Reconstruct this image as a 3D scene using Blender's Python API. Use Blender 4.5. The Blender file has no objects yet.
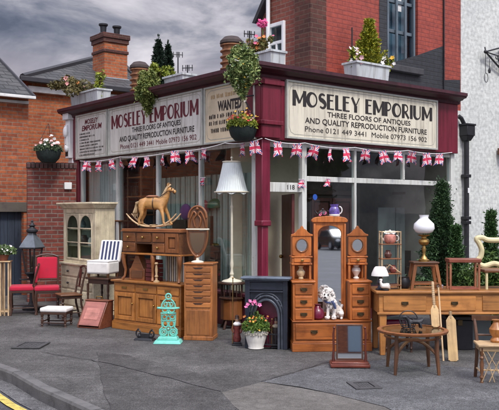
import bpy, bmesh, math, random
from mathutils import Vector, Matrix, Euler
R = math.radians
rnd = random.Random(7)
scene = bpy.context.scene
COL = scene.collection
# ------------------------------------------------------------------ camera geometry (pixels of the 499 x 410 photo)
K, CX, HY, EYE = 774.0, 249.5, 212.0, 1.7
def G(x, y, z=0.0):
    Y = K*(EYE-z)/(y-HY)
    return Vector(((x-CX)/K*Y, Y, z))
def P(x, y, Y):
    return Vector(((x-CX)/K*Y, Y, EYE-(y-HY)/K*Y))
ANG = R(38.5)
C0 = Vector((.176, 10.9, 0))
UR = Vector((math.cos(ANG), math.sin(ANG), 0)); VL = Vector((-math.sin(ANG), math.cos(ANG), 0))
def S(u, v, z=0.0): return C0 + UR*u + VL*v + Vector((0, 0, z))
def u_at(x, v=0.0):
    k = (x-CX)/K; o = C0+VL*v
    return (k*o.y-o.x)/(UR.x-k*UR.y)
def v_at(x, u=0.0):
    k = (x-CX)/K; o = C0+UR*u
    return (k*o.y-o.x)/(VL.x-k*VL.y)
# ------------------------------------------------------------------ mesh builder
def crom(pts, k=5, closed=True):
    P_ = [Vector(p) for p in pts]; n = len(P_); out = []
    for i in range(n if closed else n-1):
        p0 = P_[(i-1)%n] if closed or i else P_[0]; p1 = P_[i]; p2 = P_[(i+1)%n]; p3 = P_[(i+2)%n] if closed or i+2 < n else P_[-1]
        for j in range(k):
            t = j/k; out.append(.5*((2*p1)+(p2-p0)*t+(2*p0-5*p1+4*p2-p3)*t*t+(3*p1-p0-3*p2+p3)*t**3))
    if not closed: out.append(P_[-1])
    return out
class MB:
    def __init__(s): s.v = []; s.f = []; s.m = []; s.M = None
    def add(s, vs, fs, mat=0):
        o = len(s.v)
        if s.M is not None: vs = [s.M @ Vector(v) for v in vs]
        s.v += [tuple(v) for v in vs]; s.f += [tuple(i+o for i in f) for f in fs]; s.m += [mat]*len(fs)
        return s
    def box(s, x0, x1, y0, y1, z0, z1, mat=0):
        return s.add([(x0,y0,z0),(x1,y0,z0),(x1,y1,z0),(x0,y1,z0),(x0,y0,z1),(x1,y0,z1),(x1,y1,z1),(x0,y1,z1)],
              [(0,3,2,1),(4,5,6,7),(0,1,5,4),(1,2,6,5),(2,3,7,6),(3,0,4,7)], mat)
    def frustum(s, a, b, z0, z1, mat=0):      # a,b = (x0,x1,y0,y1) at bottom / top
        return s.add([(a[0],a[2],z0),(a[1],a[2],z0),(a[1],a[3],z0),(a[0],a[3],z0),(b[0],b[2],z1),(b[1],b[2],z1),(b[1],b[3],z1),(b[0],b[3],z1)],
              [(0,3,2,1),(4,5,6,7),(0,1,5,4),(1,2,6,5),(2,3,7,6),(3,0,4,7)], mat)
    def lathe(s, prof, c=(0,0,0), n=20, mat=0, sx=1, sy=1):
        vs = []; fs = []
        for r, z in prof:
            for i in range(n):
                a = 2*math.pi*i/n
                vs.append((c[0]+max(r,1e-4)*math.cos(a)*sx, c[1]+max(r,1e-4)*math.sin(a)*sy, c[2]+z))
        for j in range(len(prof)-1):
            for i in range(n):
                k = (i+1) % n
                fs.append((j*n+i, j*n+k, (j+1)*n+k, (j+1)*n+i))
        fs.append(tuple(range(n))[::-1]); L = (len(prof)-1)*n; fs.append(tuple(L+i for i in range(n)))
        return s.add(vs, fs, mat)
    def tube(s, pts, r, n=8, mat=0, closed=False):
        pts = [Vector(p) for p in pts]; N = len(pts)
        rs = r if isinstance(r, (list, tuple)) else [r]*N
        vs = []; fs = []; up = None
        for i in range(N):
            a = pts[i-1] if (i > 0 or closed) else pts[i]
            b = pts[(i+1) % N] if (i < N-1 or closed) else pts[i]
            t = (b-a).normalized() if (b-a).length > 1e-9 else Vector((0,0,1))
            if up is None:
                up = t.orthogonal().normalized()
            else:
                up = (up - t*up.dot(t));
                up = up.normalized() if up.length > 1e-6 else t.orthogonal().normalized()
            w = t.cross(up)
            for k in range(n):
                q = 2*math.pi*k/n
                vs.append(pts[i] + (up*math.cos(q)+w*math.sin(q))*rs[i])
        for i in range(N if closed else N-1):
            j = (i+1) % N
            for k in range(n):
                l = (k+1) % n
                fs.append((i*n+k, i*n+l, j*n+l, j*n+k))
        if not closed:
            fs.append(tuple(range(n))[::-1]); fs.append(tuple((N-1)*n+k for k in range(n)))
        return s.add(vs, fs, mat)
    def ring(s, c, rx, rz, r, n=28, m=6, mat=0, a0=0, a1=360, axis='y'):
        full = abs(a1-a0) >= 360
        pts = []
        for i in range(n + (0 if full else 1)):
            a = R(a0+(a1-a0)*i/n)
            if axis == 'y': pts.append((c[0]+rx*math.cos(a), c[1], c[2]+rz*math.sin(a)))
            elif axis == 'z': pts.append((c[0]+rx*math.cos(a), c[1]+rz*math.sin(a), c[2]))
            else: pts.append((c[0], c[1]+rx*math.cos(a), c[2]+rz*math.sin(a)))
        return s.tube(pts, r, m, mat, closed=full)
    def prism(s, poly, y0, y1, mat=0):       # poly in x,z; extruded along y
        n = len(poly)
        vs = [(x, y0, z) for x, z in poly]+[(x, y1, z) for x, z in poly]
        fs = [tuple(range(n)), tuple(range(2*n-1, n-1, -1))]+[(i, n+i, n+(i+1)%n, (i+1)%n) for i in range(n)]
        return s.add(vs, fs, mat)
    def prismx(s, poly, x0, x1, mat=0):      # poly in y,z; extruded along x
        n = len(poly)
        vs = [(x0, y, z) for y, z in poly]+[(x1, y, z) for y, z in poly]
        fs = [tuple(range(n)), tuple(range(2*n-1, n-1, -1))]+[(i, n+i, n+(i+1)%n, (i+1)%n) for i in range(n)]
        return s.add(vs, fs, mat)
    def plate(s, outer, inner, y0, y1, mat=0):  # frame between two outlines with equal point counts, in x,z
        n = len(outer)
        vs = [(x,y0,z) for x,z in outer]+[(x,y0,z) for x,z in inner]+[(x,y1,z) for x,z in outer]+[(x,y1,z) for x,z in inner]
        fs = []
        for i in range(n):
            j = (i+1) % n
            fs += [(i,j,n+j,n+i), (2*n+i,3*n+i,3*n+j,2*n+j), (i,2*n+i,2*n+j,j), (n+i,n+j,3*n+j,3*n+i)]
        return s.add(vs, fs, mat)
    def ball(s, c, rx, ry=None, rz=None, n=14, m=9, mat=0):
        ry = ry or rx; rz = rz or rx
        prof = [(math.sin(math.pi*i/m), -math.cos(math.pi*i/m)) for i in range(m+1)]
        vs = []; fs = []
        for r, z in prof:
            for i in range(n):
                a = 2*math.pi*i/n; vs.append((c[0]+max(r,.001)*rx*math.cos(a), c[1]+max(r,.001)*ry*math.sin(a), c[2]+rz*z))
        for j in range(m):
            for i in range(n):
                k = (i+1) % n; fs.append((j*n+i, j*n+k, (j+1)*n+k, (j+1)*n+i))
        return s.add(vs, fs, mat)
    def leaf(s, p, size, asp=1.7, mat=0, up=.3, rng=None):
        g = rng or rnd
        d = Vector((g.gauss(0,1), g.gauss(0,1), g.gauss(0,1)+up)).normalized()
        w = d.cross(Vector((g.gauss(0,1), g.gauss(0,1), g.gauss(0,1)))).normalized()
        p = Vector(p); L = size*asp*g.uniform(.6,1.2)/2; W = size*g.uniform(.6,1.2)/2
        nrm = d.cross(w)*W*.5
        return s.add([p-d*L, p+w*W+nrm, p+d*L, p-w*W+nrm], [(0,1,2,3)], mat)
    def flower(s, p, r, mat=0, n=5):
        g = rnd; p = Vector(p)
        ax = Vector((g.gauss(0,.5), -1+g.gauss(0,.4), .6+g.gauss(0,.4))).normalized()
        a = ax.orthogonal().normalized(); b = ax.cross(a)
        for k in range(n):
            t0 = 2*math.pi*k/n; d = a*math.cos(t0)+b*math.sin(t0); e = a*math.cos(t0+1.3)+b*math.sin(t0+1.3); h = a*math.cos(t0-.0+.65)+b*math.sin(t0+.65)
            s.add([p, p+d*r*.75+ax*r*.2, p+h*r*1.15+ax*r*.35, p+e*r*.75+ax*r*.2], [(0,1,2,3)], mat)
        return s
    def build(s, name, mats, parent=None, smooth=35, bev=0, seg=2, loc=None, rot=None):
        me = bpy.data.meshes.new(name)
        me.from_pydata(s.v, [], s.f)
        if not isinstance(mats, (list, tuple)): mats = [mats]
        for m in mats: me.materials.append(m)
        if len(mats) > 1: me.polygons.foreach_set('material_index', s.m)
        if smooth:
            me.polygons.foreach_set('use_smooth', [True]*len(me.polygons))
            me.set_sharp_from_angle(angle=R(smooth))
        me.update()
        o = bpy.data.objects.new(name, me); COL.objects.link(o)
        if parent: o.parent = parent
        if loc is not None: o.location = loc
        if rot is not None: o.rotation_euler = rot
        if bev:
            b = o.modifiers.new('bevel', 'BEVEL'); b.width = bev; b.segments = seg; b.limit_method = 'ANGLE'; b.angle_limit = R(40)
        return o
def thing(name, label, cat, loc=(0,0,0), rz=0, group=None):
    o = bpy.data.objects.new(name, None); COL.objects.link(o); o.empty_display_size = .1
    o.location = loc; o.rotation_euler = (0, 0, R(rz))
    return tag(o, label, cat, group)
def tag(o, label, cat, group=None):
    o['label'] = label; o['category'] = cat
    if group: o['group'] = group
    return o
def struct(o, kind='structure'):
    o['kind'] = kind; return o
# ------------------------------------------------------------------ materials
MATS = {}
def nm(name):
    m = bpy.data.materials.new(name); m.use_nodes = True
    nt = m.node_tree; b = nt.nodes['Principled BSDF']
    return m, nt, b
def N(nt, t, **kw):
    n = nt.nodes.new(t)
    for k, v in kw.items():
        if k.startswith('i_'): n.inputs[k[2:].replace('_', ' ')].default_value = v
        else: setattr(n, k, v)
    return n
def L(nt, a, b): nt.links.new(a, b)
def rgb(c): return (c[0], c[1], c[2], 1)
def ramp(nt, stops):
    r = nt.nodes.new('ShaderNodeValToRGB'); e = r.color_ramp.elements
    while len(e) < len(stops): e.new(.5)
    for i, (p, c) in enumerate(stops):
        e[i].position = p; e[i].color = rgb(c)
    return r
def mul(c, k): return tuple(min(1, x*k) for x in c)
def bumpn(nt, b, h, strength=.3, dist=.01):
    n = N(nt, 'ShaderNodeBump'); n.inputs['Strength'].default_value = strength; n.inputs['Distance'].default_value = dist
    L(nt, h, n.inputs['Height']); L(nt, n.outputs[0], b.inputs['Normal']); return n
def coord(nt, scale=(1,1,1), kind='Object'):
    t = N(nt, 'ShaderNodeTexCoord'); mp = N(nt, 'ShaderNodeMapping'); mp.inputs['Scale'].default_value = scale
    L(nt, t.outputs[kind], mp.inputs['Vector']); return mp.outputs[0]
def wood(c, rough=.42, grain='x', dark=.62, coat=.15):
    key = ('wood', c, rough, grain, dark)
    if key in MATS: return MATS[key]
    m, nt, b = nm('wood')
    sc = {'x': (2.2, 34, 34), 'z': (34, 34, 2.2), 'y': (34, 2.2, 34)}[grain]
    v = coord(nt, sc)
    oi = N(nt, 'ShaderNodeObjectInfo'); va = N(nt, 'ShaderNodeVectorMath', operation='ADD'); ms = N(nt, 'ShaderNodeMath', operation='MULTIPLY', i_Value=37.0)
    ms.inputs[0].default_value = 1; L(nt, oi.outputs['Random'], ms.inputs[0]); ms.inputs[1].default_value = 37
    L(nt, v, va.inputs[0]); L(nt, ms.outputs[0], va.inputs[1])
    n1 = N(nt, 'ShaderNodeTexNoise'); n1.inputs['Scale'].default_value = 1.0; n1.inputs['Detail'].default_value = 6; n1.inputs['Distortion'].default_value = .6
    L(nt, va.outputs[0], n1.inputs['Vector'])
    n2 = N(nt, 'ShaderNodeTexNoise'); n2.inputs['Scale'].default_value = 4.2; n2.inputs['Detail'].default_value = 7; n2.inputs['Roughness'].default_value = .62
    v3 = N(nt, 'ShaderNodeVectorMath', operation='ADD'); L(nt, coord(nt), v3.inputs[0]); L(nt, ms.outputs[0], v3.inputs[1]); L(nt, v3.outputs[0], n2.inputs['Vector'])
    r = ramp(nt, [(.28, mul(c, dark)), (.5, c), (.72, mul(c, 1.17))]); L(nt, n1.outputs[0], r.inputs[0])
    r2 = ramp(nt, [(.28, (.42,.36,.32)), (.46, (.86,.82,.80)), (.68, (1.16,1.14,1.08))]); L(nt, n2.outputs[0], r2.inputs[0])
    mx = N(nt, 'ShaderNodeMix', data_type='RGBA', blend_type='MULTIPLY'); mx.inputs[0].default_value = .8
    L(nt, r.outputs[0], mx.inputs[6]); L(nt, r2.outputs[0], mx.inputs[7]); ov = N(nt, 'ShaderNodeMapRange'); ov.inputs['To Min'].default_value = .72; ov.inputs['To Max'].default_value = 1.22; L(nt, oi.outputs['Random'], ov.inputs[0]); hv = N(nt, 'ShaderNodeHueSaturation'); L(nt, ov.outputs[0], hv.inputs['Value']); L(nt, mx.outputs[2], hv.inputs['Color'])
    sc_ = N(nt, 'ShaderNodeTexNoise'); sc_.inputs['Scale'].default_value = 55; sc_.inputs['Detail'].default_value = 4; L(nt, coord(nt), sc_.inputs['Vector']); rs = ramp(nt, [(.27, (.42,.40,.38)), (.33, (1,1,1)), (.70, (1,1,1)), (.76, (1.5,1.45,1.35))]); L(nt, sc_.outputs[0], rs.inputs[0]); ms_ = N(nt, 'ShaderNodeMix', data_type='RGBA', blend_type='MULTIPLY'); ms_.inputs[0].default_value = .7; L(nt, hv.outputs[0], ms_.inputs[6]); L(nt, rs.outputs[0], ms_.inputs[7]); L(nt, ms_.outputs[2], b.inputs['Base Color'])
    rr = N(nt, 'ShaderNodeMapRange'); rr.inputs['To Min'].default_value = rough-.12; rr.inputs['To Max'].default_value = rough+.18
    L(nt, n2.outputs[0], rr.inputs[0]); L(nt, rr.outputs[0], b.inputs['Roughness'])
    b.inputs['Coat Weight'].default_value = coat; b.inputs['Coat Roughness'].default_value = .25
    bumpn(nt, b, n1.outputs[0], .25, .002)
    MATS[key] = m; return m
def paint(c, rough=.5, var=.18, scale=5, metal=0, bump=.15, name='paint', fine=60, coat=0, streak=False):
    key = ('paint', c, rough, var, scale, metal, name, streak)
    if key in MATS: return MATS[key]
    m, nt, b = nm(name)
    v = coord(nt, (1, 1, .25) if streak else (1, 1, 1))
    n = N(nt, 'ShaderNodeTexNoise'); n.inputs['Scale'].default_value = scale; n.inputs['Detail'].default_value = 8; n.inputs['Roughness'].default_value = .65
    L(nt, v, n.inputs['Vector'])
    r = ramp(nt, [(.3, mul(c, 1-var*1.5)), (.5, c), (.7, mul(c, 1+var*.6))]); L(nt, n.outputs[0], r.inputs[0])
    if streak:
        n5 = N(nt, 'ShaderNodeTexNoise'); n5.inputs['Scale'].default_value = 1; n5.inputs['Detail'].default_value = 5; n5.inputs['Roughness'].default_value = .6; L(nt, coord(nt, (16, 16, .9)), n5.inputs['Vector'])
        n6 = N(nt, 'ShaderNodeTexNoise'); n6.inputs['Scale'].default_value = 28; n6.inputs['Detail'].default_value = 5; L(nt, coord(nt), n6.inputs['Vector'])
        r5 = ramp(nt, [(.34, (.55,.53,.50)), (.52, (1,1,1))]); L(nt, n5.outputs[0], r5.inputs[0]); r6 = ramp(nt, [(.27, (.45,.42,.40)), (.34, (1,1,1))]); L(nt, n6.outputs[0], r6.inputs[0])
        x5 = N(nt, 'ShaderNodeMix', data_type='RGBA', blend_type='MULTIPLY'); x5.inputs[0].default_value = .75; L(nt, r.outputs[0], x5.inputs[6]); L(nt, r5.outputs[0], x5.inputs[7])
        x6 = N(nt, 'ShaderNodeMix', data_type='RGBA', blend_type='MULTIPLY'); x6.inputs[0].default_value = .8; L(nt, x5.outputs[2], x6.inputs[6]); L(nt, r6.outputs[0], x6.inputs[7]); L(nt, x6.outputs[2], b.inputs['Base Color'])
    else: L(nt, r.outputs[0], b.inputs['Base Color'])
    b.inputs['Metallic'].default_value = metal
    rr = N(nt, 'ShaderNodeMapRange'); rr.inputs['To Min'].default_value = max(.02, rough-.15); rr.inputs['To Max'].default_value = min(1, rough+.15)
    L(nt, n.outputs[0], rr.inputs[0]); L(nt, rr.outputs[0], b.inputs['Roughness'])
    b.inputs['Coat Weight'].default_value = coat
    if bump:
        f = N(nt, 'ShaderNodeTexNoise'); f.inputs['Scale'].default_value = fine; f.inputs['Detail'].default_value = 3; L(nt, coord(nt), f.inputs['Vector'])
        bumpn(nt, b, f.outputs[0], bump, .004)
    MATS[key] = m; return m
def fabric(c, var=.12, weave=300):
    m = paint(c, .85, var, 9, 0, .4, 'fabric', weave); m.node_tree.nodes['Principled BSDF'].inputs['Sheen Weight'].default_value = .15
    return m
def brick(c1, c2, mortar, name='brick', roofing=False, bw=.225, bh=.075, ms=.009, var=.35, rough=.85, bump=.6, blot=.5, fcol=None):
    m, nt, b = nm(name)
    t = N(nt, 'ShaderNodeTexCoord'); sx = N(nt, 'ShaderNodeSeparateXYZ'); L(nt, t.outputs['Object'], sx.inputs[0])
    ad = N(nt, 'ShaderNodeMath', operation='ADD'); L(nt, sx.outputs[0], ad.inputs[0]); L(nt, sx.outputs[1], ad.inputs[1])
    cb = N(nt, 'ShaderNodeCombineXYZ'); L(nt, sx.outputs[0] if roofing else ad.outputs[0], cb.inputs[0]); L(nt, sx.outputs[2], cb.inputs[1])
    wob = N(nt, 'ShaderNodeTexNoise'); wob.inputs['Scale'].default_value = 6; L(nt, cb.outputs[0], wob.inputs['Vector'])
    ws = N(nt, 'ShaderNodeVectorMath', operation='SCALE'); ws.inputs['Scale'].default_value = .012; L(nt, wob.outputs['Color'], ws.inputs[0])
    wa = N(nt, 'ShaderNodeVectorMath', operation='ADD'); L(nt, cb.outputs[0], wa.inputs[0]); L(nt, ws.outputs[0], wa.inputs[1])
    br = N(nt, 'ShaderNodeTexBrick'); br.inputs['Scale'].default_value = 1; br.inputs['Brick Width'].default_value = bw; br.inputs['Row Height'].default_value = bh
    br.inputs['Mortar Size'].default_value = ms; br.inputs['Mortar Smooth'].default_value = .3; br.inputs['Bias'].default_value = 0
    br.inputs['Color1'].default_value = rgb(c1); br.inputs['Color2'].default_value = rgb(c2); br.inputs['Mortar'].default_value = rgb(mortar)
    L(nt, wa.outputs[0], br.inputs['Vector'])
    n = N(nt, 'ShaderNodeTexNoise'); n.inputs['Scale'].default_value = 1.3; n.inputs['Detail'].default_value = 8; n.inputs['Roughness'].default_value = .7; L(nt, t.outputs['Object'], n.inputs['Vector'])
    r = ramp(nt, [(.3, (1-var,1-var,1-var)), (.68, (1.15,1.12,1.1))]); L(nt, n.outputs[0], r.inputs[0])
    mx = N(nt, 'ShaderNodeMix', data_type='RGBA', blend_type='MULTIPLY'); mx.inputs[0].default_value = blot*1.4 if blot < .7 else 1
    L(nt, br.outputs[0], mx.inputs[6]); L(nt, r.outputs[0], mx.inputs[7])
    n3 = N(nt, 'ShaderNodeTexNoise'); n3.inputs['Scale'].default_value = 14; n3.inputs['Detail'].default_value = 4; L(nt, cb.outputs[0], n3.inputs['Vector'])
    r3 = ramp(nt, [(.35, (.72,.72,.72)), (.65, (1.12,1.12,1.12))]); L(nt, n3.outputs[0], r3.inputs[0])
    m2 = N(nt, 'ShaderNodeMix', data_type='RGBA', blend_type='MULTIPLY'); m2.inputs[0].default_value = .8
    L(nt, mx.outputs[2], m2.inputs[6]); L(nt, r3.outputs[0], m2.inputs[7])
    L(nt, m2.outputs[2], b.inputs['Base Color']); b.inputs['Roughness'].default_value = rough
    inv = N(nt, 'ShaderNodeMath', operation='SUBTRACT'); inv.inputs[0].default_value = 1; L(nt, br.outputs['Fac'], inv.inputs[1])
    n4 = N(nt, 'ShaderNodeMath', operation='MULTIPLY_ADD'); L(nt, n3.outputs[0], n4.inputs[0]); n4.inputs[1].default_value = .3; L(nt, inv.outputs[0], n4.inputs[2])
    bumpn(nt, b, n4.outputs[0], bump, .012)
    return m
def glassm(tint=(.9,.95,.95), refl=1.0, name='window_glass'):
    m, nt, b = nm(name); nt.nodes.remove(b)
    o = nt.nodes['Material Output']; tr = N(nt, 'ShaderNodeBsdfTransparent'); tr.inputs[0].default_value = rgb(tint)
    gl = N(nt, 'ShaderNodeBsdfGlossy'); gl.inputs['Roughness'].default_value = .015
    fr = N(nt, 'ShaderNodeFresnel'); fr.inputs['IOR'].default_value = 1.55; gm = N(nt, 'ShaderNodeNewGeometry'); bf = N(nt, 'ShaderNodeMath', operation='SUBTRACT'); bf.inputs[0].default_value = 1; L(nt, gm.outputs['Backfacing'], bf.inputs[1]); k0 = N(nt, 'ShaderNodeMath', operation='MULTIPLY'); L(nt, fr.outputs[0], k0.inputs[0]); L(nt, bf.outputs[0], k0.inputs[1])
    nz = N(nt, 'ShaderNodeTexNoise'); nz.inputs['Scale'].default_value = 1.6; L(nt, coord(nt), nz.inputs['Vector'])
    bp = N(nt, 'ShaderNodeBump'); bp.inputs['Strength'].default_value = .05; bp.inputs['Distance'].default_value = .02; L(nt, nz.outputs[0], bp.inputs['Height'])
    L(nt, bp.outputs[0], gl.inputs['Normal'])
    k = N(nt, 'ShaderNodeMath', operation='MULTIPLY'); L(nt, k0.outputs[0], k.inputs[0]); k.inputs[1].default_value = refl
    mx = N(nt, 'ShaderNodeMixShader'); L(nt, k.outputs[0], mx.inputs[0]); L(nt, tr.outputs[0], mx.inputs[1]); L(nt, gl.outputs[0], mx.inputs[2]); L(nt, mx.outputs[0], o.inputs[0])
    return m
def mirrorm(c=(.82,.86,.88), rough=.02):
    m, nt, b = nm('mirror_glass'); b.inputs['Base Color'].default_value = rgb(c); b.inputs['Metallic'].default_value = 1; b.inputs['Roughness'].default_value = rough
    return m
def foliage(c, c2, name='leaves', rough=.55):
    key = ('fol', c, c2)
    if key in MATS: return MATS[key]
    m, nt, b = nm(name)
    g = N(nt, 'ShaderNodeNewGeometry'); r = ramp(nt, [(0, c), (.6, tuple((a+d)/2 for a, d in zip(c, c2))), (1, c2)])
    L(nt, g.outputs['Random Per Island'], r.inputs[0]); L(nt, r.outputs[0], b.inputs['Base Color']); b.inputs['Roughness'].default_value = rough
    b.inputs['Specular IOR Level'].default_value = .3
    b.inputs['Subsurface Weight'].default_value = 0
    MATS[key] = m; return m
def flat(c, rough=.6, metal=0, name='plain'):
    key = ('flat', c, rough, metal)
    if key in MATS: return MATS[key]
    m, nt, b = nm(name); b.inputs['Base Color'].default_value = rgb(c); b.inputs['Roughness'].default_value = rough; b.inputs['Metallic'].default_value = metal
    n = N(nt, 'ShaderNodeTexNoise'); n.inputs['Scale'].default_value = 40; L(nt, coord(nt), n.inputs['Vector'])
    r = ramp(nt, [(.3, mul(c, .85)), (.7, mul(c, 1.1))]); L(nt, n.outputs[0], r.inputs[0]); L(nt, r.outputs[0], b.inputs['Base Color'])
    MATS[key] = m; return m

# palette
M_ORANGE = wood((.43,.130,.024)); M_ORANGEZ = wood((.43,.130,.024), grain='z')
M_PINE = wood((.46,.185,.04)); M_PINEZ = wood((.46,.185,.04), grain='z'); M_TABLE = wood((.45,.195,.05), .5); M_TABLEZ = wood((.45,.195,.05), .5, 'z'); M_CHEST = wood((.36,.135,.034), .45); M_CHESTZ = wood((.36,.135,.034), .45, 'z')
M_OAK = wood((.25,.092,.027)); M_OAKZ = wood((.25,.092,.027), grain='z')
M_BROWN = wood((.125,.052,.02)); M_BROWNZ = wood((.125,.052,.02), grain='z')
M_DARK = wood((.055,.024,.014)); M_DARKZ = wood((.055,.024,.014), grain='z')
M_MAHOG = wood((.15,.034,.02)); M_MAHOGZ = wood((.15,.034,.02), grain='z')
M_PALEW = wood((.56,.40,.22), .55); M_PALEWZ = wood((.56,.40,.22), .55, grain='z')
M_STRIP = wood((.60,.54,.38), .6, 'z', .8, 0); M_STRIPX = wood((.60,.54,.38), .6, 'x', .8, 0)
M_BRASS = paint((.42,.27,.09), .38, .25, 8, 1, .1, 'brass')
M_DBRASS = paint((.10,.07,.035), .45, .25, 8, .8, .1, 'dark_brass')
M_IRON = paint((.02,.021,.025), .5, .3, 9, .2, .3, 'black_iron')
M_CAST = paint((.024,.030,.044), .4, .35, 7, .35, .3, 'cast_iron', coat=.2)
M_MAROON = paint((.155,.010,.026), .45, .3, 3, 0, .12, 'maroon_paint', coat=.15, streak=True)
M_MAROOND = paint((.075,.012,.022), .5, .3, 3, 0, .12, 'dark_maroon_paint', streak=True)
M_CREAM = paint((.70,.66,.52), .55, .12, 4, 0, .1, 'cream_paint')
M_SIGN = paint((.70,.66,.53), .6, .16, 2.2, 0, .05, 'sign_board_paint', streak=True)
M_SIGNL = paint((.62,.61,.56), .6, .18, 2.2, 0, .05, 'grey_sign_paint', streak=True)
M_WFRAME = paint((.62,.64,.60), .55, .2, 4, 0, .15, 'frame_paint', streak=True)
M_WHITE = paint((.76,.77,.77), .5, .1, 5, 0, .1, 'white_paint')
M_CERAM = paint((.74,.72,.66), .2, .1, 6, 0, .05, 'ceramic', coat=.4)
M_TURQ = paint((.15,.55,.45), .4, .15, 9, 0, .2, 'turquoise_paint')
M_RED = fabric((.46,.006,.035)); M_WFAB = fabric((.76,.74,.70)); M_NAVY = fabric((.03,.04,.11)); M_MAG = paint((.15,.008,.035), .35, .2, 12, 0, .2, 'glazed_tile', coat=.4)
M_MIRROR = mirrorm(); M_GLASS = glassm(refl=1.35); M_SGLASS = glassm((.78,.83,.80), .6, 'cabinet_glass')
M_BLACK = flat((.012,.012,.013)); M_INKRED = flat((.12,.012,.022)); M_INK = flat((.022,.018,.018)); M_PINK = flat((.65,.12,.22)); M_FRED = flat((.55,.02,.03))
M_LEAF = foliage((.018,.05,.012), (.10,.17,.035)); M_DKLEAF = foliage((.008,.024,.012), (.04,.085,.03)); M_YLEAF = foliage((.08,.14,.015), (.36,.38,.05))
M_YEL = flat((.65,.38,.03)); M_ORNG = flat((.62,.20,.04)); M_WFLOW = flat((.75,.72,.70))
M_STEM = paint((.07,.045,.025), .85, .3, 12, 0, .6, 'bark')
# ------------------------------------------------------------------ world, sun, camera
w = bpy.data.worlds.new('World'); scene.world = w; w.use_nodes = True
nt = w.node_tree; nt.nodes.clear()
out = N(nt, 'ShaderNodeOutputWorld')
SUN_EL, SUN_AZ = 52, 155           # azimuth clockwise from +Y
sky = N(nt, 'ShaderNodeTexSky'); sky.sky_type = 'NISHITA'; sky.sun_disc = False; sky.sun_elevation = R(SUN_EL); sky.sun_rotation = R(SUN_AZ)
bg1 = N(nt, 'ShaderNodeBackground'); bg1.inputs[1].default_value = .07; L(nt, sky.outputs[0], bg1.inputs[0])
tc = N(nt, 'ShaderNodeTexCoord'); sp = N(nt, 'ShaderNodeSeparateXYZ'); L(nt, tc.outputs['Generated'], sp.inputs[0])
zz = N(nt, 'ShaderNodeMath', operation='ADD'); L(nt, sp.outputs[2], zz.inputs[0]); zz.inputs[1].default_value = .16
zm = N(nt, 'ShaderNodeMath', operation='MAXIMUM'); L(nt, zz.outputs[0], zm.inputs[0]); zm.inputs[1].default_value = .05
dv = N(nt, 'ShaderNodeMath', operation='DIVIDE'); dv.inputs[0].default_value = 1; L(nt, zm.outputs[0], dv.inputs[1])
cv = N(nt, 'ShaderNodeVectorMath', operation='SCALE'); L(nt, tc.outputs['Generated'], cv.inputs[0]); L(nt, dv.outputs[0], cv.inputs['Scale'])
mp = N(nt, 'ShaderNodeMapping'); mp.inputs['Scale'].default_value = (1.5, 1.5, 4.2); mp.inputs['Location'].default_value = (3.35, 1.3, .4); mp.inputs['Rotation'].default_value = (0,R(-14),0); L(nt, tc.outputs['Generated'], mp.inputs[0])
n1 = N(nt, 'ShaderNodeTexNoise'); n1.inputs['Scale'].default_value = 3.2; n1.inputs['Detail'].default_value = 10; n1.inputs['Roughness'].default_value = .56; n1.inputs['Distortion'].default_value = .25; L(nt, mp.outputs[0], n1.inputs['Vector'])
cr = ramp(nt, [(.40, (.062,.068,.097)), (.47, (.11,.115,.148)), (.53, (.19,.188,.222)), (.59, (.33,.315,.345)), (.68, (.50,.47,.50))]); L(nt, n1.outputs[0], cr.inputs[0])
br_ = N(nt, 'ShaderNodeMapRange'); br_.interpolation_type = 'SMOOTHSTEP'; br_.inputs['From Min'].default_value = .22; br_.inputs['From Max'].default_value = .85; br_.inputs['To Min'].default_value = 1.0; br_.inputs['To Max'].default_value = 2.7; L(nt, sp.outputs[2], br_.inputs[0])
dt_ = N(nt, 'ShaderNodeVectorMath', operation='DOT_PRODUCT'); L(nt, tc.outputs['Generated'], dt_.inputs[0]); dt_.inputs[1].default_value = (math.sin(R(SUN_AZ))*math.cos(R(SUN_EL)), math.cos(R(SUN_AZ))*math.cos(R(SUN_EL)), math.sin(R(SUN_EL)))
dm_ = N(nt, 'ShaderNodeMapRange'); dm_.interpolation_type = 'SMOOTHSTEP'; dm_.inputs['From Min'].default_value = .0; dm_.inputs['From Max'].default_value = 1.0; dm_.inputs['To Min'].default_value = 1.0; dm_.inputs['To Max'].default_value = 3.4; L(nt, dt_.outputs['Value'], dm_.inputs[0])
bm_ = N(nt, 'ShaderNodeMath', operation='MULTIPLY'); L(nt, br_.outputs[0], bm_.inputs[0]); L(nt, dm_.outputs[0], bm_.inputs[1])
hz_ = N(nt, 'ShaderNodeMapRange'); hz_.interpolation_type = 'SMOOTHSTEP'; hz_.inputs['From Min'].default_value = .225; hz_.inputs['From Max'].default_value = .13; hz_.inputs['To Min'].default_value = 0; hz_.inputs['To Max'].default_value = .8; L(nt, sp.outputs[2], hz_.inputs[0])
n2 = N(nt, 'ShaderNodeTexNoise'); n2.inputs['Scale'].default_value = 5; n2.inputs['Detail'].default_value = 6; L(nt, tc.outputs['Generated'], n2.inputs['Vector'])
r2_ = ramp(nt, [(.38, (0,0,0)), (.60, (1,1,1))]); L(nt, n2.outputs[0], r2_.inputs[0])
hm = N(nt, 'ShaderNodeMath', operation='MULTIPLY'); L(nt, hz_.outputs[0], hm.inputs[0]); L(nt, r2_.outputs[0], hm.inputs[1])
hx = N(nt, 'ShaderNodeMix', data_type='RGBA'); L(nt, hm.outputs[0], hx.inputs[0]); L(nt, cr.outputs[0], hx.inputs[6]); hx.inputs[7].default_value = (.50,.43,.46,1)
bg2 = N(nt, 'ShaderNodeBackground'); L(nt, hx.outputs[2], bg2.inputs[0]); L(nt, bm_.outputs[0], bg2.inputs[1])
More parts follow.
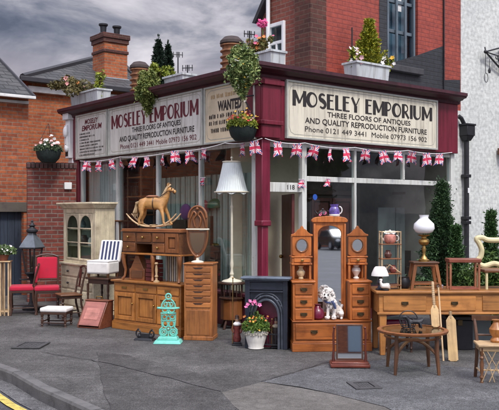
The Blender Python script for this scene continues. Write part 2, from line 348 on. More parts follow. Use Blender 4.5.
mxs = N(nt, 'ShaderNodeMixShader'); mxs.inputs[0].default_value = .9; L(nt, bg1.outputs[0], mxs.inputs[1]); L(nt, bg2.outputs[0], mxs.inputs[2]); L(nt, mxs.outputs[0], out.inputs[0])
sl = bpy.data.lights.new('sun', 'SUN'); sl.energy = 1.5; sl.angle = R(10); sl.color = (1, .95, .87)
so = bpy.data.objects.new('sun', sl); COL.objects.link(so)
d = Vector((math.sin(R(SUN_AZ))*math.cos(R(SUN_EL)), math.cos(R(SUN_AZ))*math.cos(R(SUN_EL)), math.sin(R(SUN_EL))))
so.rotation_euler = d.to_track_quat('Z', 'Y').to_euler(); so.location = d*40
cam = bpy.data.cameras.new('camera'); co = bpy.data.objects.new('camera', cam); COL.objects.link(co)
co.location = (0, 0, EYE); co.rotation_euler = (R(90), 0, 0); cam.sensor_width = 36; cam.lens = K/499*36; cam.shift_y = 7/499; cam.clip_end = 3000
scene.camera = co
scene.view_settings.view_transform = 'Standard'; scene.view_settings.look = 'None'; scene.view_settings.exposure = .72; scene.view_settings.gamma = 1
scene.cycles.use_denoising = True; scene.cycles.max_bounces = 10; scene.cycles.transparent_max_bounces = 16; scene.cycles.diffuse_bounces = 4
# ------------------------------------------------------------------ ground
def asphalt(name, c, c2, sc=1.2, speck=180, rough=.82, var=.3, spk=.65):
    m, nt, b = nm(name)
    v = coord(nt)
    n = N(nt, 'ShaderNodeTexNoise'); n.inputs['Scale'].default_value = sc; n.inputs['Detail'].default_value = 9; n.inputs['Roughness'].default_value = .68; L(nt, v, n.inputs['Vector'])
    r = ramp(nt, [(.30, mul(c, 1-var)), (.48, c), (.68, c2)]); L(nt, n.outputs[0], r.inputs[0])
    f = N(nt, 'ShaderNodeTexVoronoi'); f.inputs['Scale'].default_value = speck; L(nt, v, f.inputs['Vector'])
    rf = ramp(nt, [(.0, (1-spk,)*3), (.5, (1,1,1)), (1, (1+spk*1.5,)*3)]); L(nt, f.outputs['Color'], rf.inputs[0])
    mx = N(nt, 'ShaderNodeMix', data_type='RGBA', blend_type='MULTIPLY'); mx.inputs[0].default_value = 1; L(nt, r.outputs[0], mx.inputs[6]); L(nt, rf.outputs[0], mx.inputs[7])
    v2 = N(nt, 'ShaderNodeTexVoronoi', feature='DISTANCE_TO_EDGE'); v2.inputs['Scale'].default_value = .33
    wn = N(nt, 'ShaderNodeTexNoise'); wn.inputs['Scale'].default_value = 2.2; wn.inputs['Detail'].default_value = 5; L(nt, v, wn.inputs['Vector'])
    wm = N(nt, 'ShaderNodeMix', data_type='RGBA'); wm.inputs[0].default_value = .42; L(nt, v, wm.inputs[6]); L(nt, wn.outputs['Color'], wm.inputs[7]); L(nt, wm.outputs[2], v2.inputs['Vector'])
    rc = ramp(nt, [(0, (.45,.45,.45)), (.004, (.7,.7,.7)), (.009, (1,1,1))]); L(nt, v2.outputs[0], rc.inputs[0])
    gv = N(nt, 'ShaderNodeTexVoronoi'); gv.inputs['Scale'].default_value = 5.5; gv.inputs['Randomness'].default_value = 1; L(nt, v, gv.inputs['Vector'])
    gr = ramp(nt, [(.0, (.50,.50,.50)), (.075, (.62,.62,.62)), (.10, (1,1,1))]); L(nt, gv.outputs['Distance'], gr.inputs[0])
    gm_ = N(nt, 'ShaderNodeMix', data_type='RGBA', blend_type='MULTIPLY'); L(nt, mx.outputs[2], gm_.inputs[6]); L(nt, gr.outputs[0], gm_.inputs[7]); gs = N(nt, 'ShaderNodeSeparateColor'); L(nt, gv.outputs['Color'], gs.inputs[0]); gt = N(nt, 'ShaderNodeMath', operation='GREATER_THAN'); L(nt, gs.outputs[0], gt.inputs[0]); gt.inputs[1].default_value = .72; L(nt, gt.outputs[0], gm_.inputs[0])
    mx = gm_
    m3 = N(nt, 'ShaderNodeMix', data_type='RGBA', blend_type='MULTIPLY'); m3.inputs[0].default_value = .5; L(nt, mx.outputs[2], m3.inputs[6]); L(nt, rc.outputs[0], m3.inputs[7])
    L(nt, m3.outputs[2], b.inputs['Base Color'])
    q = N(nt, 'ShaderNodeTexNoise'); q.inputs['Scale'].default_value = 11; q.inputs['Detail'].default_value = 6; q.inputs['Roughness'].default_value = .75; L(nt, v, q.inputs['Vector'])
    rq = ramp(nt, [(.32, (.62,.62,.62)), (.5, (1,1,1)), (.68, (1.3,1.3,1.3))]); L(nt, q.outputs[0], rq.inputs[0])
    m4 = N(nt, 'ShaderNodeMix', data_type='RGBA', blend_type='MULTIPLY'); m4.inputs[0].default_value = .85; L(nt, m3.outputs[2], m4.inputs[6]); L(nt, rq.outputs[0], m4.inputs[7]); L(nt, m4.outputs[2], b.inputs['Base Color'])
    rr = N(nt, 'ShaderNodeMapRange'); rr.inputs['To Min'].default_value = rough-.2; rr.inputs['To Max'].default_value = rough+.12; L(nt, n.outputs[0], rr.inputs[0]); L(nt, rr.outputs[0], b.inputs['Roughness'])
    bumpn(nt, b, f.outputs['Distance'], .8, .008)
    return m
M_PAVE = asphalt('pavement_asphalt', (.069,.067,.064), (.120,.117,.112), 1.1, 130, .8, .38)
M_PATCH = asphalt('apron_concrete', (.125,.117,.105), (.175,.165,.15), 1.6, 190, .85, .2, .35)
M_PAVE2 = asphalt('old_asphalt', (.056,.054,.052), (.094,.091,.087), 1.6, 130, .8, .35)
M_ROAD = asphalt('road_asphalt', (.055,.058,.066), (.10,.102,.11), .8, 120, .8, .3)
M_KERB = paint((.115,.112,.11), .8, .35, 6, 0, .8, 'kerb_stone', 90)
M_YLINE = paint((.52,.42,.10), .75, .45, 14, 0, .6, 'yellow_line_paint', 120)
def sheet(name, poly, z, mat, kind='structure'):
    mb = MB(); mb.add([(p[0], p[1], z) for p in poly], [tuple(range(len(poly)))]); o = mb.build(name, mat, smooth=0)
    return struct(o, kind)
ROADZ = -.11
mb = MB(); mb.add([(-900,-900,ROADZ-.02),(900,-900,ROADZ-.02),(900,1500,ROADZ-.02),(-900,1500,ROADZ-.02)], [(0,1,2,3)])
struct(mb.build('ground', M_ROAD, smooth=0))
# kerb line: outer back edge follows the photo, runs right-front
def kb(x, y): g = G(x, y); return Vector((g.x, g.y, 0))
kpts = [kb(0,363.5)+ (kb(0,363.5)-kb(22,371))*9, kb(0,363.5), kb(22,371), kb(50,386.5), kb(102,409)]
dirr = (kpts[-1]-kpts[-2]).normalized(); kpts.append(kpts[-1]+dirr*1.8+Vector((.25,0,0))); kpts.append(kpts[-1]+Vector((8,-2.6,0))); kpts.append(kpts[-1]+Vector((30,-2.5,0)))
def off(pts, d):
    res = []
    for i, p in enumerate(pts):
        a = pts[max(0,i-1)]; b = pts[min(len(pts)-1,i+1)]; t = (b-a).normalized(); res.append(p+Vector((t.y,-t.x,0))*d)
    return res
outer = off(kpts, .11)
pave_poly = [(p.x, p.y) for p in kpts]+[(60, kpts[-1].y), (60, 60), (-60, 60), (-60, kpts[0].y)]
sheet('pavement', pave_poly, 0, M_PAVE)
mb = MB()
# kerb stones: separate lengths with joints
cum = []
for i in range(len(kpts)-1):
    a, b_ = kpts[i], kpts[i+1]; ao, bo = outer[i], outer[i+1]
    n = max(1, int((b_-a).length/.9))
    for k in range(n):
        t0, t1 = k/n+.004, (k+1)/n-.004
        p0 = a.lerp(b_, t0); p1 = a.lerp(b_, t1); q0 = ao.lerp(bo, t0); q1 = ao.lerp(bo, t1)
        dz = rnd.uniform(-.004, .004); sl_ = .02
        e0 = q0.lerp(p0, .12); e1 = q1.lerp(p1, .12)
        vs = [(p0.x,p0.y,ROADZ-.1),(p1.x,p1.y,ROADZ-.1),(p1.x,p1.y,.006+dz),(p0.x,p0.y,.006+dz),(q0.x,q0.y,ROADZ-.1),(q1.x,q1.y,ROADZ-.1),(q1.x,q1.y,-.02+dz),(q0.x,q0.y,-.02+dz),(e0.x,e0.y,.004+dz),(e1.x,e1.y,.004+dz)]
        mb.add(vs, [(3,2,9,8),(8,9,6,7),(7,6,5,4),(0,3,8,7,4),(1,5,6,9,2),(0,1,2,3)])
struct(mb.build('kerb', M_KERB, smooth=0))
# yellow no-parking lines on the road
for d0, d1 in ((.34,.43),):
    a = off(kpts, d0); b_ = off(kpts, d1); mb = MB()
    for i in range(1, len(a)-1):
        pass
    vs = [(p.x,p.y,ROADZ-.008) for p in a]+[(p.x,p.y,ROADZ-.008) for p in b_]; n = len(a)
    mb.add(vs, [(i,i+1,n+i+1,n+i) for i in range(n-1)])
    struct(mb.build('yellow_road_line', M_YLINE, smooth=0))
a = off(kpts, .11); b_ = off(kpts, .30); mb = MB(); n = len(a)
mb.add([(p.x,p.y,ROADZ-.012) for p in a]+[(p.x,p.y,ROADZ-.012) for p in b_], [(i,i+1,n+i+1,n+i) for i in range(n-1)])
struct(mb.build('road_gutter', asphalt('gutter_asphalt', (.10,.10,.10), (.15,.15,.15), 2.5, 140, .8, .3), smooth=0))
def gp(*pts): return [(G(x, y).x, G(x, y).y) for x, y in pts]
def wobble(poly, amp=.02, step=.25):
    g = random.Random(5); res = []
    for i, p in enumerate(poly):
        q = poly[(i+1) % len(poly)]; n = max(1, int(math.dist(p, q)/step))
        for k in range(n): res.append((p[0]+(q[0]-p[0])*k/n+g.uniform(-amp,amp), p[1]+(q[1]-p[1])*k/n+g.uniform(-amp,amp)))
    return res
sheet('concrete_patch', wobble(gp((221,393),(262,382.5),(300,388),(335,395),(385,407),(440,440),(330,520),(252,420),(236,409))), .004, M_PATCH)
sheet('old_pavement_patch', wobble(gp((96,352),(128,356),(210,377),(221,393),(236,409),(200,440),(110,412))), .006, M_PAVE2)
sheet('side_pavement_patch', wobble(gp((262,382.5),(330,364),(392,360),(500,372),(560,430),(440,440),(385,407),(335,395),(300,388))), .008, asphalt('grey_pavement', (.082,.085,.088), (.135,.137,.139), 1.3, 130, .8, .32))
def seam(pts, w, mat):
    q = wobble_line([G(x, y) for x, y in pts]); a = off(q, -w/2); b_ = off(q, w/2); n = len(q); mb = MB(); g = random.Random(len(pts)); 
    mb.add([(p.x+g.uniform(-.3,.3)*w, p.y+g.uniform(-.3,.3)*w, .011) for p in a]+[(p.x, p.y, .011) for p in b_], [(i,i+1,n+i+1,n+i) for i in range(n-1)])
    struct(mb.build('tar_seam', mat, smooth=0))
def wobble_line(pts, step=.12):
    g = random.Random(len(pts)+9); r = []
    for p, q in zip(pts[:-1], pts[1:]):
        n = max(1, int((q-p).length/step)); r += [p.lerp(q, k/n)+Vector((g.uniform(-.02,.02), g.uniform(-.02,.02), 0)) for k in range(n)]
    return r+[pts[-1]]
M_TAR = asphalt('tar', (.042,.042,.043), (.07,.07,.07), 4, 150, .75, .3)
seam(((40,352),(90,360),(150,374),(221,392)), .016, M_TAR)
seam(((262,382),(298,371),(330,362),(372,352)), .014, M_TAR)

M_COV = paint((.055,.055,.056), .7, .35, 12, 0, .5, 'worn_cover_iron')
def cover(x, y, label, wd=.42, dp=.5, mat=M_IRON):
    t = thing('drain_cover', label, 'drain cover', G(x, y)+Vector((0,0,.008)), rnd.uniform(-20,20))
    MB().plate([(-wd/2,-dp/2),(wd/2,-dp/2),(wd/2,dp/2),(-wd/2,dp/2)], [(-wd/2+.05,-dp/2+.05),(wd/2-.05,-dp/2+.05),(wd/2-.05,dp/2-.05),(-wd/2+.05,dp/2-.05)], -.012, 0).build('frame', M_COV, t, rot=(R(-90),0,0), loc=(0,0,.0))
    m = MB(); m.box(-wd/2+.055, wd/2-.055, -dp/2+.055, dp/2-.055, -.004, .004)
    sx_, sy_ = (wd-.13)/5, (dp-.13)/5
    for i in range(5):
        for j in range(5): m.box(-wd/2+.07+i*sx_, -wd/2+.06+(i+.75)*sx_, -dp/2+.07+j*sy_, -dp/2+.06+(j+.75)*sy_, .004, .007)
    m.build('lid', mat, t)
cover(31, 346, 'dark iron access cover in the pavement near the kerb', .36, .45, M_COV)
cover(364, 386.5, 'small rectangular access cover in front of the little dark toilet mirror', .26, .32, M_COV)
# ------------------------------------------------------------------ houses behind, on the left
B_ORANGE = brick((.50,.15,.052), (.35,.085,.032), (.33,.21,.13), 'orange_brick', var=.45)
B_DULL = brick((.50,.145,.055), (.30,.075,.034), (.30,.20,.14), 'dull_brick', var=.45)
B_DARK = brick((.24,.058,.036), (.13,.032,.024), (.20,.14,.115), 'dark_red_brick', var=.5, bh=.08, ms=.012)
B_BROWN = brick((.25,.075,.05), (.18,.05,.036), (.22,.13,.10), 'brown_brick', var=.4)
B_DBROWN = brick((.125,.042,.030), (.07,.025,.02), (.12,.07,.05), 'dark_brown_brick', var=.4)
B_RED = brick((.36,.066,.040), (.31,.055,.036), (.25,.046,.034), 'painted_red_brick', var=.42, rough=.6, bump=.45)
B_BLACK = brick((.035,.038,.046), (.028,.03,.038), (.022,.023,.028), 'dark_painted_brick', var=.4, rough=.6, bump=.5)
B_WHITE = brick((.63,.66,.63), (.615,.645,.62), (.575,.605,.58), 'white_painted_brick', var=.20, rough=.6, bump=.14, ms=.007)
def slate():
    m = brick((.085,.085,.085), (.045,.048,.052), (.012,.012,.014), 'roof_slate', True, bw=.30, bh=.105, ms=.010, var=.6, rough=.7, bump=1)
    return m
M_SLATE = slate()
M_GUT = paint((.03,.03,.035), .5, .2, 4, 0, .1, 'gutter_paint'); M_FLASH = paint((.36,.38,.40), .5, .3, 3, .3, .2, 'lead_flashing')
M_PALE = paint((.70,.70,.68), .6, .2, 3, 0, .1, 'soffit_paint')
def along(o, dx, px, v=None):   # helper: distance along dx from o seen at photo column px
    k = (px-CX)/K; return (k*o.y-o.x)/(dx.x-k*dx.y)
# the orange house with the square chimney
def along_(o, dx, px): k = (px-CX)/K; return (k*o.y-o.x)/(dx.x-k*dx.y)
H2 = P(28, 300, 18.0); H2 = Vector((H2.x, H2.y, 0))
t = thing('brick_house', 'orange brick house with slate hipped roof and square chimney behind the shop', 'house', H2, 38.5)
HE = 4.78; W2, D2 = along_(H2, UR, 138), 5.0
MB().box(0, W2, 0, D2, 0, HE).build('wall', B_ORANGE, t, smooth=0)
rf = MB(); o_ = .22; RZ = 5.98; xs0 = along_(H2+VL*2.5, UR, 92); xs1 = along_(H2+VL*2.5, UR, 122)
rf.add([(-o_,-o_,HE),(W2+o_,-o_,HE),(W2+o_,D2+o_,HE),(-o_,D2+o_,HE),(xs0,D2/2,RZ),(xs1,D2/2,RZ)], [(0,1,5,4),(2,3,4,5),(1,2,5),(3,0,4),(0,3,2,1)])
roof = rf.build('roof', M_SLATE, t, smooth=0)
MB().tube([(-o_,-o_,HE+.02),(xs0,D2/2,RZ+.03),(xs1,D2/2,RZ+.03),(W2+o_,-o_,HE+.02)], .07, 6).build('ridge_tiles', M_GUT, roof)
g = MB(); g.box(-o_-.08, W2+o_+.08, -o_-.09, -o_-.003, HE-.09, HE+.02); g.box(-.05, W2+.05, -.14, -.005, HE-.3, HE-.16, 1); g.build('gutter', [M_GUT, M_PALE], t, bev=.01)
# chimney
lx = along(H2-VL*0, UR, 110.5); cx_ = along(H2+VL*1.0, UR, 110.5)
ch = MB(); cw = .335; ztop = 1.7+(212-38)*19.6/K
ch.box(cx_-cw, cx_+cw, .7, 1.35, HE-.1, ztop-.0)
chs = ch.build('chimney', B_ORANGE, roof, smooth=0)
c2 = MB(); c2.box(cx_-cw-.03, cx_+cw+.03, .67, 1.38, ztop-.26, ztop-.18); c2.box(cx_-cw-.035, cx_+cw+.035, .665, 1.385, ztop, ztop+.11); c2.box(cx_-cw-.06, cx_+cw+.06, .64, 1.41, ztop+.11, ztop+.24); c2.build('corbel', B_DBROWN, chs, bev=.01)
f_ = MB(); f_.box(cx_-cw-.03, cx_+cw+.03, .66, 1.38, HE-.1, HE+.42); f_.build('flashing', M_FLASH, chs)
for dx in (-.2, .2):
    MB().lathe([(.11,0),(.11,.05),(.075,.07),(.085,.22),(.12,.25),(.12,.29),(.08,.30)], (cx_+dx, 1.02, ztop+.24), 14).build('chimney_pot', M_IRON, chs)
# the duller house at the far left, with a boarded gate under its brick
k1 = P(28.5, 300, 15.9); H1 = Vector((k1.x, k1.y, 0))
t = thing('brick_house', 'dull brick house at the far left with grey slate roof above a boarded gate', 'house', H1, 38.5)
E1 = 4.05; W1 = 6.5; D1 = 4.6
gx = 2.7
mb = MB(); mb.box(-W1, 0, 0, D1, 1.83, E1); mb.box(-W1, -gx, .003, D1, 0, 1.83); mb.box(-.1, 0, .003, D1, 0, 1.83); mb.build('wall', B_DULL, t, smooth=0)
d_ = MB()
for i in range(18): d_.box(-gx+i*.1445+.004, -gx+(i+1)*.1445-.004, .12, .15, 0, 1.82)
d_.build('gate', paint((.035,.05,.075), .6, .3, 4, 0, .2, 'blue_grey_boards', streak=True), t, bev=.005)
MB().box(-gx-.1, -.02, -.02, .12, 1.70, 1.9).build('lintel', paint((.10,.085,.07), .8, .3, 4), t, bev=.008)
rf = MB(); pit = 1.38
rf.prismx([(-.25,E1-.02),(D1/2,E1+pit),(D1+.25,E1-.02),(D1/2,E1+pit-.12)], -W1, .02)
roof = rf.build('roof', M_SLATE, t, smooth=0)
MB().prismx([(0,E1),(D1,E1),(D1/2,E1+pit-.14)], -.24, -.005).build('gable', B_DULL, t, smooth=0)
v_ = MB(); v_.tube([(.03,-.26,E1-.02),(.03,D1/2,E1+pit+.01),(.03,D1+.25,E1-.02)], .035, 5); v_.build('verge', M_GUT, roof)
g = MB(); g.box(-W1, .03, -.32, -.255, E1-.07, E1-.01); g.box(-W1, .0, -.03, -.004, E1-.14, E1-.08, 1); g.build('gutter', [M_PALE, M_PALE], t, bev=.01)
# dark brick garden wall with the hanging basket
k2 = P(27.5, 300, 14.6); k3 = P(76, 300, 14.9)
wl = (k3-k2).length; wr = math.degrees(math.atan2(k3.y-k2.y, k3.x-k2.x))
t = thing('garden_wall', 'dark red brick wall with a row of upright bricks along its top', 'wall', (k2.x,k2.y,0), wr)
WZ = 1.7+(212-168)*14.7/K
MB().box(0, wl, 0, .24, 0, WZ).build('wall', B_DARK, t, smooth=0)
mb = MB(); i = 0; x = -.01
while x < wl+.01:
    mb.box(x, x+.066, -.02, .26, WZ, WZ+.11+rnd.uniform(-.006,.006)); x += .078
mb.build('coping', brick((.12,.05,.045),(.09,.04,.04),(.1,.08,.07), 'coping_brick', var=.5), t, bev=.006)
MB().box(.94*wl*.8, .94*wl*.8+.14, -.045, -.002, 1.7+(212-189)*14.6/K, 1.7+(212-182)*14.6/K).build('meter_box', M_PALE, t, bev=.008)
# ------------------------------------------------------------------ the shop (local frame: x along the right front, y along the left front)
U1, V1 = 4.46, 6.15
shop = thing('antique_shop', 'single storey corner antique shop with maroon fascia and large windows on two sides', 'shop', C0, 38.5)
FZ0, FZ1, CZ = 2.73, 3.69, 3.77
m = MB(); m.box(-.02, U1, -.02, .25, FZ0, FZ1); m.box(-.02, .25, .25, V1, FZ0, FZ1)
m.build('fascia', M_MAROON, shop, bev=.008)
m = MB(); prof = [(.0,FZ1-.10),(.025,FZ1-.10),(.035,FZ1-.06),(.06,FZ1-.04),(.10,FZ1-.035),(.13,FZ1-.01),(.18,FZ1+.0),(.185,FZ1+.02),(.205,FZ1+.03),(.205,CZ),(.0,CZ+.02),(-.3,CZ+.02),(-.3,FZ1)]
n = len(prof); vs = [(U1,-d-.021,z) for d, z in prof]+[(-d-.021,-d-.021,z) for d, z in prof]+[(-d-.021,V1+.1,z) for d, z in prof]
fs = [tuple(range(n))[::-1], tuple(2*n+k for k in range(n))]
for b_ in (0, n):
    for k in range(n): fs.append((b_+k, b_+(k+1)%n, b_+n+(k+1)%n, b_+n+k))
m.add(vs, fs)
m.build('cornice', paint((.06,.014,.022), .5, .35, 3, 0, .15, 'cornice_paint', streak=True), shop)
MB().box(.02, U1-.02, .02, V1-.02, FZ1-.05, CZ-.04).build('flat_roof', M_FLASH, shop)
# fascia end block and corner box with mouldings
m = MB()
m.box(-.06, .30, -.06, -.021, FZ0+.02, FZ1-.1); m.box(-.06, -.021, -.06, .28, FZ0+.02, FZ1-.1)
m.box(-.09, .33, -.09, -.02, FZ0+.20, FZ0+.26); m.box(-.09, -.02, -.09, .30, FZ0+.20, FZ0+.26)
m.box(-.10, .34, -.10, -.02, FZ1-.2, FZ1-.13); m.box(-.10, -.02, -.10, .31, FZ1-.2, FZ1-.13)
m.build('corner_bracket', M_MAROON, shop, bev=.008)
m = MB(); m.box(0, .155, 0, .155, 1.55, FZ0); m.box(.02, .135, .02, .135, 0, 1.55); m.box(-.01, .165, -.01, .165, 1.5, 1.58); m.box(-.03,.185,-.03,.185,0,.14)
m.build('column', paint((.19,.015,.04), .4, .3, 3, 0, .12, 'column_paint', coat=.2, streak=True), shop, bev=.012)
# stall riser
DU = u_at(307)           # right post of the doorway
m = MB(); m.box(DU, U1, .04, .2, 0, .46); m.box(.04, .2, .32, V1-.3, 0, .46); m.box(DU-.01, U1, .0, .22, .46, .51); m.box(-.005, .22, .3, V1-.3, .46, .51)
m.build('stall_riser', M_MAROOND, shop, bev=.008)
# right window
def z_on(x, y, vv=0.0): return S(u_at(x, vv), vv).y*(HY-y)/K+EYE
TB0, TB1 = 2.155, 2.235
us = [u_at(x) for x in (307.5, 358.5, 407, 452)]
fr = MB()
fr.box(DU-.045, DU+.045, .05, .14, 0, FZ0-.003)
fr.box(us[1]-.022, us[1]+.022, .06, .13, .51, FZ0-.003)
fr.box(us[2]-.02, us[2]+.02, .06, .13, TB1, FZ0-.003)
fr.box(U1-.10, U1-.0, .05, .14, .51, FZ0-.003)
fr.box(DU+.045, us[1]-.022, .065, .125, TB0, TB1); fr.box(us[1]+.022, U1-.10, .065, .125, TB0, TB1)
fr.box(DU+.045, U1-.10, .07, .12, FZ0-.07, FZ0-.003)
wf = fr.build('window', M_WFRAME, shop, bev=.006)
g = MB()
for a, b_ in ((DU+.045, us[1]-.022), (us[1]+.022, U1-.10)):
    g.box(a, b_, .09, .096, .51, TB0)
for a, b_ in ((DU+.045, us[1]-.022), (us[1]+.022, us[2]-.02), (us[2]+.02, U1-.10)): g.box(a, b_, .09, .096, TB1, FZ0-.07)
g.build('pane', M_GLASS, wf, smooth=0)
# left window
fv = MB(); vs_ = [v_at(x) for x in (252, 196.5, 154, 114.5)]
VE = V1-.42
posts = [(vs_[0]-.0, .075), (vs_[1], .022), (vs_[2], .022), (vs_[3], .04), (VE, .03)]
for v, hw in posts: fv.box(.05, .14, v-hw, v+hw, .0 if hw == .075 else .51, FZ0-.003)
for (a, ha), (b_, hb) in zip(posts[:-1], posts[1:]): fv.box(.07, .12, a+ha, b_-hb, FZ0-.07, FZ0-.003)
wl_ = fv.build('window', M_WFRAME, shop, bev=.006)
g = MB()
for (a, ha), (b_, hb) in zip(posts[:-1], posts[1:]): g.box(.09, .096, a+ha, b_-hb, .51, FZ0-.07)
g.build('pane', M_GLASS, wl_, smooth=0)
# left end: maroon pilaster and white console bracket
MB().box(.0, .2, VE+.03, VE+.22, 0, FZ0).build('pilaster', M_MAROON, shop, bev=.01)
m = MB(); m.box(-.03, .22, VE+.222, V1, 0, 2.78); m.box(-.06, .22, VE+.21, V1+.03, 0, .3)
m.build('pilaster', M_WHITE, shop, bev=.012)
m = MB(); m.box(-.10, .2, VE+.225, V1-.01, 2.78, 3.55); m.box(-.15, .2, VE+.20, V1+.02, 3.55, 3.68); m.box(-.14, -.10, VE+.26, V1-.05, 2.95, 3.45); m.ball((-.14,(VE+V1)/2+.1,3.3), .05, .07, .12); m.ball((-.12,(VE+V1)/2+.1,2.98), .04, .06, .08)
con = m.build('console_bracket', M_WHITE, shop, bev=.01)
m = MB(); m.box(-.103, -.1005, VE+.28, VE+.34, 2.82, 2.93); m.box(-.103, -.1005, VE+.4, V1-.08, 2.82, 2.93); m.box(-.143,-.1405, VE+.3, V1-.1, 3.0, 3.06); m.build('groove', M_BLACK, con, smooth=0)
# doorway recess
DV = .32
fr = MB(); TD0, TD1 = 1.99, 2.13
dA = Vector((.10, vs_[0]-.06, 0)); dB = Vector((DU-.03, .10, 0)); dd = dB-dA; DL = dd.length; DR = math.atan2(dd.y, dd.x)
MB().box(0, DL, -.03, .03, FZ0-.09, FZ0-.01).build('door_head', M_WFRAME, shop, bev=.006, loc=dA, rot=(0,0,DR))
fr.box(0, DL, -.04, .04, TD0, TD1)
dfr = fr.build('door_frame', M_WFRAME, shop, bev=.006, loc=dA, rot=(0,0,DR))
MB().box(.02, DL-.02, -.003, .003, TD1, FZ0-.09).build('fanlight', M_GLASS, dfr, smooth=0)
m = MB(); m.box(0, .80, 0, .045, .02, TD0-.02); dr = m.build('door', wood((.13,.022,.016), grain='z'), shop, bev=.006, loc=(DU-.10,.16,0), rot=(0,0,R(60)))
MB().ball((.72, .07, 1.0), .03).build('handle', M_BRASS, dr)
m = MB(); m.box(.22, u_at(299,.98), .98, 1.02, 0, 2.72); m.build('lobby_wall', paint((.66,.57,.41), .7, .15, 2, 0, .1, 'lobby_plaster'), shop)
# interior
M_INT = paint((.33,.30,.25), .8, .4, 1.5, 0, .1, 'shop_interior'); M_FLOORW = wood((.13,.07,.035), .5)
m = MB(); m.box(.2, U1-.05, .2, V1-.05, -.02, .03); m.build('floor', M_FLOORW, shop)
m = MB(); m.box(1.1, U1, 2.3, 2.36, 0, FZ1-.06); m.box(1.95, 2.0, 2.36, V1, 0, FZ1-.06); m.box(U1-.04, U1, .2, 2.3, 0, FZ1-.06); m.box(.2, 1.95, V1-.06, V1-.0, 0, FZ1-.06)
m.build('interior_wall', M_INT, shop)
M_BOARD = paint((.34,.39,.33), .7, .25, 3, 0, .1, 'green_boards', streak=True)
m = MB(); v0 = v_at(243); v1 = v_at(152); n = 38
for i in range(n):
    a = v0+.15+(v1-v0+.35)*i/n; b_ = v0+.15+(v1-v0+.35)*(i+1)/n
    m.box(.40+(.012 if i % 2 else 0), .43, a+.006, b_-.018+.006*(i%3), .1, 2.30)
m.build('board_partition', M_BOARD, shop)
m = MB(); va, vb = vs_[3]+.05, VE-.04
for i in range(14):
    a = va+(vb-va)*i/14; b_ = va+(vb-va)*(i+1)/14
    m.box(.2, .22+(.008 if i%2 else 0), a+.003, b_-.003, .52, 2.62)
m.build('blind', paint((.60,.60,.56), .7, .12, 3, 0, .1, 'blind_slats', streak=True), shop)
# blue sticker and number on the door transom
b = MB(); c_ = S(u_at(319), .086); b.lathe([(.045,0),(.045,.002)], (0,0,0), 24); st = b.build('window_sticker', flat((.02,.09,.42)), shop, loc=(u_at(319), .087, z_on(319,197)), rot=(R(90),0,0))
# ------------------------------------------------------------------ lettering
def stroke(mb, pts, w, y=0.0, th=.012, closed=False):
    pts = [Vector((p[0], 0, p[1])) for p in pts]; n = len(pts); o = []; i_ = []
    ws = w if isinstance(w, (list,tuple)) else [w]*n
    for k in range(n):
        a = pts[k-1] if (k or closed) else pts[k]; b_ = pts[(k+1)%n] if (k < n-1 or closed) else pts[k]
        t = (b_-a).normalized(); nn = Vector((-t.z, 0, t.x))*ws[k]/2
        o.append(pts[k]+nn); i_.append(pts[k]-nn)
    vs = [(p.x,y,p.z) for p in o]+[(p.x,y,p.z) for p in i_]
    mb.add(vs, [(k,(k+1)%n,n+(k+1)%n,n+k) for k in range(n if closed else n-1)])
def arc(cx, cz, rx, rz, a0, a1, n=14): return [(cx+rx*math.cos(R(a0+(a1-a0)*i/n)), cz+rz*math.sin(R(a0+(a1-a0)*i/n))) for i in range(n+1)]
def glyph(c):
    T, t = .25, .085; s = []
    if c == 'M': return .98, [([(.1,0),(.1,1)],T), ([(.88,0),(.88,1)],T), ([(.14,.95),(.49,.2)],.17), ([(.84,.95),(.49,.2)],.11)]
    if c == 'O':
        pts = arc(.42,.5,.34,.43,0,360,28)[:-1]; ws = [.10+.18*max(0,-math.cos(2*math.pi*i/28)) for i in range(28)]
        return .84, [(pts, ws, True)]
    if c == 'S': return .60, [(arc(.30,.74,.21,.20,35,270,14)+arc(.30,.27,.22,.225,90,-145,14)[1:], [.10+.15*math.sin(math.pi*i/28)**2 for i in range(29)])]
    if c == 'E': return .60, [([(.1,0),(.1,1)],T), ([(.1,.96),(.54,.96)],t), ([(.1,.60),(.47,.60)],t), ([(.1,.04),(.54,.04)],t)]
    if c == 'L': return .55, [([(.1,0),(.1,1)],T), ([(.1,.04),(.52,.04)],t)]
    if c == 'Y': return .76, [([(.07,1),(.38,.42)],.17), ([(.69,1),(.38,.42)],.08), ([(.38,0),(.38,.45)],T)]
    if c == 'P': return .62, [([(.1,0),(.1,1)],T), ([(.1,.96)]+arc(.28,.69,.24,.27,90,-90,12)+[(.1,.42)], .085)]
    if c == 'R': return .70, [([(.1,0),(.1,1)],T), ([(.1,.96)]+arc(.28,.71,.24,.25,90,-90,12)+[(.1,.46)], .085), ([(.28,.46),(.62,0)],.15)]
    if c == 'I': return .24, [([(.1,0),(.1,1)],T)]
    if c == 'U': return .78, [([(.1,1),(.1,.35)]+arc(.38,.33,.28,.29,180,270,8),  [T]*2+[.25-.018*i for i in range(9)]), (arc(.38,.33,.28,.29,270,360,8)+[(.66,1)], .085)]
    return .34, []
def deco(text, x0, x1, z0, h, y=-.004):
    mb = MB(); x = 0; tmp = []
    for c in text:
        wd, ss = glyph(c); tmp.append((x, ss)); x += wd+.07
    sc = (x1-x0)/(x-.07)
    for k, (xo, ss) in enumerate(tmp):
        for j, st in enumerate(ss):
            pts = [(x0+(p[0]+xo)*sc, z0+p[1]*h) for p in st[0]]
            wv = st[1]; wv = [q*sc for q in wv] if isinstance(wv, list) else wv*(sc if abs(st[0][0][0]-st[0][-1][0]) > .02 or True else h)
            if len(st[0]) == 2 and abs(st[0][0][1]-st[0][1][1]) < .01: wv = st[1]*h*.95
            stroke(mb, pts, wv, y-.0004*j-.0001*k, closed=len(st) > 2)
    return mb
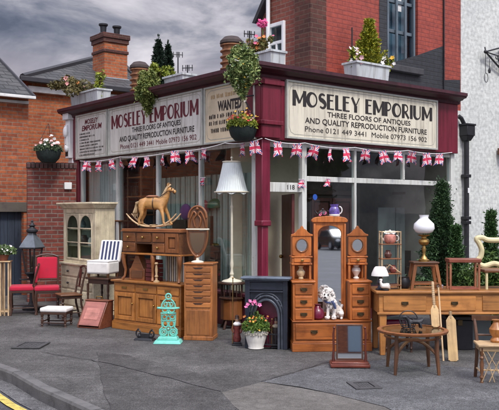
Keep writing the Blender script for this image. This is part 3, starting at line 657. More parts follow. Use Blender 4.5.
def text_mesh(txt, x0, x1, z0, h, bold=.0, y=-.004, shear=0):
    cu = bpy.data.curves.new('text', 'FONT'); cu.body = txt; cu.size = 1; cu.offset = bold; cu.shear = shear; cu.resolution_u = 3
    o = bpy.data.objects.new('text', cu); COL.objects.link(o); bpy.context.view_layer.update()
    dg = bpy.context.evaluated_depsgraph_get(); me = bpy.data.meshes.new_from_object(o.evaluated_get(dg))
    bpy.data.objects.remove(o); bpy.data.curves.remove(cu)
    xs = [v.co.x for v in me.vertices]; mb = MB(); lo, hi = min(xs), max(xs); s_ = (x1-x0)/(hi-lo); cap = .69
    mb.add([(x0+(v.co.x-lo)*s_, y, z0+v.co.y/cap*h) for v in me.vertices], [tuple(p.vertices) for p in me.polygons])
    bpy.data.meshes.remove(me); return mb
def merge(*mbs):
    r = MB()
    for b_ in mbs: r.add(b_.v, b_.f, 0); r.m[-len(b_.m):] = b_.m
    return r
def illegible(x0, x1, z0, h, y=-.004, rng=random.Random(3)):
    mb = MB(); x = x0
    while x < x1-.01:
        wd = rng.uniform(.35,.7)*h
        for k in range(rng.randint(2,3)):
            a = x+rng.uniform(0,wd*.6); mb.add([(a,y,z0),(a+h*.2,y,z0),(a+h*.2,y,z0+h*rng.uniform(.6,1)),(a,y,z0+h*rng.uniform(.7,1))], [(0,1,2,3)])
        zz_ = z0+h*rng.uniform(0,.85); mb.add([(x,y-.0005,zz_),(x+wd*.8,y-.0005,zz_),(x+wd*.8,y-.0005,zz_+h*.14),(x,y-.0005,zz_+h*.14)], [(0,1,2,3)])
        x += wd+h*.14
        if rng.random() < .18: x += h*.5
    return mb
def sign(label, x0, x1, z0, z1, frame, on, board=M_SIGN):
    # local frame: x to the reader's right, y away from the reader, z up
    t = thing('shop_sign', label, 'sign', on[0], on[1])
    MB().box(x0, x1, 0, .03, z0, z1).build('board', board, t, bev=.003)
    m = MB(); e = .03
    m.plate([(x0-e,z0-e),(x1+e,z0-e),(x1+e,z1+e),(x0-e,z1+e)], [(x0,z0),(x1,z0),(x1,z1),(x0,z1)], -.02, .03); m.build('frame', frame, t, bev=.004)
    m = MB(); q = .035; r = .10; y = -.0015
    # thin painted border line with notched corners
    A = [(x0+q+r,z0+q),(x1-q-r,z0+q),(x1-q-r*.3,z0+q+r*.3),(x1-q,z0+q+r),(x1-q,z1-q-r),(x1-q-r*.3,z1-q-r*.3),(x1-q-r,z1-q),(x0+q+r,z1-q),(x0+q+r*.3,z1-q-r*.3),(x0+q,z1-q-r),(x0+q,z0+q+r),(x0+q+r*.3,z0+q+r*.3)]
    stroke(m, A, .011, y, closed=True); m.build('border_line', paint((.38,.37,.31), .6, .2, 9), t, smooth=0)
    return t
M_SFR = paint((.40,.41,.37), .55, .2, 5, 0, .1, 'sign_frame')
# right front sign: origin on the fascia
a, b_ = u_at(285), u_at(433.5); Z0, Z1 = 2.79, 3.575
t = sign('long cream sign on the right front headed MOSELEY EMPORIUM in black', 0, b_-a, Z0, Z1, M_SFR, (S(a, -.055), 38.5)); Wd = b_-a
hh = Z1-Z0
deco('MOSELEY EMPORIUM', .10, Wd-.12, Z0+hh*.575, hh*.29).build('heading', M_INK, t, smooth=0)
merge(text_mesh('THREE FLOORS OF ANTIQUES', Wd*.235, Wd*.80, Z0+hh*.43, hh*.095, .012),
      text_mesh('AND QUALITY REPRODUCTION FURNITURE', Wd*.10, Wd*.925, Z0+hh*.275, hh*.105, .012),
      text_mesh('Phone 0121 449 3441  Mobile 07973 156 902', Wd*.10, Wd*.925, Z0+hh*.115, hh*.10, 0)).build('lettering', M_INK, t, smooth=0)
# left signs: reader's x runs from far end to the corner (-v)
def lsign(label, xa, xb, board=M_SIGNL):
    va, vb = v_at(xa), v_at(xb)
    o = S(-.055, va); return sign(label, 0, va-vb, Z0-.03, Z1, M_SFR, (o, 38.5-90), board), va-vb
t, Wd = lsign('wide cream sign on the left front with dark red MOSELEY EMPORIUM heading', 112, 205)
zb = Z0-.03; hh = Z1-zb
deco('MOSELEY EMPORIUM', .09, Wd-.10, zb+hh*.56, hh*.30).build('heading', M_INKRED, t, smooth=0)
merge(text_mesh('THREE FLOORS OF ANTIQUES', Wd*.28, Wd*.80, zb+hh*.42, hh*.10, .014),
      text_mesh('AND QUALITY REPRODUCTION FURNITURE', Wd*.13, Wd*.93, zb+hh*.25, hh*.11, .014)).build('lettering', M_INK, t, smooth=0)
text_mesh('Phone 0121 449 3441 Mobile 07973 156 902', Wd*.14, Wd*.95, zb+hh*.09, hh*.10, 0).build('phone_line', M_INKRED, t, smooth=0)
t, Wd = lsign('small grey list sign at the far end of the left front fascia', 79.5, 109.5)
merge(text_mesh('MOSELEY', Wd*.28, Wd*.72, zb+hh*.79, hh*.11, .02, shear=.2), text_mesh('EMPORIUM', Wd*.18, Wd*.84, zb+hh*.64, hh*.12, .02, shear=.2)).build('heading', M_INKRED, t, smooth=0)
merge(*[illegible(Wd*.10, Wd*e_, zb+hh*(.55-i*.072), hh*.042, rng=random.Random(i)) for i, e_ in enumerate((.45,.6,.42,.8,.72,.9,.85,.6))]).build('lettering', M_INK, t, smooth=0)
t, Wd = lsign('tan WANTED notice on the left front fascia beside the corner', 208.5, 257, paint((.62,.52,.36), .6, .2, 2, 0, .05, 'tan_sign_paint'))
text_mesh('WANTED', Wd*.27, Wd*.76, zb+hh*.56, hh*.17, .04).build('heading', M_INK, t, smooth=0)
merge(illegible(Wd*.08, Wd*.85, zb+hh*.43, hh*.08, rng=random.Random(11)), illegible(Wd*.08, Wd*.85, zb+hh*.31, hh*.08, rng=random.Random(12)), illegible(Wd*.12, Wd*.62, zb+hh*.17, hh*.085, rng=random.Random(13))).build('lettering', M_INK, t, smooth=0)
illegible(Wd*.12, Wd*.75, zb+hh*.80, hh*.08, rng=random.Random(21)).build('top_line', paint((.50,.34,.16), .6, .2, 9), t, smooth=0)
illegible(Wd*.5, Wd*.92, zb+hh*.37, hh*.07, y=-.006, rng=random.Random(15)).build('red_line', M_FRED, t, smooth=0)
# door number on the transom
text_mesh('118', DL*.62, DL*.80, 2.03, .065, .02, y=-.0415).build('door_number', M_INK, dfr, smooth=0)
# ------------------------------------------------------------------ bunting
def union_color(x, y):      # x,y in -1..1 ; 0 blue, 1 white, 2 red
    if abs(x) < .14 or abs(y) < .2: return 2
    if abs(x) < .26 or abs(y) < .36: return 1
    d = min(abs(x-y), abs(x+y))
    if d < .11: return 2
    if d < .3: return 1
    return 0
FLAGM = [fabric((.035,.04,.22)), fabric((.72,.66,.68)), fabric((.58,.03,.09))]
def flag_mesh(wd, ht, seed, notch=.25):
    g = random.Random(seed); nx, ny = 14, 18; mb = MB(); vs = []
    ph, tw = g.uniform(0,6), g.uniform(-.5,.5)
    for j in range(ny+1):
        for i in range(nx+1):
            x = i/nx*2-1; y = j/ny; flare = .72+.36*y
            X = x*wd/2*flare; Zz = -y*ht + (ht*notch*(1-abs(x))*y*y)
            Y = .030*math.sin(ph+3.4*x+4*y)*y+.05*tw*x*y+.010*math.sin(ph*2+7*x)*y; X += .018*tw*y*y*2
            vs.append((X, Y, Zz))
    fs = []; ms = []
    for j in range(ny):
        for i in range(nx):
            fs.append((j*(nx+1)+i, j*(nx+1)+i+1, (j+1)*(nx+1)+i+1, (j+1)*(nx+1)+i))
            x = (i+.5)/nx*2-1; y = (j+.5)/ny*2-1; ms.append(union_color(x, y))
    mb.v = vs; mb.f = fs; mb.m = ms; return mb
def bunting(label, pts, flags, sag=.05):
    t = thing('bunting', label, 'bunting', (0,0,0))
    line = []
    for a, b_ in zip(pts[:-1], pts[1:]):
        for k in range(10):
            q = k/10; p = a.lerp(b_, q); line.append(p-Vector((0,0,sag*4*q*(1-q))))
    line.append(pts[-1]); MB().tube(line, .006, 5).build('string', M_WHITE, t)
    for i, (p, ang, wd, ht) in enumerate(flags):
        best = min(line, key=lambda q: (q.xy-p.xy).length); g = random.Random(i*7+3)
        flag_mesh(wd, ht, i*3+1, g.uniform(.1,.4)).build('flag', FLAGM, t, loc=(best.x, best.y, best.z+.005), rot=(R(g.uniform(-16,10)), R(g.uniform(-16,16)), ang+R(g.uniform(-48,48))))
    return t
yo = -.10
rp = lambda x, y: S(u_at(x, yo), yo, S(u_at(x,yo),yo).y*(HY-y)/K+EYE)
lp = lambda x, y: S(yo, v_at(x, yo), S(yo, v_at(x,yo)).y*(HY-y)/K+EYE)
fl = [(rp(x,140), ANG*.45, .165, .22) for x in (278.5, 297.5, 315, 331, 347, 366, 380.5, 397, 411.5, 426, 441)]
bunting('string of Union Jack flags hanging under the long black-lettered sign', [rp(265,138.5), rp(305,143), rp(355,147.5), rp(408,150.5), rp(452,152.5)], fl, .035)
fl = [(lp(x,140), (ANG-R(90))*.6, .17, .21) for x in (256, 243, 206, 190, 176, 162, 146, 134, 122, 110, 99, 88)]
bunting('string of Union Jack flags hanging under the signs of the left front', [lp(262,138.5), lp(225,143), lp(175,151), lp(120,157), lp(80,161)], fl, .035)
# ------------------------------------------------------------------ main brick building above and behind
A0, B0 = 1.54, .6
UB = u_at(460.5, B0)
t = thing('brick_building', 'tall brick building rising behind the shop with red painted front and barred window', 'building', C0, 38.5)
HT = 9.0; BK = 1.3
wu0, wu1 = u_at(386.5, B0), u_at(418, B0); yb = S(wu0,B0).y
wz0 = 1.7+(212-64)*yb/K; wz1 = 6.3
mb = MB(); z0 = 3.6
VEND = v_at(261, A0)
mb.box(A0+.002, wu0, B0, B0+.3, z0, HT); mb.box(wu1, UB, B0, B0+.3, z0, HT); mb.box(wu0, wu1, B0, B0+.3, z0, wz0); mb.box(wu0, wu1, B0, B0+.3, wz1, HT)
mb.build('front_wall', B_RED, t, smooth=0)
# dark painted patch: 3 mm skin on the red wall
zz = lambda x, y: S(u_at(x,B0),B0).y*(HY-y)/K+EYE
mb = MB(); yy = B0-.004
def poly(mb, pts, y): mb.add([(u_at(x,B0), y, zz(x,yv)) for x, yv in pts], [tuple(range(len(pts)))])
poly(mb, [(387,64),(418.3,55),(443,46),(443,80),(460,80),(460,104),(380,104),(380,64)], yy)
poly(mb, [(379,-60),(386.8,-60),(386.8,64),(379,64)], yy)
mb.build('painted_band', B_BLACK, t, smooth=0)
mb = MB(); mb.box(u_at(443,B0)-.012, u_at(443,B0)+.012, B0-.03, B0-.006, 3.6, HT); mb.build('cable', M_IRON, t)
# barred window
f = MB(); fw = .07
f.box(wu0, wu0+fw, B0+.06, B0+.14, wz0, wz1); f.box(wu1-fw, wu1, B0+.06, B0+.14, wz0, wz1); f.box(wu0+fw, wu1-fw, B0+.06, B0+.14, wz0, wz0+.08)
for zc in (wz0+.62, wz0+1.15, wz0+1.68): f.box(wu0+fw, wu1-fw, B0+.07, B0+.13, zc-.03, zc+.03)
wn = f.build('window', paint((.10,.13,.155), .5, .25, 4, 0, .1, 'grey_window_paint'), t, bev=.005)
f = MB(); nb = 3
for i in range(nb+1):
    x = wu0+fw+(wu1-wu0-2*fw)*(i+.0)/nb; f.box(x-.022, x+.022, B0+.02, B0+.05, wz0+.05, wz1)
f.build('bars', paint((.13,.17,.20), .45, .25, 4, .3, .1, 'bar_paint'), wn, bev=.004)
MB().box(wu0+fw, wu1-fw, B0+.10, B0+.106, wz0+.08, wz1).build('pane', glassm((.75,.85,.9), 2.2), wn, smooth=0)
MB().box(wu0, wu1, B0+.285, B0+.299, wz0, wz1).build('curtain', paint((.16,.21,.24), .8, .5, 3), wn)
MB().box(wu0+.33, wu0+.50, B0+.094, B0+.098, wz0+1.0, wz0+1.28).build('notice', M_PALE, wn)
sl_ = MB(); sl_.box(wu0-.16, wu1+.05, B0-.10, B0+.06, wz0-.11, wz0-.002); sl_.build('sill', paint((.05,.05,.055), .7, .3, 6, 0, .4), t, bev=.01)
l_ = MB(); l_.box(wu0-.1, wu1+.1, B0-.012, B0+.05, wz0+1.75, wz0+2.1); l_.build('lintel', B_BLACK, t)
# left brown gable wall
gw = MB(); e = .0
zv = lambda x, y: S(A0, v_at(x,A0)).y*(HY-y)/K+EYE
ve0 = VEND
vw0, vw1 = v_at(285.5, A0), v_at(269.5, A0); zw0, zw1 = 3.75, zv(284, 21)
zs = zv(262, 17); ztop = HT
slope = (zv(273,-8)-zs)/(v_at(262,A0)-v_at(273,A0))
hz = min(ztop, zs+slope*(ve0-B0))
def wallquad(m, va, vb):
    za = min(HT, zs+slope*(ve0-va)); zb2 = min(HT, zs+slope*(ve0-vb))
    m.prismx([(va,3.6),(vb,3.6),(vb,zb2),(va,za)], A0, A0+.3)
vs3 = v_at(297, A0)
m = MB(); m.prismx([(vw0,zw1),(vw1,zw1),(vw1,min(HT,zs+slope*(ve0-vw1))),(vw0,min(HT,zs+slope*(ve0-vw0)))], A0, A0+.3)
wallquad(m, vs3, vw0); wallquad(m, vw1, ve0); m.build('side_wall', B_BROWN, t, smooth=0)
m = MB(); m.box(A0-.05, A0+.3, B0-.001, vs3, 3.6, HT); m.build('shaded_return', B_DBROWN, t, smooth=0)  # darker brick puts the shade on this wall return into its colour
m = MB(); m.prismx([(ve0+.03,zs-.12),(ve0+.10,zs-.1),(ve0-2.4,zs+slope*2.5+.05),(ve0-2.4,zs+slope*2.5-.14)], A0-.12, A0+.35); m.build('bargeboard', M_GUT, t)
f = MB(); q = .06
f.plate([(vw0,zw0),(vw1,zw0),(vw1,zw1),(vw0,zw1)], [(vw0+q,zw0+q),(vw1-q,zw0+q),(vw1-q,zw1-q),(vw0+q,zw1-q)], 0, .1)
f.v = [(A0+.06-y+.0, x, z) for x, y, z in f.v]
f.box(A0-.03, A0+.05, vw0+q, vw1-q, zw1-.36, zw1-.31); f.box(A0-.03, A0+.05, (vw0+vw1)/2-.018, (vw0+vw1)/2+.018, zw0+q, zw1-.36)
wn2 = f.build('window', M_WHITE, t, bev=.005)
m = MB(); vp = v_at(268.5,A0-.06); m.tube([(A0-.07,vp,3.7),(A0-.07,vp,HT)], .035, 8); m.build('downpipe', M_WHITE, t)
MB().box(A0+.0, A0+.006, vw0+q, vw1-q, zw0+q, zw1-q).build('pane', glassm((.5,.62,.66), 1.3), wn2, smooth=0)
MB().box(A0+.2, A0+.22, vw0, vw1, zw0, zw1).build('curtain', paint((.30,.36,.38), .8, .2, 3), wn2)
# slate back roof slope of that wing so that the gable has depth
m = MB(); m.box(A0+.30, UB, B0+.3, VEND, 3.75, HT-.02) if False else None
m = MB(); m.box(UB-.3, UB-.002, B0+.3, ve0+.5, 3.6, HT); m.box(A0+.3, UB-.3, ve0-.3, ve0-.02, 3.6, zs-.15); m.build('back_wall', B_BROWN, t, smooth=0)
# ------------------------------------------------------------------ white painted building on the right
t = thing('white_building', 'white painted brick building at the right edge, side by side with the shop', 'building', S(U1+.02, B0-.01), 38.5)
m = MB(); m.box(0, UB-U1-.02, 0, 3, 0, 3.62); m.box(UB-U1-.02, 10, 0, 3, 0, 9.5); m.build('wall', B_WHITE, t, smooth=0)
m = MB(); m.box(-.005, 9, -.02, -.002, 0, .35); m.build('plinth', paint((.16,.17,.18), .8, .3, 3, 0, .4), t)
# drainpipe with hopper
VWH = B0-.01
uu = u_at(466.5, VWH-.08); pz = S(uu, VWH-.08); zpx = lambda y: EYE+(HY-y)/K*pz.y
t = thing('drainpipe', 'black drainpipe with square hopper head on the white wall', 'drainpipe', (pz.x, pz.y, 0), 38.5)
MB().tube([(0,0,0),(0,0,zpx(138))], .048, 12).build('pipe', M_IRON, t)
m = MB(); m.frustum((-.06,.06,-.06,.06), (-.11,.11,-.10,.07), zpx(141), zpx(136)); m.box(-.12, .12, -.11, .075, zpx(136), zpx(126)); m.box(-.135,.135,-.125,.078,zpx(126),zpx(124)); m.build('hopper', M_IRON, t, bev=.01)
MB().tube([(-.08,-.0,zpx(124)),(-.16,.0,zpx(119)),(-.22,.02,zpx(117))], .04, 10).build('inlet_pipe', M_IRON, t)
for z in (.5, 1.5, zpx(176), zpx(218)): MB().box(-.075, .075, -.055, .07, z-.03, z+.03).build('pipe_clip', M_IRON, t, bev=.006)
MB().box(-.03, .03, -.058, -.05, zpx(193), zpx(188)).build('sticker', M_WHITE, t)
# wrought iron bracket
o = u_at(499, VWH); bz = S(o+.03, VWH); zq = lambda y: EYE+(HY-y)/K*bz.y
t = thing('wall_bracket', 'black wrought iron sign bracket sticking out from the white wall', 'bracket', (bz.x, bz.y, 0), 38.5)
tip = (u_at(476.5, VWH)-o-.03, -.18)
E_ = Vector((-.66, -.12, zq(57))); W0 = Vector((.05, -.06, 0))
m = MB()
m.box(-.04, .14, -.10, -.002, zq(72), zq(51))
m.tube([W0+Vector((0,0,zq(47))), E_], .016, 6); m.tube([W0+Vector((0,0,zq(73))), E_], .020, 6); m.tube([W0+Vector((0,0,zq(58))), E_], .012, 6)
m.ring((-.16,-.1,zq(61)), .05, .05, .011, 14, 5); m.ring((-.27,-.11,zq(60)), .035, .035, .010, 14, 5)
m.ball(E_, .035); m.tube([E_, E_+Vector((-.02,0,.09))], .012, 6)
m.build('frame', M_IRON, t)
m = MB(); m.tube([E_, E_+Vector((0,0,-.42))], .006, 5); m.ring(E_+Vector((.02,0,-.5)), .06, .09, .006, 16, 5); m.tube([E_+Vector((.13,0,-.12)), E_+Vector((.13,0,-.33))], .006, 5); m.lathe([(.02,0),(.03,.05),(.01,.1)], E_+Vector((.13,0,-.40)), 8)
m.build('chain', M_IRON, t)
MB().box(0, .3, -.2, -.03, zpx(152), zpx(145)).build('lamp_arm', M_BROWN, None, bev=.01, loc=(S(u_at(496,VWH),VWH)[0], S(u_at(496,VWH),VWH)[1], 0), rot=(0,0,ANG))
tag(bpy.data.objects['lamp_arm'], 'small brown wooden end of a shelf on the white wall at the edge', 'shelf')
bpy.data.objects['lamp_arm'].name = 'wall_shelf'
# ------------------------------------------------------------------ furniture helpers
def drawer(par, x0, x1, z0, z1, y, mat, hm=None, handle='knob', nh=1, name='drawer'):
    o = MB().box(x0, x1, y-.012, y+.02, z0, z1).build(name, mat, par, bev=.006)
    if handle:
        hm = hm or M_BRASS
        for i in range(nh):
            cx = x0+(x1-x0)*(i+.5)/nh if nh == 1 else x0+(x1-x0)*(.25+.5*i)
            cz = (z0+z1)/2; h = MB()
            if handle == 'knob': h.lathe([(.008,0),(.008,.012),(.018,.02),(.02,.03),(.012,.038)], (0,0,0), 12); h.build('handle', hm, o, loc=(cx,y-.012,cz), rot=(R(90),0,0)); continue
            if handle == 'swing':
                h.box(cx-.042, cx+.042, y-.016, y-.012, cz-.014, cz+.020)
                h.ring((cx, y-.024, cz+.004), .034, .024, .006, 12, 5, a0=180, a1=360); h.ball((cx-.034,y-.022,cz+.005), .008, n=8, m=5); h.ball((cx+.034,y-.022,cz+.005), .008, n=8, m=5)
            if handle == 'cup': h.box(cx-.05, cx+.05, y-.02, y-.012, cz-.012, cz+.016)
            h.build('handle', hm, o)
    return o
def panel_door(par, x0, x1, z0, z1, y, mat, matz=None, knob=None, name='door'):
    s = .055; m = MB()
    m.box(x0, x0+s, y-.014, y+.016, z0, z1); m.box(x1-s, x1, y-.014, y+.016, z0, z1); m.box(x0+s, x1-s, y-.0138, y+.016, z1-s, z1); m.box(x0+s, x1-s, y-.0138, y+.016, z0, z0+s)
    o = m.build(name, matz or mat, par, bev=.004)
    p = MB(); p.box(x0+s, x1-s, y, y+.012, z0+s, z1-s); p.frustum((x0+s+.02,x1-s-.02,y-.001,y),(x0+s+.02,x1-s-.02,y-.001,y),z0+s+.02,z1-s-.02)
    p.build('panel', matz or mat, o, bev=.004)
    if knob: MB().ball((knob, y-.028, (z0+z1)/2+.05), .014, n=10, m=7).build('knob', M_BRASS, o)
    return o
def turned(h, r, n=12, seed=0):
    g = random.Random(seed)
    return [(r*.8,0),(r*.7,h*.05),(r*.55,h*.1),(r,h*.18),(r*.62,h*.24),(r*.8,h*.34),(r*.95,h*.55),(r*.6,h*.66),(r*1.05,h*.72),(r*.65,h*.77),(r,h*.84),(r,h)]
def arch_outline(x0, x1, z0, zs, zt, n=12):    # rectangle with elliptical arched top, counter-clockwise
    pts = [(x0,z0),(x1,z0)]; cx = (x0+x1)/2; rx = (x1-x0)/2
    for i in range(n+1):
        a = math.pi*i/n; pts.append((cx+rx*math.cos(a), zs+(zt-zs)*math.sin(a)))
    return pts
def face(mb, pts, y, mat=0): return mb.add([(x,y,z) for x, z in pts], [tuple(range(len(pts)))], mat)
def bottom_z(): return 0
# ------------------------------------------------------------------ triple dressing table
def dressing_table():
    c = G(332.5, 351.5); px = c.y/K
    t = thing('dressing_table', 'tall honey oak dressing table with arched centre mirror and two small mirrored towers', 'dressing table', c, 3)
    X = lambda x: (x-332.5)*px; Z = lambda y: (351.5-y)*px
    d = .45; w0, w1 = X(293), X(371.5)
    m = MB(); m.box(w0-.012, w1+.012, -.012, d, 0, Z(343)); m.box(w0, w1, 0, d, Z(343), Z(322)); m.box(w0-.012, w1+.012, -.014, d, Z(322), Z(320.5)); m.box(w0-.004,w1+.004,-.005,d,Z(343),Z(341.5))
    m.build('base', M_ORANGE, t, bev=.006)
    drawer(t, w0+.03, w1-.03, Z(339.5), Z(323.5), -.002, M_ORANGE, M_DBRASS, 'swing', 2)
    for s, (a, b) in ((-1, (X(293), X(314.5))), (1, (X(350.5), X(371.5)))):
        m = MB(); m.box(a, b, .02, d, Z(320.5), Z(283)); p = m.build('pedestal', M_ORANGEZ, t, bev=.005)
        hz = (Z(283)-Z(320.5))/3
        for i in range(3): drawer(t, a+.025, b-.025, Z(320.5)+hz*i+.012, Z(320.5)+hz*(i+1)-.012, .02, M_ORANGE, M_DBRASS, 'swing')
        MB().box(a-.015, b+.015, 0, d+.005, Z(283), Z(281)).build('pedestal_top', M_ORANGE, t, bev=.006)
        ta, tb = a+.012, b-.012; y0 = .2
        m = MB()
        for x in (ta, tb-.028): m.box(x, x+.028, y0, y0+.028, Z(281), Z(266)); m.box(x, x+.028, d-.04, d-.012, Z(281), Z(266))
        m.box(ta, tb, d-.012, d, Z(281), Z(262)); m.box(ta-.008, tb+.008, y0-.01, d, Z(266), Z(264)); m.box(ta-.012, tb+.012, y0-.014, d, Z(258.5), Z(257)); m.box(ta, tb, y0, d, Z(264), Z(258.5))
        tw = m.build('tower', M_ORANGEZ, t, bev=.004)
        drawer(tw, ta+.02, tb-.02, Z(263.3), Z(259.2), y0, M_ORANGE, M_BRASS, 'knob')
        cx = (ta+tb)/2; cz = Z(246); r = 6.6*px; n = 24
        zt = Z(236.5); hw = (tb-ta)/2
        out = []
        for i in range(n):
            a_ = 2*math.pi*i/n; dx, dz = math.cos(a_), math.sin(a_); k = min(hw/abs(dx) if abs(dx)>1e-6 else 9, ((zt-cz) if dz > 0 else (cz-Z(257)))/abs(dz) if abs(dz)>1e-6 else 9); out.append((cx+dx*k, cz+dz*k))
        inn = [(cx+r*math.cos(2*math.pi*i/n)*.9, cz+r*math.sin(2*math.pi*i/n)) for i in range(n)]
        m = MB(); m.plate(out, inn, y0, y0+.03); m.box(ta, tb, y0+.03, d-.05, Z(257), Z(237)); 
        ped = [(ta-.015,zt),(tb+.015,zt),(tb+.015,zt+.02),(tb-.02,zt+.03)]+[(cx+hw*.62*math.cos(math.pi*i/10), zt+.035+.06*math.sin(math.pi*i/10)**1.0) for i in range(1,5)]+[(cx+.02,zt+.105),(cx,zt+.13),(cx-.02,zt+.105)]+[(cx+hw*.62*math.cos(math.pi*i/10), zt+.035+.06*math.sin(math.pi*i/10)) for i in range(6,10)]+[(ta+.02,zt+.03),(ta-.015,zt+.02)]
        m.prism(ped, y0-.012, y0+.04); fr = m.build('mirror_case', M_ORANGEZ, tw, bev=.003)
        m = MB(); m.ring((cx, y0-.004, cz), r*.93, r*1.02, .009, 28, 6); m.build('moulding', M_OAK, fr)
        m = MB(); face(m, [(cx+r*.92*math.cos(2*math.pi*i/28), cz+r*1.02*math.sin(2*math.pi*i/28)) for i in range(28)], y0+.018); m.build('mirror', M_MIRROR, tw, smooth=0)
    # centre mirror
    x0, x1, zt = X(316.5), X(349), Z(219); y0 = .24
    m = MB()
    out = arch_outline(x0, x1, Z(320.5), Z(221), zt); inn = arch_outline(x0+.05, x1-.05, Z(315), Z(234), Z(226))
    m.plate(out, inn, y0, y0+.05); m.box(x0, x1, y0+.05, y0+.065, Z(320), Z(222))
    m.prism([(x0-.02,Z(222.5)),(x1+.02,Z(222.5)),(x1+.03,Z(220.5))]+[((x0+x1)/2+(x1-x0)*.53*math.cos(math.pi*i/12), Z(219)+.035*math.sin(math.pi*i/12)) for i in range(0,13)]+[(x0-.03,Z(220.5))], y0-.03, y0+.08)
    for x in (x0-.005, x1-.02): m.tube([(x+.012,y0-.01,Z(319)),(x+.012,y0-.01,Z(224))], .014, 8)
    mf = m.build('mirror_frame', M_ORANGEZ, t, bev=.005)
    m = MB(); face(m, arch_outline(x0+.045, x1-.045, Z(316), Z(234), Z(225.5)), 0)
    zc = (Z(315)+Z(226))/2
    o = MB(); o.v = [(x, 0, z-zc) for x, y, z in m.v]; o.f = m.f; o.m = m.m
    o.build('mirror', M_MIRROR, mf, smooth=0, loc=(0, y0+.034, zc), rot=(R(-.55), 0, R(-1.6)))
    return t, c, px
DT, DC, DPX = dressing_table()
def on_dt(x, y, dy): return Vector((DC.x+(x-332.5)*DPX-dy*math.sin(R(3)), DC.y+dy+(x-332.5)*DPX*.05, (351.5-y)*DPX))
def vase(loc, label, prof, mat, group=None, cat='vase', nm_='vase'):
    o = MB().lathe(prof, (0,0,0), 20).build(nm_, mat, None, loc=loc); return tag(o, label, cat, group)
vase(on_dt(303.7, 280.9, .30), 'cream bulbous vase in the left tower shelf of the dressing table', [(.03,0),(.035,.01),(.025,.02),(.05,.06),(.055,.09),(.03,.12),(.022,.14),(.04,.165)], paint((.62,.50,.30), .25, .3, 20, 0, .1, 'glazed_cream', coat=.5))
vase(on_dt(361, 280.9, .30), 'white footed urn in the right tower shelf of the dressing table', [(.035,0),(.038,.012),(.02,.03),(.035,.06),(.058,.10),(.05,.135),(.03,.15),(.042,.175)], M_CERAM)
# purple jug and patterned cup on the centre mirror
j = on_dt(338, 217.5, .27); t = thing('china_jug', 'purple and white china jug on top of the tall dressing table mirror', 'jug', j)
MB().lathe([(.035,0),(.06,.02),(.068,.06),(.062,.10),(.045,.13),(.055,.165)], (0,0,0), 18).build('body', paint((.13,.08,.34), .25, 1.2, 14, 0, .05, 'purple_china', coat=.5), t)
MB().ring((.06,0,.09), .035, .045, .008, 12, 5, a0=-90, a1=90).build('handle', M_CERAM, t)
MB().lathe([(.05,.0),(.069,.022),(.0695,.035),(.069,.042)], (0,0,-.001), 18).build('foot_band', M_CERAM, t)
j = on_dt(326, 217.5, .27); t = thing('china_teapot', 'dark china teapot with pink roses on top of the tall dressing table mirror', 'teapot', j)
MB().lathe([(.03,0),(.05,.015),(.06,.045),(.05,.075),(.03,.085),(.012,.095),(.015,.105),(.003,.115)], (0,0,0), 18).build('body', paint((.03,.025,.03), .2, .5, 14, 0, .05, 'black_china', coat=.5), t)
m = MB(); m.tube([(-.05,0,.035),(-.085,0,.06),(-.095,0,.085)], [.014,.010,.008], 8); m.build('spout', M_BLACK, t)
m = MB(); m.ring((.06,0,.05), .03, .03, .006, 12, 5, a0=-90, a1=90); m.build('handle', M_BLACK, t)
m = MB(); [m.flower((x,-.058+abs(x)*.3,z), .018, 0) for x, z in ((-.02,.05),(.015,.035),(.03,.055),(-.035,.03))]; m.build('painted_roses', M_PINK, t)
# ------------------------------------------------------------------ skinned bodies
def skinned(name, joints, edges, mat, parent, sub=2, loc=None, rot=None):
    me = bpy.data.meshes.new(name); ks = list(joints); ix = {k: i for i, k in enumerate(ks)}
    me.from_pydata([joints[k][:3] for k in ks], [(ix[a], ix[b]) for a, b in edges], [])
    me.materials.append(mat)
    o = bpy.data.objects.new(name, me); COL.objects.link(o)
    if parent: o.parent = parent
    sk = o.modifiers.new('skin', 'SKIN'); sk.use_smooth_shade = True
    for k, v in zip(ks, me.skin_vertices[0].data):
        r = joints[k][3]; r = r if isinstance(r, tuple) else (r, r); v.radius = r; v.use_root = (k == ks[0])
    ss = o.modifiers.new('sub', 'SUBSURF'); ss.levels = sub; ss.render_levels = sub
    if loc is not None: o.location = loc
    if rot is not None: o.rotation_euler = rot
    return o
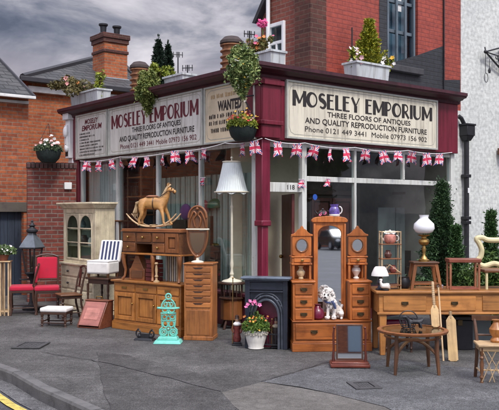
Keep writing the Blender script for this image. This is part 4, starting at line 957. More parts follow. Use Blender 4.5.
# white poodle ornament sitting on the dressing table base
def poodle():
    b = on_dt(333, 320.4, .10)
    t = thing('toy_dog', 'fluffy white toy poodle sitting on the dressing table in front of the tall mirror', 'toy dog', b, 0)
    t.rotation_euler = (0, 0, R(-8)); 
    J = {'pelvis': (.06,.09,.075,.062), 'belly': (.035,.05,.13,.058), 'chest': (-.005,.0,.195,.056), 'neck': (-.035,-.015,.255,.040), 'head': (-.05,-.03,.305,.048), 'brow': (-.058,-.065,.298,.033), 'muzzle': (-.07,-.11,.283,.022), 'nose': (-.073,-.128,.281,.014),
         'lsh': (-.035,-.02,.155,.030), 'lel': (-.045,-.035,.09,.020), 'lpaw': (-.05,-.05,.022,.020), 'ltoe': (-.052,-.085,.014,.017),
         'rsh': (.035,-.015,.155,.030), 'rel': (.032,-.035,.09,.020), 'rpaw': (.028,-.05,.022,.020), 'rtoe': (.025,-.085,.014,.017),
         'lhip': (.0,.08,.07,.044), 'lknee': (-.035,.015,.06,.034), 'lhock': (-.03,.07,.02,.018), 'lfoot': (-.04,.0,.014,.016),
         'rhip': (.11,.07,.07,.044), 'rknee': (.12,-.01,.07,.034), 'rhock': (.12,.05,.02,.018), 'rfoot': (.118,-.03,.014,.016), 'tail': (.10,.14,.10,.016), 'tailtip': (.13,.17,.17,.02)}
    E = [('pelvis','belly'),('belly','chest'),('chest','neck'),('neck','head'),('head','brow'),('brow','muzzle'),('muzzle','nose'),('chest','lsh'),('lsh','lel'),('lel','lpaw'),('lpaw','ltoe'),('chest','rsh'),('rsh','rel'),('rel','rpaw'),('rpaw','rtoe'),
         ('pelvis','lhip'),('lhip','lknee'),('lknee','lhock'),('lhock','lfoot'),('pelvis','rhip'),('rhip','rknee'),('rknee','rhock'),('rhock','rfoot'),('pelvis','tail'),('tail','tailtip')]
    fur = paint((.78,.75,.70), .9, .18, 30, 0, .9, 'white_fur', 140); fur = paint((.74,.71,.66), .9, .05, 6, 0, .8, 'white_fur', 120)
    bo = skinned('body', J, E, fur, t)
    g = random.Random(4); m = MB()
    def curls(c, r, n, s=.016):
        for _ in range(n):
            d = Vector((g.gauss(0,1), g.gauss(0,1), g.gauss(0,1))).normalized(); p = Vector(c)+Vector((d.x*r[0], d.y*r[1], d.z*r[2])); m.ball(p, s*g.uniform(.7,1.2), n=7, m=5)
    curls((-.045,-.02,.345), (.055,.05,.035), 60); curls((-.10,-.02,.285), (.026,.03,.05), 40); curls((.005,-.01,.285), (.026,.03,.05), 40)
    curls((0,-.02,.19), (.055,.055,.07), 80); curls((.06,.09,.08), (.075,.07,.065), 70); curls((-.05,-.05,.03), (.022,.028,.02), 24, .012); curls((.028,-.05,.03), (.022,.028,.02), 24, .012); curls((-.066,-.085,.275), (.028,.025,.018), 26, .011)
    m.build('curly_coat', fur, t)
    m = MB(); m.ball((-.083,-.094,.312), .011, n=10, m=7); m.ball((-.040,-.098,.310), .011, n=10, m=7); m.ball((-.076,-.142,.284), .014, .010, .011, n=10, m=7); m.build('eyes_and_nose', flat((.01,.01,.012), .15), t)
    m = MB(); m.M = Matrix.Translation((-.025,-.015,.235)) @ Matrix.Rotation(R(20), 4, 'X'); m.ring((0,0,0), .062, .066, .013, 22, 6, axis='z'); m.M = None
    m.tube([(.0,-.085,.235),(.03,-.09,.20),(.05,-.085,.14)], [.012,.02,.014], 6); m.build('scarf', fabric((.05,.07,.16)), t)
poodle()
b = on_dt(319, 320.4, .12)
o = MB().lathe([(.05,0),(.075,.02),(.085,.07),(.07,.12),(.04,.145),(.03,.17),(.045,.185)], (0,0,0), 20).build('vase', M_MAG, None, loc=b); tag(o, 'round dark plum vase left of the toy poodle', 'vase')
# ------------------------------------------------------------------ small toilet mirror on the pavement
c = G(349.5, 367); px = c.y/K
t = thing('toilet_mirror', 'small dark mahogany swing mirror standing on the pavement', 'mirror', c, -2)
Z = lambda y: (367-y)*px
hw = 19.5*px
m = MB(); m.box(-hw, hw, -.12, .12, .015, .05); m.box(-hw+.012, hw-.012, -.10, .10, .05, .066)
for x in (-hw+.03, hw-.03):
    for y in (-.09,.09): m.ball((x,y,.012), .022, .022, .013, n=10, m=6)
m.build('base', M_MAHOG, t, bev=.008)
for s in (-1, 1):
    m = MB(); m.tube([(s*.175,.0,.06),(s*.178,.0,.12),(s*.172,.0,.2),(s*.176,.0,.36),(s*.168,0,.42)], [.02,.015,.012,.013,.009], 10); m.ball((s*.168,0,.43), .015, n=10, m=7)
    m.tube([(s*.175,0,.25),(s*.145,0,.25)], .007, 8)
    m.build('upright', M_MAHOGZ, t)
gw_, gh = .145, .19; rot = (R(-5), 0, 0)
m = MB(); m.plate([(-gw_,-gh),(gw_,-gh),(gw_,gh),(-gw_,gh)], [(-gw_+.016,-gh+.016),(gw_-.016,-gh+.016),(gw_-.016,gh-.016),(-gw_+.016,gh-.016)], -.014, .014); m.box(-gw_+.003, gw_-.003, .006, .012, -gh+.003, gh-.003)
fr = m.build('mirror_frame', M_DARKZ, t, bev=.004, loc=(0,0,.275), rot=rot)
m = MB(); face(m, [(-gw_+.016,-gh+.016),(gw_-.016,-gh+.016),(gw_-.016,gh-.016),(-gw_+.016,gh-.016)], -.002); m.build('mirror', M_MIRROR, fr, smooth=0)
# ------------------------------------------------------------------ long pine sideboard on the left and what stands on it
A = G(112, 328); B = G(181, 337.6); SBW = (B-A).length; sbr = math.degrees(math.atan2(B.y-A.y, B.x-A.x))
SBH = .715
t = thing('sideboard', 'long low pine sideboard with three panelled doors under the rocking horse desk', 'sideboard', A, sbr)
m = MB(); D = .46; m.box(.02, SBW-.02, .02, D, .0, SBH-.03); m.box(0, SBW, -.005, D, 0, .11); m.box(.01, SBW-.01, .008, D, .11, .125); m.build('carcase', M_PINE, t, bev=.006)
MB().box(-.015, SBW+.015, -.02, D+.01, SBH-.03, SBH).build('top', M_PINE, t, bev=.008)
dw = (SBW-.08)/3
for i in range(3):
    x0 = .04+dw*i+.012; x1 = .04+dw*(i+1)-.012
    drawer(t, x0, x1, .555, .665, .02, M_PINE, M_BRASS, 'cup'); panel_door(t, x0, x1, .145, .535, .02, M_PINE, M_PINEZ, (x1-.03 if i < 2 else x0+.03))
ex = (B-A).normalized(); ey = Vector((-ex.y, ex.x, 0))
def sb(s, d, z=SBH): return A+ex*s+ey*d+Vector((0,0,z))
# kneehole desk on top
s0, s1 = .16, 1.33; dwid = s1-s0; dh = .745
t = thing('desk', 'oak kneehole desk with carved cabriole legs standing on the pine sideboard', 'desk', sb(s0, .04), sbr)
m = MB(); m.box(0, dwid, 0, .40, dh-.028, dh); m.box(-.012, dwid+.012, -.012, .41, dh-.042, dh-.029); m.build('top', M_OAK, t, bev=.006)
m = MB(); m.box(.01, .30, .01, .39, .40, dh-.042); m.box(.30, .62, .015, .39, .53, dh-.042); m.box(.62, dwid-.01, .01, .39, .40, dh-.042); m.box(.30,.62,.30,.38,.40,.53); m.build('carcase', M_BROWN, t, bev=.004)
for x0, x1, z0, z1 in ((.03,.28,.56,.69),(.03,.28,.42,.545),(.32,.60,.56,.69),(.64,.87,.56,.69),(.64,.87,.42,.545)):
    drawer(t, x0, x1, z0, z1, .01, M_OAK, M_BRASS, 'knob', 1)
panel_door(t, .89, dwid-.03, .42, .69, .01, M_OAK, M_OAKZ)
m = MB(); m.box(0, dwid, -.006, .40, .375, .40); m.build('rail', M_PINE, t, bev=.006)
for x, y, s in ((.035,.03,1),(.035,.37,1),(.62,.03,-1),(dwid-.035,.03,-1),(dwid-.035,.37,-1)):
    m = MB(); m.tube([(x,y,.385),(x-s*.012,y-.012,.33),(x-s*.005,y-.005,.25),(x+s*.012,y+.01,.15),(x+s*.006,y,.06),(x-s*.012,y-.02,.022),(x-s*.02,y-.03,.008)], [.034,.036,.027,.020,.016,.022,.018], 10)
    m.build('leg', M_OAKZ, t)
# things standing beneath the desk
t = thing('mantel_clock', 'brown gabled wooden clock case under the left side of the desk', 'clock case', sb(.40,.12), sbr+10)
m = MB(); m.prism([(-.14,0),(.14,0),(.14,.16),(.115,.17),(.05,.30),(.03,.36),(-.03,.36),(-.05,.30),(-.115,.17),(-.14,.16)], 0, .14); m.build('case', M_OAK, t, bev=.008)
m = MB(); m.box(-.10,.10,-.008,0,.03,.14); m.build('panel', M_BROWN, t, bev=.004)
t = thing('book_stack', 'stack of dark red boxes under the desk kneehole', 'boxes', sb(.68,.12), sbr)
for i in range(5): MB().box(-.09+rnd.uniform(-.008,.008), .09+rnd.uniform(-.008,.008), rnd.uniform(-.008,.008), .16, .002+i*.062, .056+i*.062).build('box', flat(mul((.12,.02,.02), rnd.uniform(.7,1.3))), t, bev=.004)
t = thing('striped_screen', 'pale striped folded screen leaning under the right side of the desk', 'screen', sb(1.0,.30), sbr)
for i in range(9): MB().box(-.2+i*.042, -.2+i*.042+.020, 0, .02, 0, .365).build('slat', M_STRIP if i % 2 else M_WFRAME, t, bev=.003)
MB().box(-.2, .17, .02, .03, .0, .365).build('back', M_DARK, t)
t = thing('candlestick', 'turned pale wooden candlestick under the desk beside the red boxes', 'candlestick', sb(.86,.06), 0)
MB().lathe([(.045,0),(.045,.015),(.02,.03),(.015,.06),(.028,.08),(.014,.11),(.02,.18),(.012,.24),(.028,.26),(.02,.28)], (0,0,0), 14).build('stem', M_PALEWZ, t)
# ------------------------------------------------------------------ rocking horse on the desk
hp = sb(.66, .20, SBH+dh)
t = thing('rocking_horse', 'golden wooden rocking horse with bow rockers on top of the oak desk', 'rocking horse', hp, -14); t.scale = (.90,.92,.96)
s_ = 1.0
J = {'mid': (-.02,0,.375,(.085,.10)), 'rump': (-.16,0,.395,(.085,.105)), 'tailroot': (-.235,0,.40,.045), 'chest': (.12,0,.39,(.085,.105)), 'breast': (.185,0,.43,.072), 'neck': (.225,0,.51,.056), 'poll': (.255,0,.595,.046), 'face': (.315,0,.575,.037), 'nose': (.375,0,.535,.026),
     'fl1': (.16,.07,.31,.040), 'fl2': (.215,.09,.20,.025), 'fl3': (.245,.10,.10,.019), 'fl4': (.275,.10,.055,.024),
     'fr1': (.15,-.07,.31,.040), 'fr2': (.19,-.09,.20,.025), 'fr3': (.205,-.10,.10,.019), 'fr4': (.23,-.10,.055,.024),
     'bl1': (-.19,.07,.30,.050), 'bl2': (-.185,.09,.21,.030), 'bl3': (-.235,.10,.13,.020), 'bl4': (-.225,.10,.055,.023),
     'br1': (-.185,-.07,.30,.050), 'br2': (-.165,-.09,.21,.030), 'br3': (-.21,-.10,.13,.020), 'br4': (-.195,-.10,.055,.023)}
E = [('mid','rump'),('rump','tailroot'),('mid','chest'),('chest','breast'),('breast','neck'),('neck','poll'),('poll','face'),('face','nose')]+[(a,b) for l, r0 in (('fl','chest'),('fr','chest'),('bl','rump'),('br','rump')) for a, b in ((r0,l+'1'),(l+'1',l+'2'),(l+'2',l+'3'),(l+'3',l+'4'))]
M_HORSE = wood((.44,.23,.07), .45, 'x', .6)
skinned('body', J, E, M_HORSE, t)
m = MB()
for s in (-1, 1):
    m.tube([(.255,s*.03,.62),(.25,s*.036,.655),(.262,s*.03,.685)], [.018,.014,.004], 7)
m.build('ears', M_HORSE, t)
m = MB(); g = random.Random(8)
for i in range(60):
    q = i/60; b0 = Vector((.285-.13*q, 0, .655-.20*q)); m.tube([b0, b0+Vector((-.03+g.uniform(-.015,.015), g.choice((-1,1))*.045, -.02)), b0+Vector((-.05+g.uniform(-.02,.02), g.choice((-1,1))*.055, -.09+g.uniform(-.03,.02)))], [.012,.010,.003], 5)
m.build('mane', M_PALEW, t)
m = MB()
for i in range(26): m.tube([(-.235,g.uniform(-.015,.015),.41),(-.29,g.uniform(-.03,.03),.37+g.uniform(-.02,.02)),(-.30+g.uniform(-.03,.02),g.uniform(-.04,.04),.24),(-.29+g.uniform(-.03,.03),g.uniform(-.04,.04),.17+g.uniform(-.02,.04))], [.012,.014,.010,.003], 5)
m.build('tail', M_PALEW, t)
m = MB(); m.ball((.318,.035,.598), .011, n=9, m=6); m.ball((.318,-.035,.598), .011, n=9, m=6); m.build('eyes', M_BLACK, t)
m = MB(); m.ring((.35,0,.553), .04, .036, .006, 14, 5, axis='x'); m.tube([(.345,-.04,.555),(.26,-.062,.56),(.13,-.075,.47),(.06,-.05,.475)], .006, 5); m.ring((.02,0,.375), .10, .108, .010, 20, 5, axis='x'); m.build('bridle', M_DARK, t)
m = MB(); m.lathe([(.01,0),(.085,.005),(.09,.02),(.05,.035),(.01,.03)], (-.02,0,.465), 16, 0, 1.2, .9); m.build('saddle', fabric((.30,.12,.05)), t)
m = MB()
for s in (-1, 1):
    m.tube([(-.42+.84*i/14, s*.105, .035+.19*abs((i-7)/7)**2.6) for i in range(15)], [.009]+[.013]*13+[.009], 8)
m.build('rockers', M_PALEW, t)
m = MB(); [m.box(x-.02, x+.02, -.13, .13, .048, .066) for x in (-.2,.0,.24)]; m.build('cross_bars', M_PALEW, t, bev=.004)
# ------------------------------------------------------------------ tall narrow chest of drawers with swing mirror
cL, cR = G(184, 340), G(213, 339.5); wd = .385
KC = cL
t = thing('tall_chest', 'tall narrow oak chest of shallow drawers below the swing mirror', 'chest of drawers', KC, -9)
H = 77*KC.y/K; D = .33
m = MB(); m.box(0, wd, 0, D, .0, H-.02); m.box(-.006, wd+.006, -.008, D, 0, .05); m.build('carcase', M_CHESTZ, t, bev=.006)
MB().box(-.012, wd+.012, -.015, D+.01, H-.02, H).build('top', M_CHEST, t, bev=.006)
MB().box(.035, wd-.035, -.006, .01, .07, .40).build('lower_panel', M_CHESTZ, t, bev=.005)
n = 7; z0 = .43; dz = (H-.045-z0)/n
for i in range(n):
    o = MB().box(.025, wd-.025, -.010, .02, z0+dz*i+.006, z0+dz*(i+1)-.012).build('drawer', M_CHEST, t, bev=.004)
    MB().prism([(.12,z0+dz*(i+1)-.012),(.15,z0+dz*(i+1)-.034),(wd-.15,z0+dz*(i+1)-.034),(wd-.12,z0+dz*(i+1)-.012)][::-1], -.0115, -.008).build('finger_slot', M_DARK, o)
kt = KC+Vector((.17,.13,H))
t = thing('swing_mirror', 'shield shaped brown toilet mirror with arched scroll crest on the tall chest', 'mirror', kt, -12)
m = MB(); m.lathe([(.085,0),(.085,.012),(.06,.022),(.02,.03),(.017,.06)], (0,0,0), 16); m.build('foot', M_CREAM, t)
ushape = [(-.14,.43),(-.14,.34),(-.125,.25),(-.095,.17),(-.05,.105),(0,.08),(.05,.105),(.095,.17),(.125,.25),(.14,.34),(.14,.43)]
m = MB(); m.prism(ushape, .0, .025); m.build('shield_panel', M_BROWNZ, t, bev=.004)
m = MB(); m.tube(crom([(x,-.006,z) for x, z in ushape], 4, False), .013, 8); m.build('gilt_edge', M_OAKZ, t)
m = MB(); m.prism([(x*.72, .27+(z-.27)*.78) for x, z in ushape], -.004, .001); m.build('mirror', mirrorm((.40,.28,.18), .12), t)
m = MB(); m.tube([(0,.012,.05),(0,.012,.10)], .016, 8); m.build('neck', M_CREAM, t)
m = MB(); m.box(-.155, .155, -.02, .05, .435, .455); m.build('cross_rail', M_CREAM, t, bev=.005)
out = [(-.14,.456),(.14,.456)]+[(.14*math.cos(math.pi*i/16), .60+.17*math.sin(math.pi*i/16)) for i in range(17)]
m = MB(); m.prism(out, .0, .03); m.build('crest', M_BROWNZ, t, bev=.006)
m = MB()
m.tube([(.125*math.cos(math.pi*i/20), -.006, .60+.155*math.sin(math.pi*i/20)) for i in range(21)], .012, 7)
for s in (-1,1): m.tube(crom([(s*.12,-.008,.47),(s*.10,-.012,.58),(s*.05,-.012,.68),(s*.015,-.012,.64),(s*.05,-.012,.58),(s*.03,-.012,.48)], 5, False), .012, 7)
m.ball((0,-.01,.72), .022, n=10, m=7)
m.build('carved_scrolls', M_OAKZ, t)
# ------------------------------------------------------------------ turquoise cast iron umbrella stand
c = G(168, 343); px = c.y/K
t = thing('umbrella_stand', 'turquoise painted cast iron umbrella stand with scrollwork and drip tray', 'umbrella stand', c, -4)
X = lambda x: (x-168)*px; Z = lambda y: (343-y)*px
m = MB(); hw = 14*px
m.frustum((-hw,hw,-.10,.13), (-hw*.86,hw*.86,-.075,.11), 0, .045); m.frustum((-hw*.74,hw*.74,-.06,.10), (-hw*.66,hw*.66,-.05,.09), .045, .085); m.build('drip_tray', M_TURQ, t, bev=.008)
m = MB(); y = .03; rr = .0105
def M2(pts, r=rr):
    m.tube([(x,y,z) for x, z in pts], r, 7); m.tube([(-x,y,z) for x, z in pts], r, 7)
# outer outline, scrolls and rails
M2([(.09,.085),(.115,.12),(.112,.17),(.08,.20),(.085,.24),(.09,.30),(.09,.37)])
M2([(.09,.46),(.085,.50),(.06,.54),(.03,.565)])
for s in (-1, 1):
    m.ring((s*.062,y,.135), .040, .040, rr, 20, 6); m.ring((s*.062,y,.135), .018, .018, .008, 14, 5); m.ring((s*.04,y,.245), .032, .042, .009, 18, 6); m.ring((s*.052,y,.335), .026, .026, .008, 16, 5); m.ring((s*.045,y,.425), .034, .030, .009, 16, 6); m.ring((s*.035,y,.50), .022, .026, .008, 14, 5)
m.ring((0,y,.18), .034, .034, .009, 18, 6); m.ring((0,y,.30), .026, .045, .009, 18, 6); m.ring((0,y,.60), .034, .036, .011, 20, 6); m.ring((0,y,.475), .026, .05, .009, 18, 6); m.ball((0,y,.60), .012, n=8, m=6); m.ball((0,y-.006,.18), .018, n=8, m=6); m.ball((0,y-.006,.385), .02, n=8, m=6)
m.tube([(0,y,.085),(0,y,.15)], rr, 6); m.tube([(0,y,.21),(0,y,.26)], rr, 6); m.tube([(0,y,.345),(0,y,.43)], rr, 6)
m.box(-.10,.10,y-.014,y+.014,.375,.395); m.box(-.095,.095,y-.012,y+.012,.285,.298)
m.build('scroll_back', M_TURQ, t)
m = MB(); m.ring((0,-.01,.455), .135, .055, .011, 28, 6, axis='z'); m.box(-.145,.145,y-.016,y+.016,.445,.463); m.build('umbrella_ring', M_TURQ, t)
# ------------------------------------------------------------------ black iron boot scraper
c = G(145, 340)
t = thing('boot_scraper', 'small black iron boot scraper on the pavement beside the turquoise stand', 'boot scraper', c, -20)
m = MB(); m.frustum((-.14,.14,-.07,.07),(-.12,.12,-.055,.055),0,.03); m.build('tray', M_IRON, t, bev=.006)
m = MB(); m.box(-.1,.1,-.006,.006,.03,.085)
for s in (-1,1): m.ring((s*.10,0,.085), .032, .045, .011, 16, 6); m.ball((s*.10,0,.14), .014, n=8, m=6); m.ball((s*.085,.0,.05), .028, .022, .03, n=9, m=6)
m.build('blade', M_IRON, t)
# ------------------------------------------------------------------ floor lamp on a drum table
c = G(231.5, 331); c = G(231.5, 330)
t = thing('drum_table', 'small round brown drum table under the cream standard lamp', 'table', c+Vector((0,.18,0)), 10)
m = MB(); n = 10
m.lathe([(.155,.13),(.165,.14),(.165,.42),(.155,.43)], (0,0,0), 10); m.build('drum', M_OAKZ, t, smooth=20, bev=.004)
TT = 1.7-(282-HY)/K*(c.y+.18)
m = MB(); m.lathe([(.17,.43),(.19,.44),(.19,.455),(.165,.46)], (0,0,0), 24)
for i in range(10): a = 2*math.pi*i/10; m.tube([(.155*math.cos(a),.155*math.sin(a),.46),(.155*math.cos(a),.155*math.sin(a),TT-.03)], .009, 6)
m.build('gallery', M_DARK, t)
m = MB(); m.lathe([(.0,TT-.03),(.20,TT-.028),(.205,TT-.014),(.20,TT),(0,TT)], (0,0,0), 28); m.build('table_top', M_DARK, t)
for a in (45,135,225,315):
    m = MB(); m.tube([(.12*math.cos(R(a)),.12*math.sin(R(a)),.14),(.16*math.cos(R(a)),.16*math.sin(R(a)),.07),(.19*math.cos(R(a)),.19*math.sin(R(a)),.0)], [.018,.016,.02], 8); m.build('leg', M_DARK, t)
lb = c+Vector((0,.18,TT)); LY = lb.y; px = LY/K
t = thing('standard_lamp', 'tall cream turned standard lamp with a white pleated shade', 'lamp', lb, 0)
zz_ = lambda y: EYE+(HY-y)*px-TT
m = MB(); m.lathe([(.145,0),(.15,.012),(.12,.03),(.06,.045),(.028,.065),(.02,.09),(.032,.115),(.022,.15),(.018,.20),(.028,.26),(.022,.30),(.019,.36),(.017,zz_(205)-.06),(.024,zz_(205)-.02),(.014,zz_(205)),(.013,zz_(190))], (0,0,0), 16); m.build('stem', M_CREAM, t)
m = MB(); n = 72; zb, ztp = zz_(193.5), zz_(162); rb, rt = 16.8*px, 8.6*px; vs = []; fs = []
H_ = 12
for j in range(H_+1):
    q = j/H_; r = rb+(rt-rb)*(q**.72); z = zb+(ztp-zb)*q
    for i in range(n):
        a = 2*math.pi*i/n; k = 1+(.028 if i%2 else -.0)*(1.0); sc = -.015*math.cos(a*8) if j == 0 else 0; vs.append((r*k*math.cos(a), r*k*math.sin(a), z+sc))
for j in range(H_):
    for i in range(n): fs.append((j*n+i, j*n+(i+1)%n, (j+1)*n+(i+1)%n, (j+1)*n+i))
m.add(vs, fs); sh = m.build('shade', paint((.66,.72,.70), .85, .12, 4, 0, .1, 'lamp_shade_fabric'), t, smooth=0)
MB().ring((0,0,zb+.02), rb*1.02, rb*1.02, .012, 48, 6, axis='z').build('trim', M_CREAM, sh)
m = MB(); m.ring((0,0,ztp), rt*1.02, rt*1.02, .012, 40, 6, axis='z'); m.tube([(-rt,0,ztp),(rt,0,ztp)], .004, 5); m.tube([(0,0,ztp-.02),(0,0,ztp+.05)], .012, 8); m.ball((0,0,ztp+.06), .02, n=10, m=7); m.build('trim', M_CREAM, sh)
# green round lampshade seen low inside the window
o = S(.45, v_at(217,.45)); px = o.y/K
t = thing('green_lamp', 'dark green round lampshade just inside the left window behind the standard lamp', 'lampshade', (o.x, o.y, 1.7+(HY-208)*px), 0)
MB().lathe([(.16,0),(.165,.02),(.15,.08),(.10,.14),(.04,.16)], (0,0,0), 24).build('shade', paint((.01,.10,.04), .4, .2, 4), t)
MB().lathe([(.12,-.60),(.12,-.58),(.015,-.55),(.013,.02)], (0,0,0), 14).build('stem', M_BRASS, t)
MB().box(-.2,.2,-.16,.16,-(1.7+(HY-208)*px)+.03,-.602).build('stand', M_DARK, t, bev=.005)
# ------------------------------------------------------------------ cast iron fireplace
FL, FR = G(246.5, 344), G(288, 349.5); fw = .54
px = FR.y/K
fpos = Vector((FR.x-fw*math.cos(R(12)), FR.y+fw*math.sin(R(12)), 0))
t = thing('fireplace', 'blue black cast iron fireplace surround with arched opening and red tiles', 'fireplace', fpos, -12)
H = .90
m = MB()
out = arch_outline(0, fw, 0, H-.05, H-.049, 16); inn = arch_outline(.125, fw-.125, .0, .40, .60, 16)
m.plate(out, inn, 0, .05); m.build('front_plate', M_CAST, t, bev=.004)
m = MB(); m.box(-.02, fw+.02, -.05, .10, H-.05, H-.03); m.box(-.045, fw+.045, -.085, .12, H-.03, H-.005); m.build('mantel_shelf', paint((.16,.20,.25), .4, .35, 5, .3, .2, 'cast_shelf', coat=.2), t, bev=.006)
m = MB(); m.box(.02, fw-.02, -.02, 0, H-.17, H-.075); m.box(.0, .06, -.03, 0, 0, H-.05); m.box(fw-.06, fw, -.03, 0, 0, H-.05); m.box(0,fw,-.026,0,H-.075,H-.051); m.box(0,fw,-.024,0,H-.20,H-.18); m.build('pilasters', M_CAST, t, bev=.006)
m = MB(); cx = fw/2
for k, (r_, th) in enumerate(((.0,.016),(.05,.012),(.085,.010))):
    pts = [(fw-.115+r_*.9, -.01-.0*k, 0)]+[(cx+(cx-.115+r_*.8)*math.cos(math.pi*i/18), -.008, .40+(.21+r_)*math.sin(math.pi*i/18)) for i in range(19)]+[(.115-r_*.9,-.008,0)]
    m.tube(pts, th, 6)
for i in range(9): a = math.pi*(i+.5)/9; m.ball((cx+.22*math.cos(a), -.006, .42+.235*math.sin(a)), .016, .012, .016, n=8, m=5)
m.build('arch_moulding', paint((.10,.115,.14), .35, .4, 7, .4, .2, 'worn_cast', coat=.2), t)
m = MB(); m.box(.10, fw-.10, .12, .13, 0, .62); m.box(.115,.125,.05,.12,0,.6); m.box(fw-.125,fw-.115,.05,.12,0,.6); m.build('tiled_back', M_MAG, t)
m = MB()
for i in range(7): x = .16+i*(fw-.32)/6; m.tube([(x,.03,.05),(x,.015,.18)], .007, 6)
m.box(.13,fw-.13,.02,.04,.17,.185); m.box(.13,fw-.13,.02,.04,.04,.055); m.build('grate', M_IRON, t)
m = MB(); m.box(0, .03, .05, .22, 0, H-.06); m.box(fw-.03, fw, .05, .22, 0, H-.06); m.build('side_flange', M_CAST, t)
# ------------------------------------------------------------------ planter with flowers
c = G(256, 348.5); px = c.y/K
t = thing('flower_pot', 'cream ribbed pot of orange and yellow flowers in front of the fireplace', 'potted plant', c, 0)
m = MB(); n = 48; vs = []; fs = []; prof = [(.085,0),(.10,.01),(.095,.03),(.115,.09),(.13,.15),(.135,.20),(.145,.215),(.148,.24),(.13,.245),(.12,.20)]
for j, (r, z) in enumerate(prof):
    for i in range(n): a = 2*math.pi*i/n; q = r*(1+(.018*math.cos(a*16) if 2 <= j <= 5 else 0)); vs.append((q*math.cos(a), q*math.sin(a), z))
for j in range(len(prof)-1):
    for i in range(n): fs.append((j*n+i, j*n+(i+1)%n, (j+1)*n+(i+1)%n, (j+1)*n+i))
m.add(vs, fs); m.build('pot', M_CERAM, t)
m = MB()
for i in range(14): a = R(180+i*13); m.ball((.145*math.cos(a), .145*math.sin(a), .19+.01*math.sin(i*2)), .012, n=7, m=5)
m.build('relief_swag', paint((.45,.42,.34), .4, .2, 9), t)
MB().lathe([(.001,.215),(.125,.216)], (0,0,0), 20).build('soil', flat((.03,.02,.012)), t)
g = random.Random(12); m = MB()
for i in range(1300):
    a = g.uniform(0,6.28); r = .17*math.sqrt(g.random()); z = .23+g.random()**1.0*.20*(1.25-r/.2); m.leaf((r*math.cos(a), r*math.sin(a), z), .024, 2.6, 0, .8, g)
m.build('foliage', foliage((.03,.08,.015), (.16,.25,.04)), t, smooth=0)
m = MB()
for i in range(46):
    a = g.uniform(0,6.28); r = .17*math.sqrt(g.random()); m.flower((r*math.cos(a), r*math.sin(a)-.02, .34+g.uniform(-.10,.08)), .015, g.choice((0,0,0,1,1,2)))
m.build('flowers', [M_ORNG, M_YEL, M_PINK], t, smooth=0)
m = MB(); m.tube([(-.02,0,.22),(-.05,-.03,.42),(-.08,-.08,.56),(-.05,-.11,.58)], .005, 5)
m.tube([(-.01,0,.22),(-.02,-.04,.45),(-.0,-.1,.57),(.05,-.12,.56)], .005, 5)
m.build('orchid_stem', M_DKLEAF, t)
m = MB()
for p in ((-.10,-.09,.56),(-.075,-.10,.60),(-.05,-.12,.57),(-.02,-.11,.60),(.01,-.12,.575),(.045,-.12,.555),(-.12,-.1,.53)): m.flower(p, .026)
m.build('orchid_flowers', flat((.72,.16,.36)), t, smooth=0)
# ------------------------------------------------------------------ two figural fire companions
def fire_dog(x, y, label, h, top, body):
    c = G(x, y); t = thing('fire_dog', label, 'figure', c, 0)
    m = MB(); m.box(-.065,.065,-.06,.06,0,.022); m.box(-.05,.05,-.045,.045,.022,.045); m.build('base', M_IRON, t, bev=.005)
    m = MB(); m.lathe([(.045,.045),(.055,.08),(.042,.14),(.036,.18),(.045,.215),(.05,.25),(.038,.275),(.018,.29)], (0,0,0), 14, 0, 1.0, .8)
    m.tube([(-.045,0,.25),(-.062,-.01,.20),(-.045,-.04,.16)], [.018,.015,.012], 7); m.tube([(.045,0,.25),(.062,-.01,.20),(.045,-.04,.16)], [.018,.015,.012], 7)
    m.build('robe', body, t)
    m = MB(); m.lathe([(.050,.255),(.054,.27),(.03,.295),(.02,.30)], (0,0,0), 12); m.build('collar', top, t)
    m = MB(); m.ball((0,0,.325), .026, .028, .033); m.ball((0,-.029,.322), .007, n=6, m=5); m.build('head', paint((.45,.28,.18), .5, .2, 20), t)
    m = MB(); m.lathe([(.034,.338),(.03,.345),(.026,.375),(.010,.385)], (0,0,0), 12); m.build('hat', M_DARK, t)
    m = MB(); m.tube([(-.055,-.042,.03),(-.052,-.042,h)], .006, 6); m.ball((-.052,-.042,h), .012, n=8, m=6); m.build('staff', M_BRASS, t)
fire_dog(237, 345, 'painted wooden figure in dark red with a tall brass staff left of the flower pot', .86, M_WFLOW, paint((.16,.03,.025), .5, .6, 30, 0, .2, 'red_robe'))
fire_dog(276, 347.5, 'dark painted figure with a short staff right of the flower pot', .36, paint((.35,.30,.22), .5, .3, 30), paint((.05,.035,.035), .5, .7, 30, 0, .2, 'dark_robe'))
# ------------------------------------------------------------------ left group: cabinet, chairs, lantern, coal box
cf = G(93.5, 317)         # near right front corner of the pale cabinet
t = thing('glazed_cabinet', 'tall stripped pine cabinet with two gothic arched glass doors', 'cabinet', cf, -51.5)
# local frame: x from far end (-1.2) to the corner (0), y into the shop
W = 1.22; D = .40; H = 1.7+(HY-207)*cf.y/K; MZ = 1.7+(HY-266)*cf.y/K
m = MB(); m.box(-W, 0, 0, D, 0, MZ-.02); m.box(-W-.02, .02, -.02, D, 0, .09); m.build('lower_case', M_STRIPX, t, bev=.006)
MB().box(-W-.03, .03, -.035, D+.01, MZ-.02, MZ+.012).build('ledge', M_STRIPX, t, bev=.006)
for z0, z1 in ((MZ-.21, MZ-.05),(MZ-.42,MZ-.24),(.12,MZ-.45)): drawer(t, -W+.06, -.06, z0, z1, 0, M_STRIPX, M_IRON, 'knob', 2)
m = MB(); m.box(-W+.02, -.02, .04, .06, H-.10, H-.02); m.box(-W+.02, -W+.12, .04, .06, MZ+.012, H-.1); m.box(-.12, -.02, .04, .06, MZ+.012, H-.1); m.box(-W+.02, -W+.04, .06, D, MZ+.012, H-.02); m.box(-.04,-.02,.06,D,MZ+.012,H-.02); m.box(-W+.04,-.04,D-.02,D,MZ+.012,H-.02); m.box(-W+.04,-.04,.06,D-.02,H-.04,H-.02)
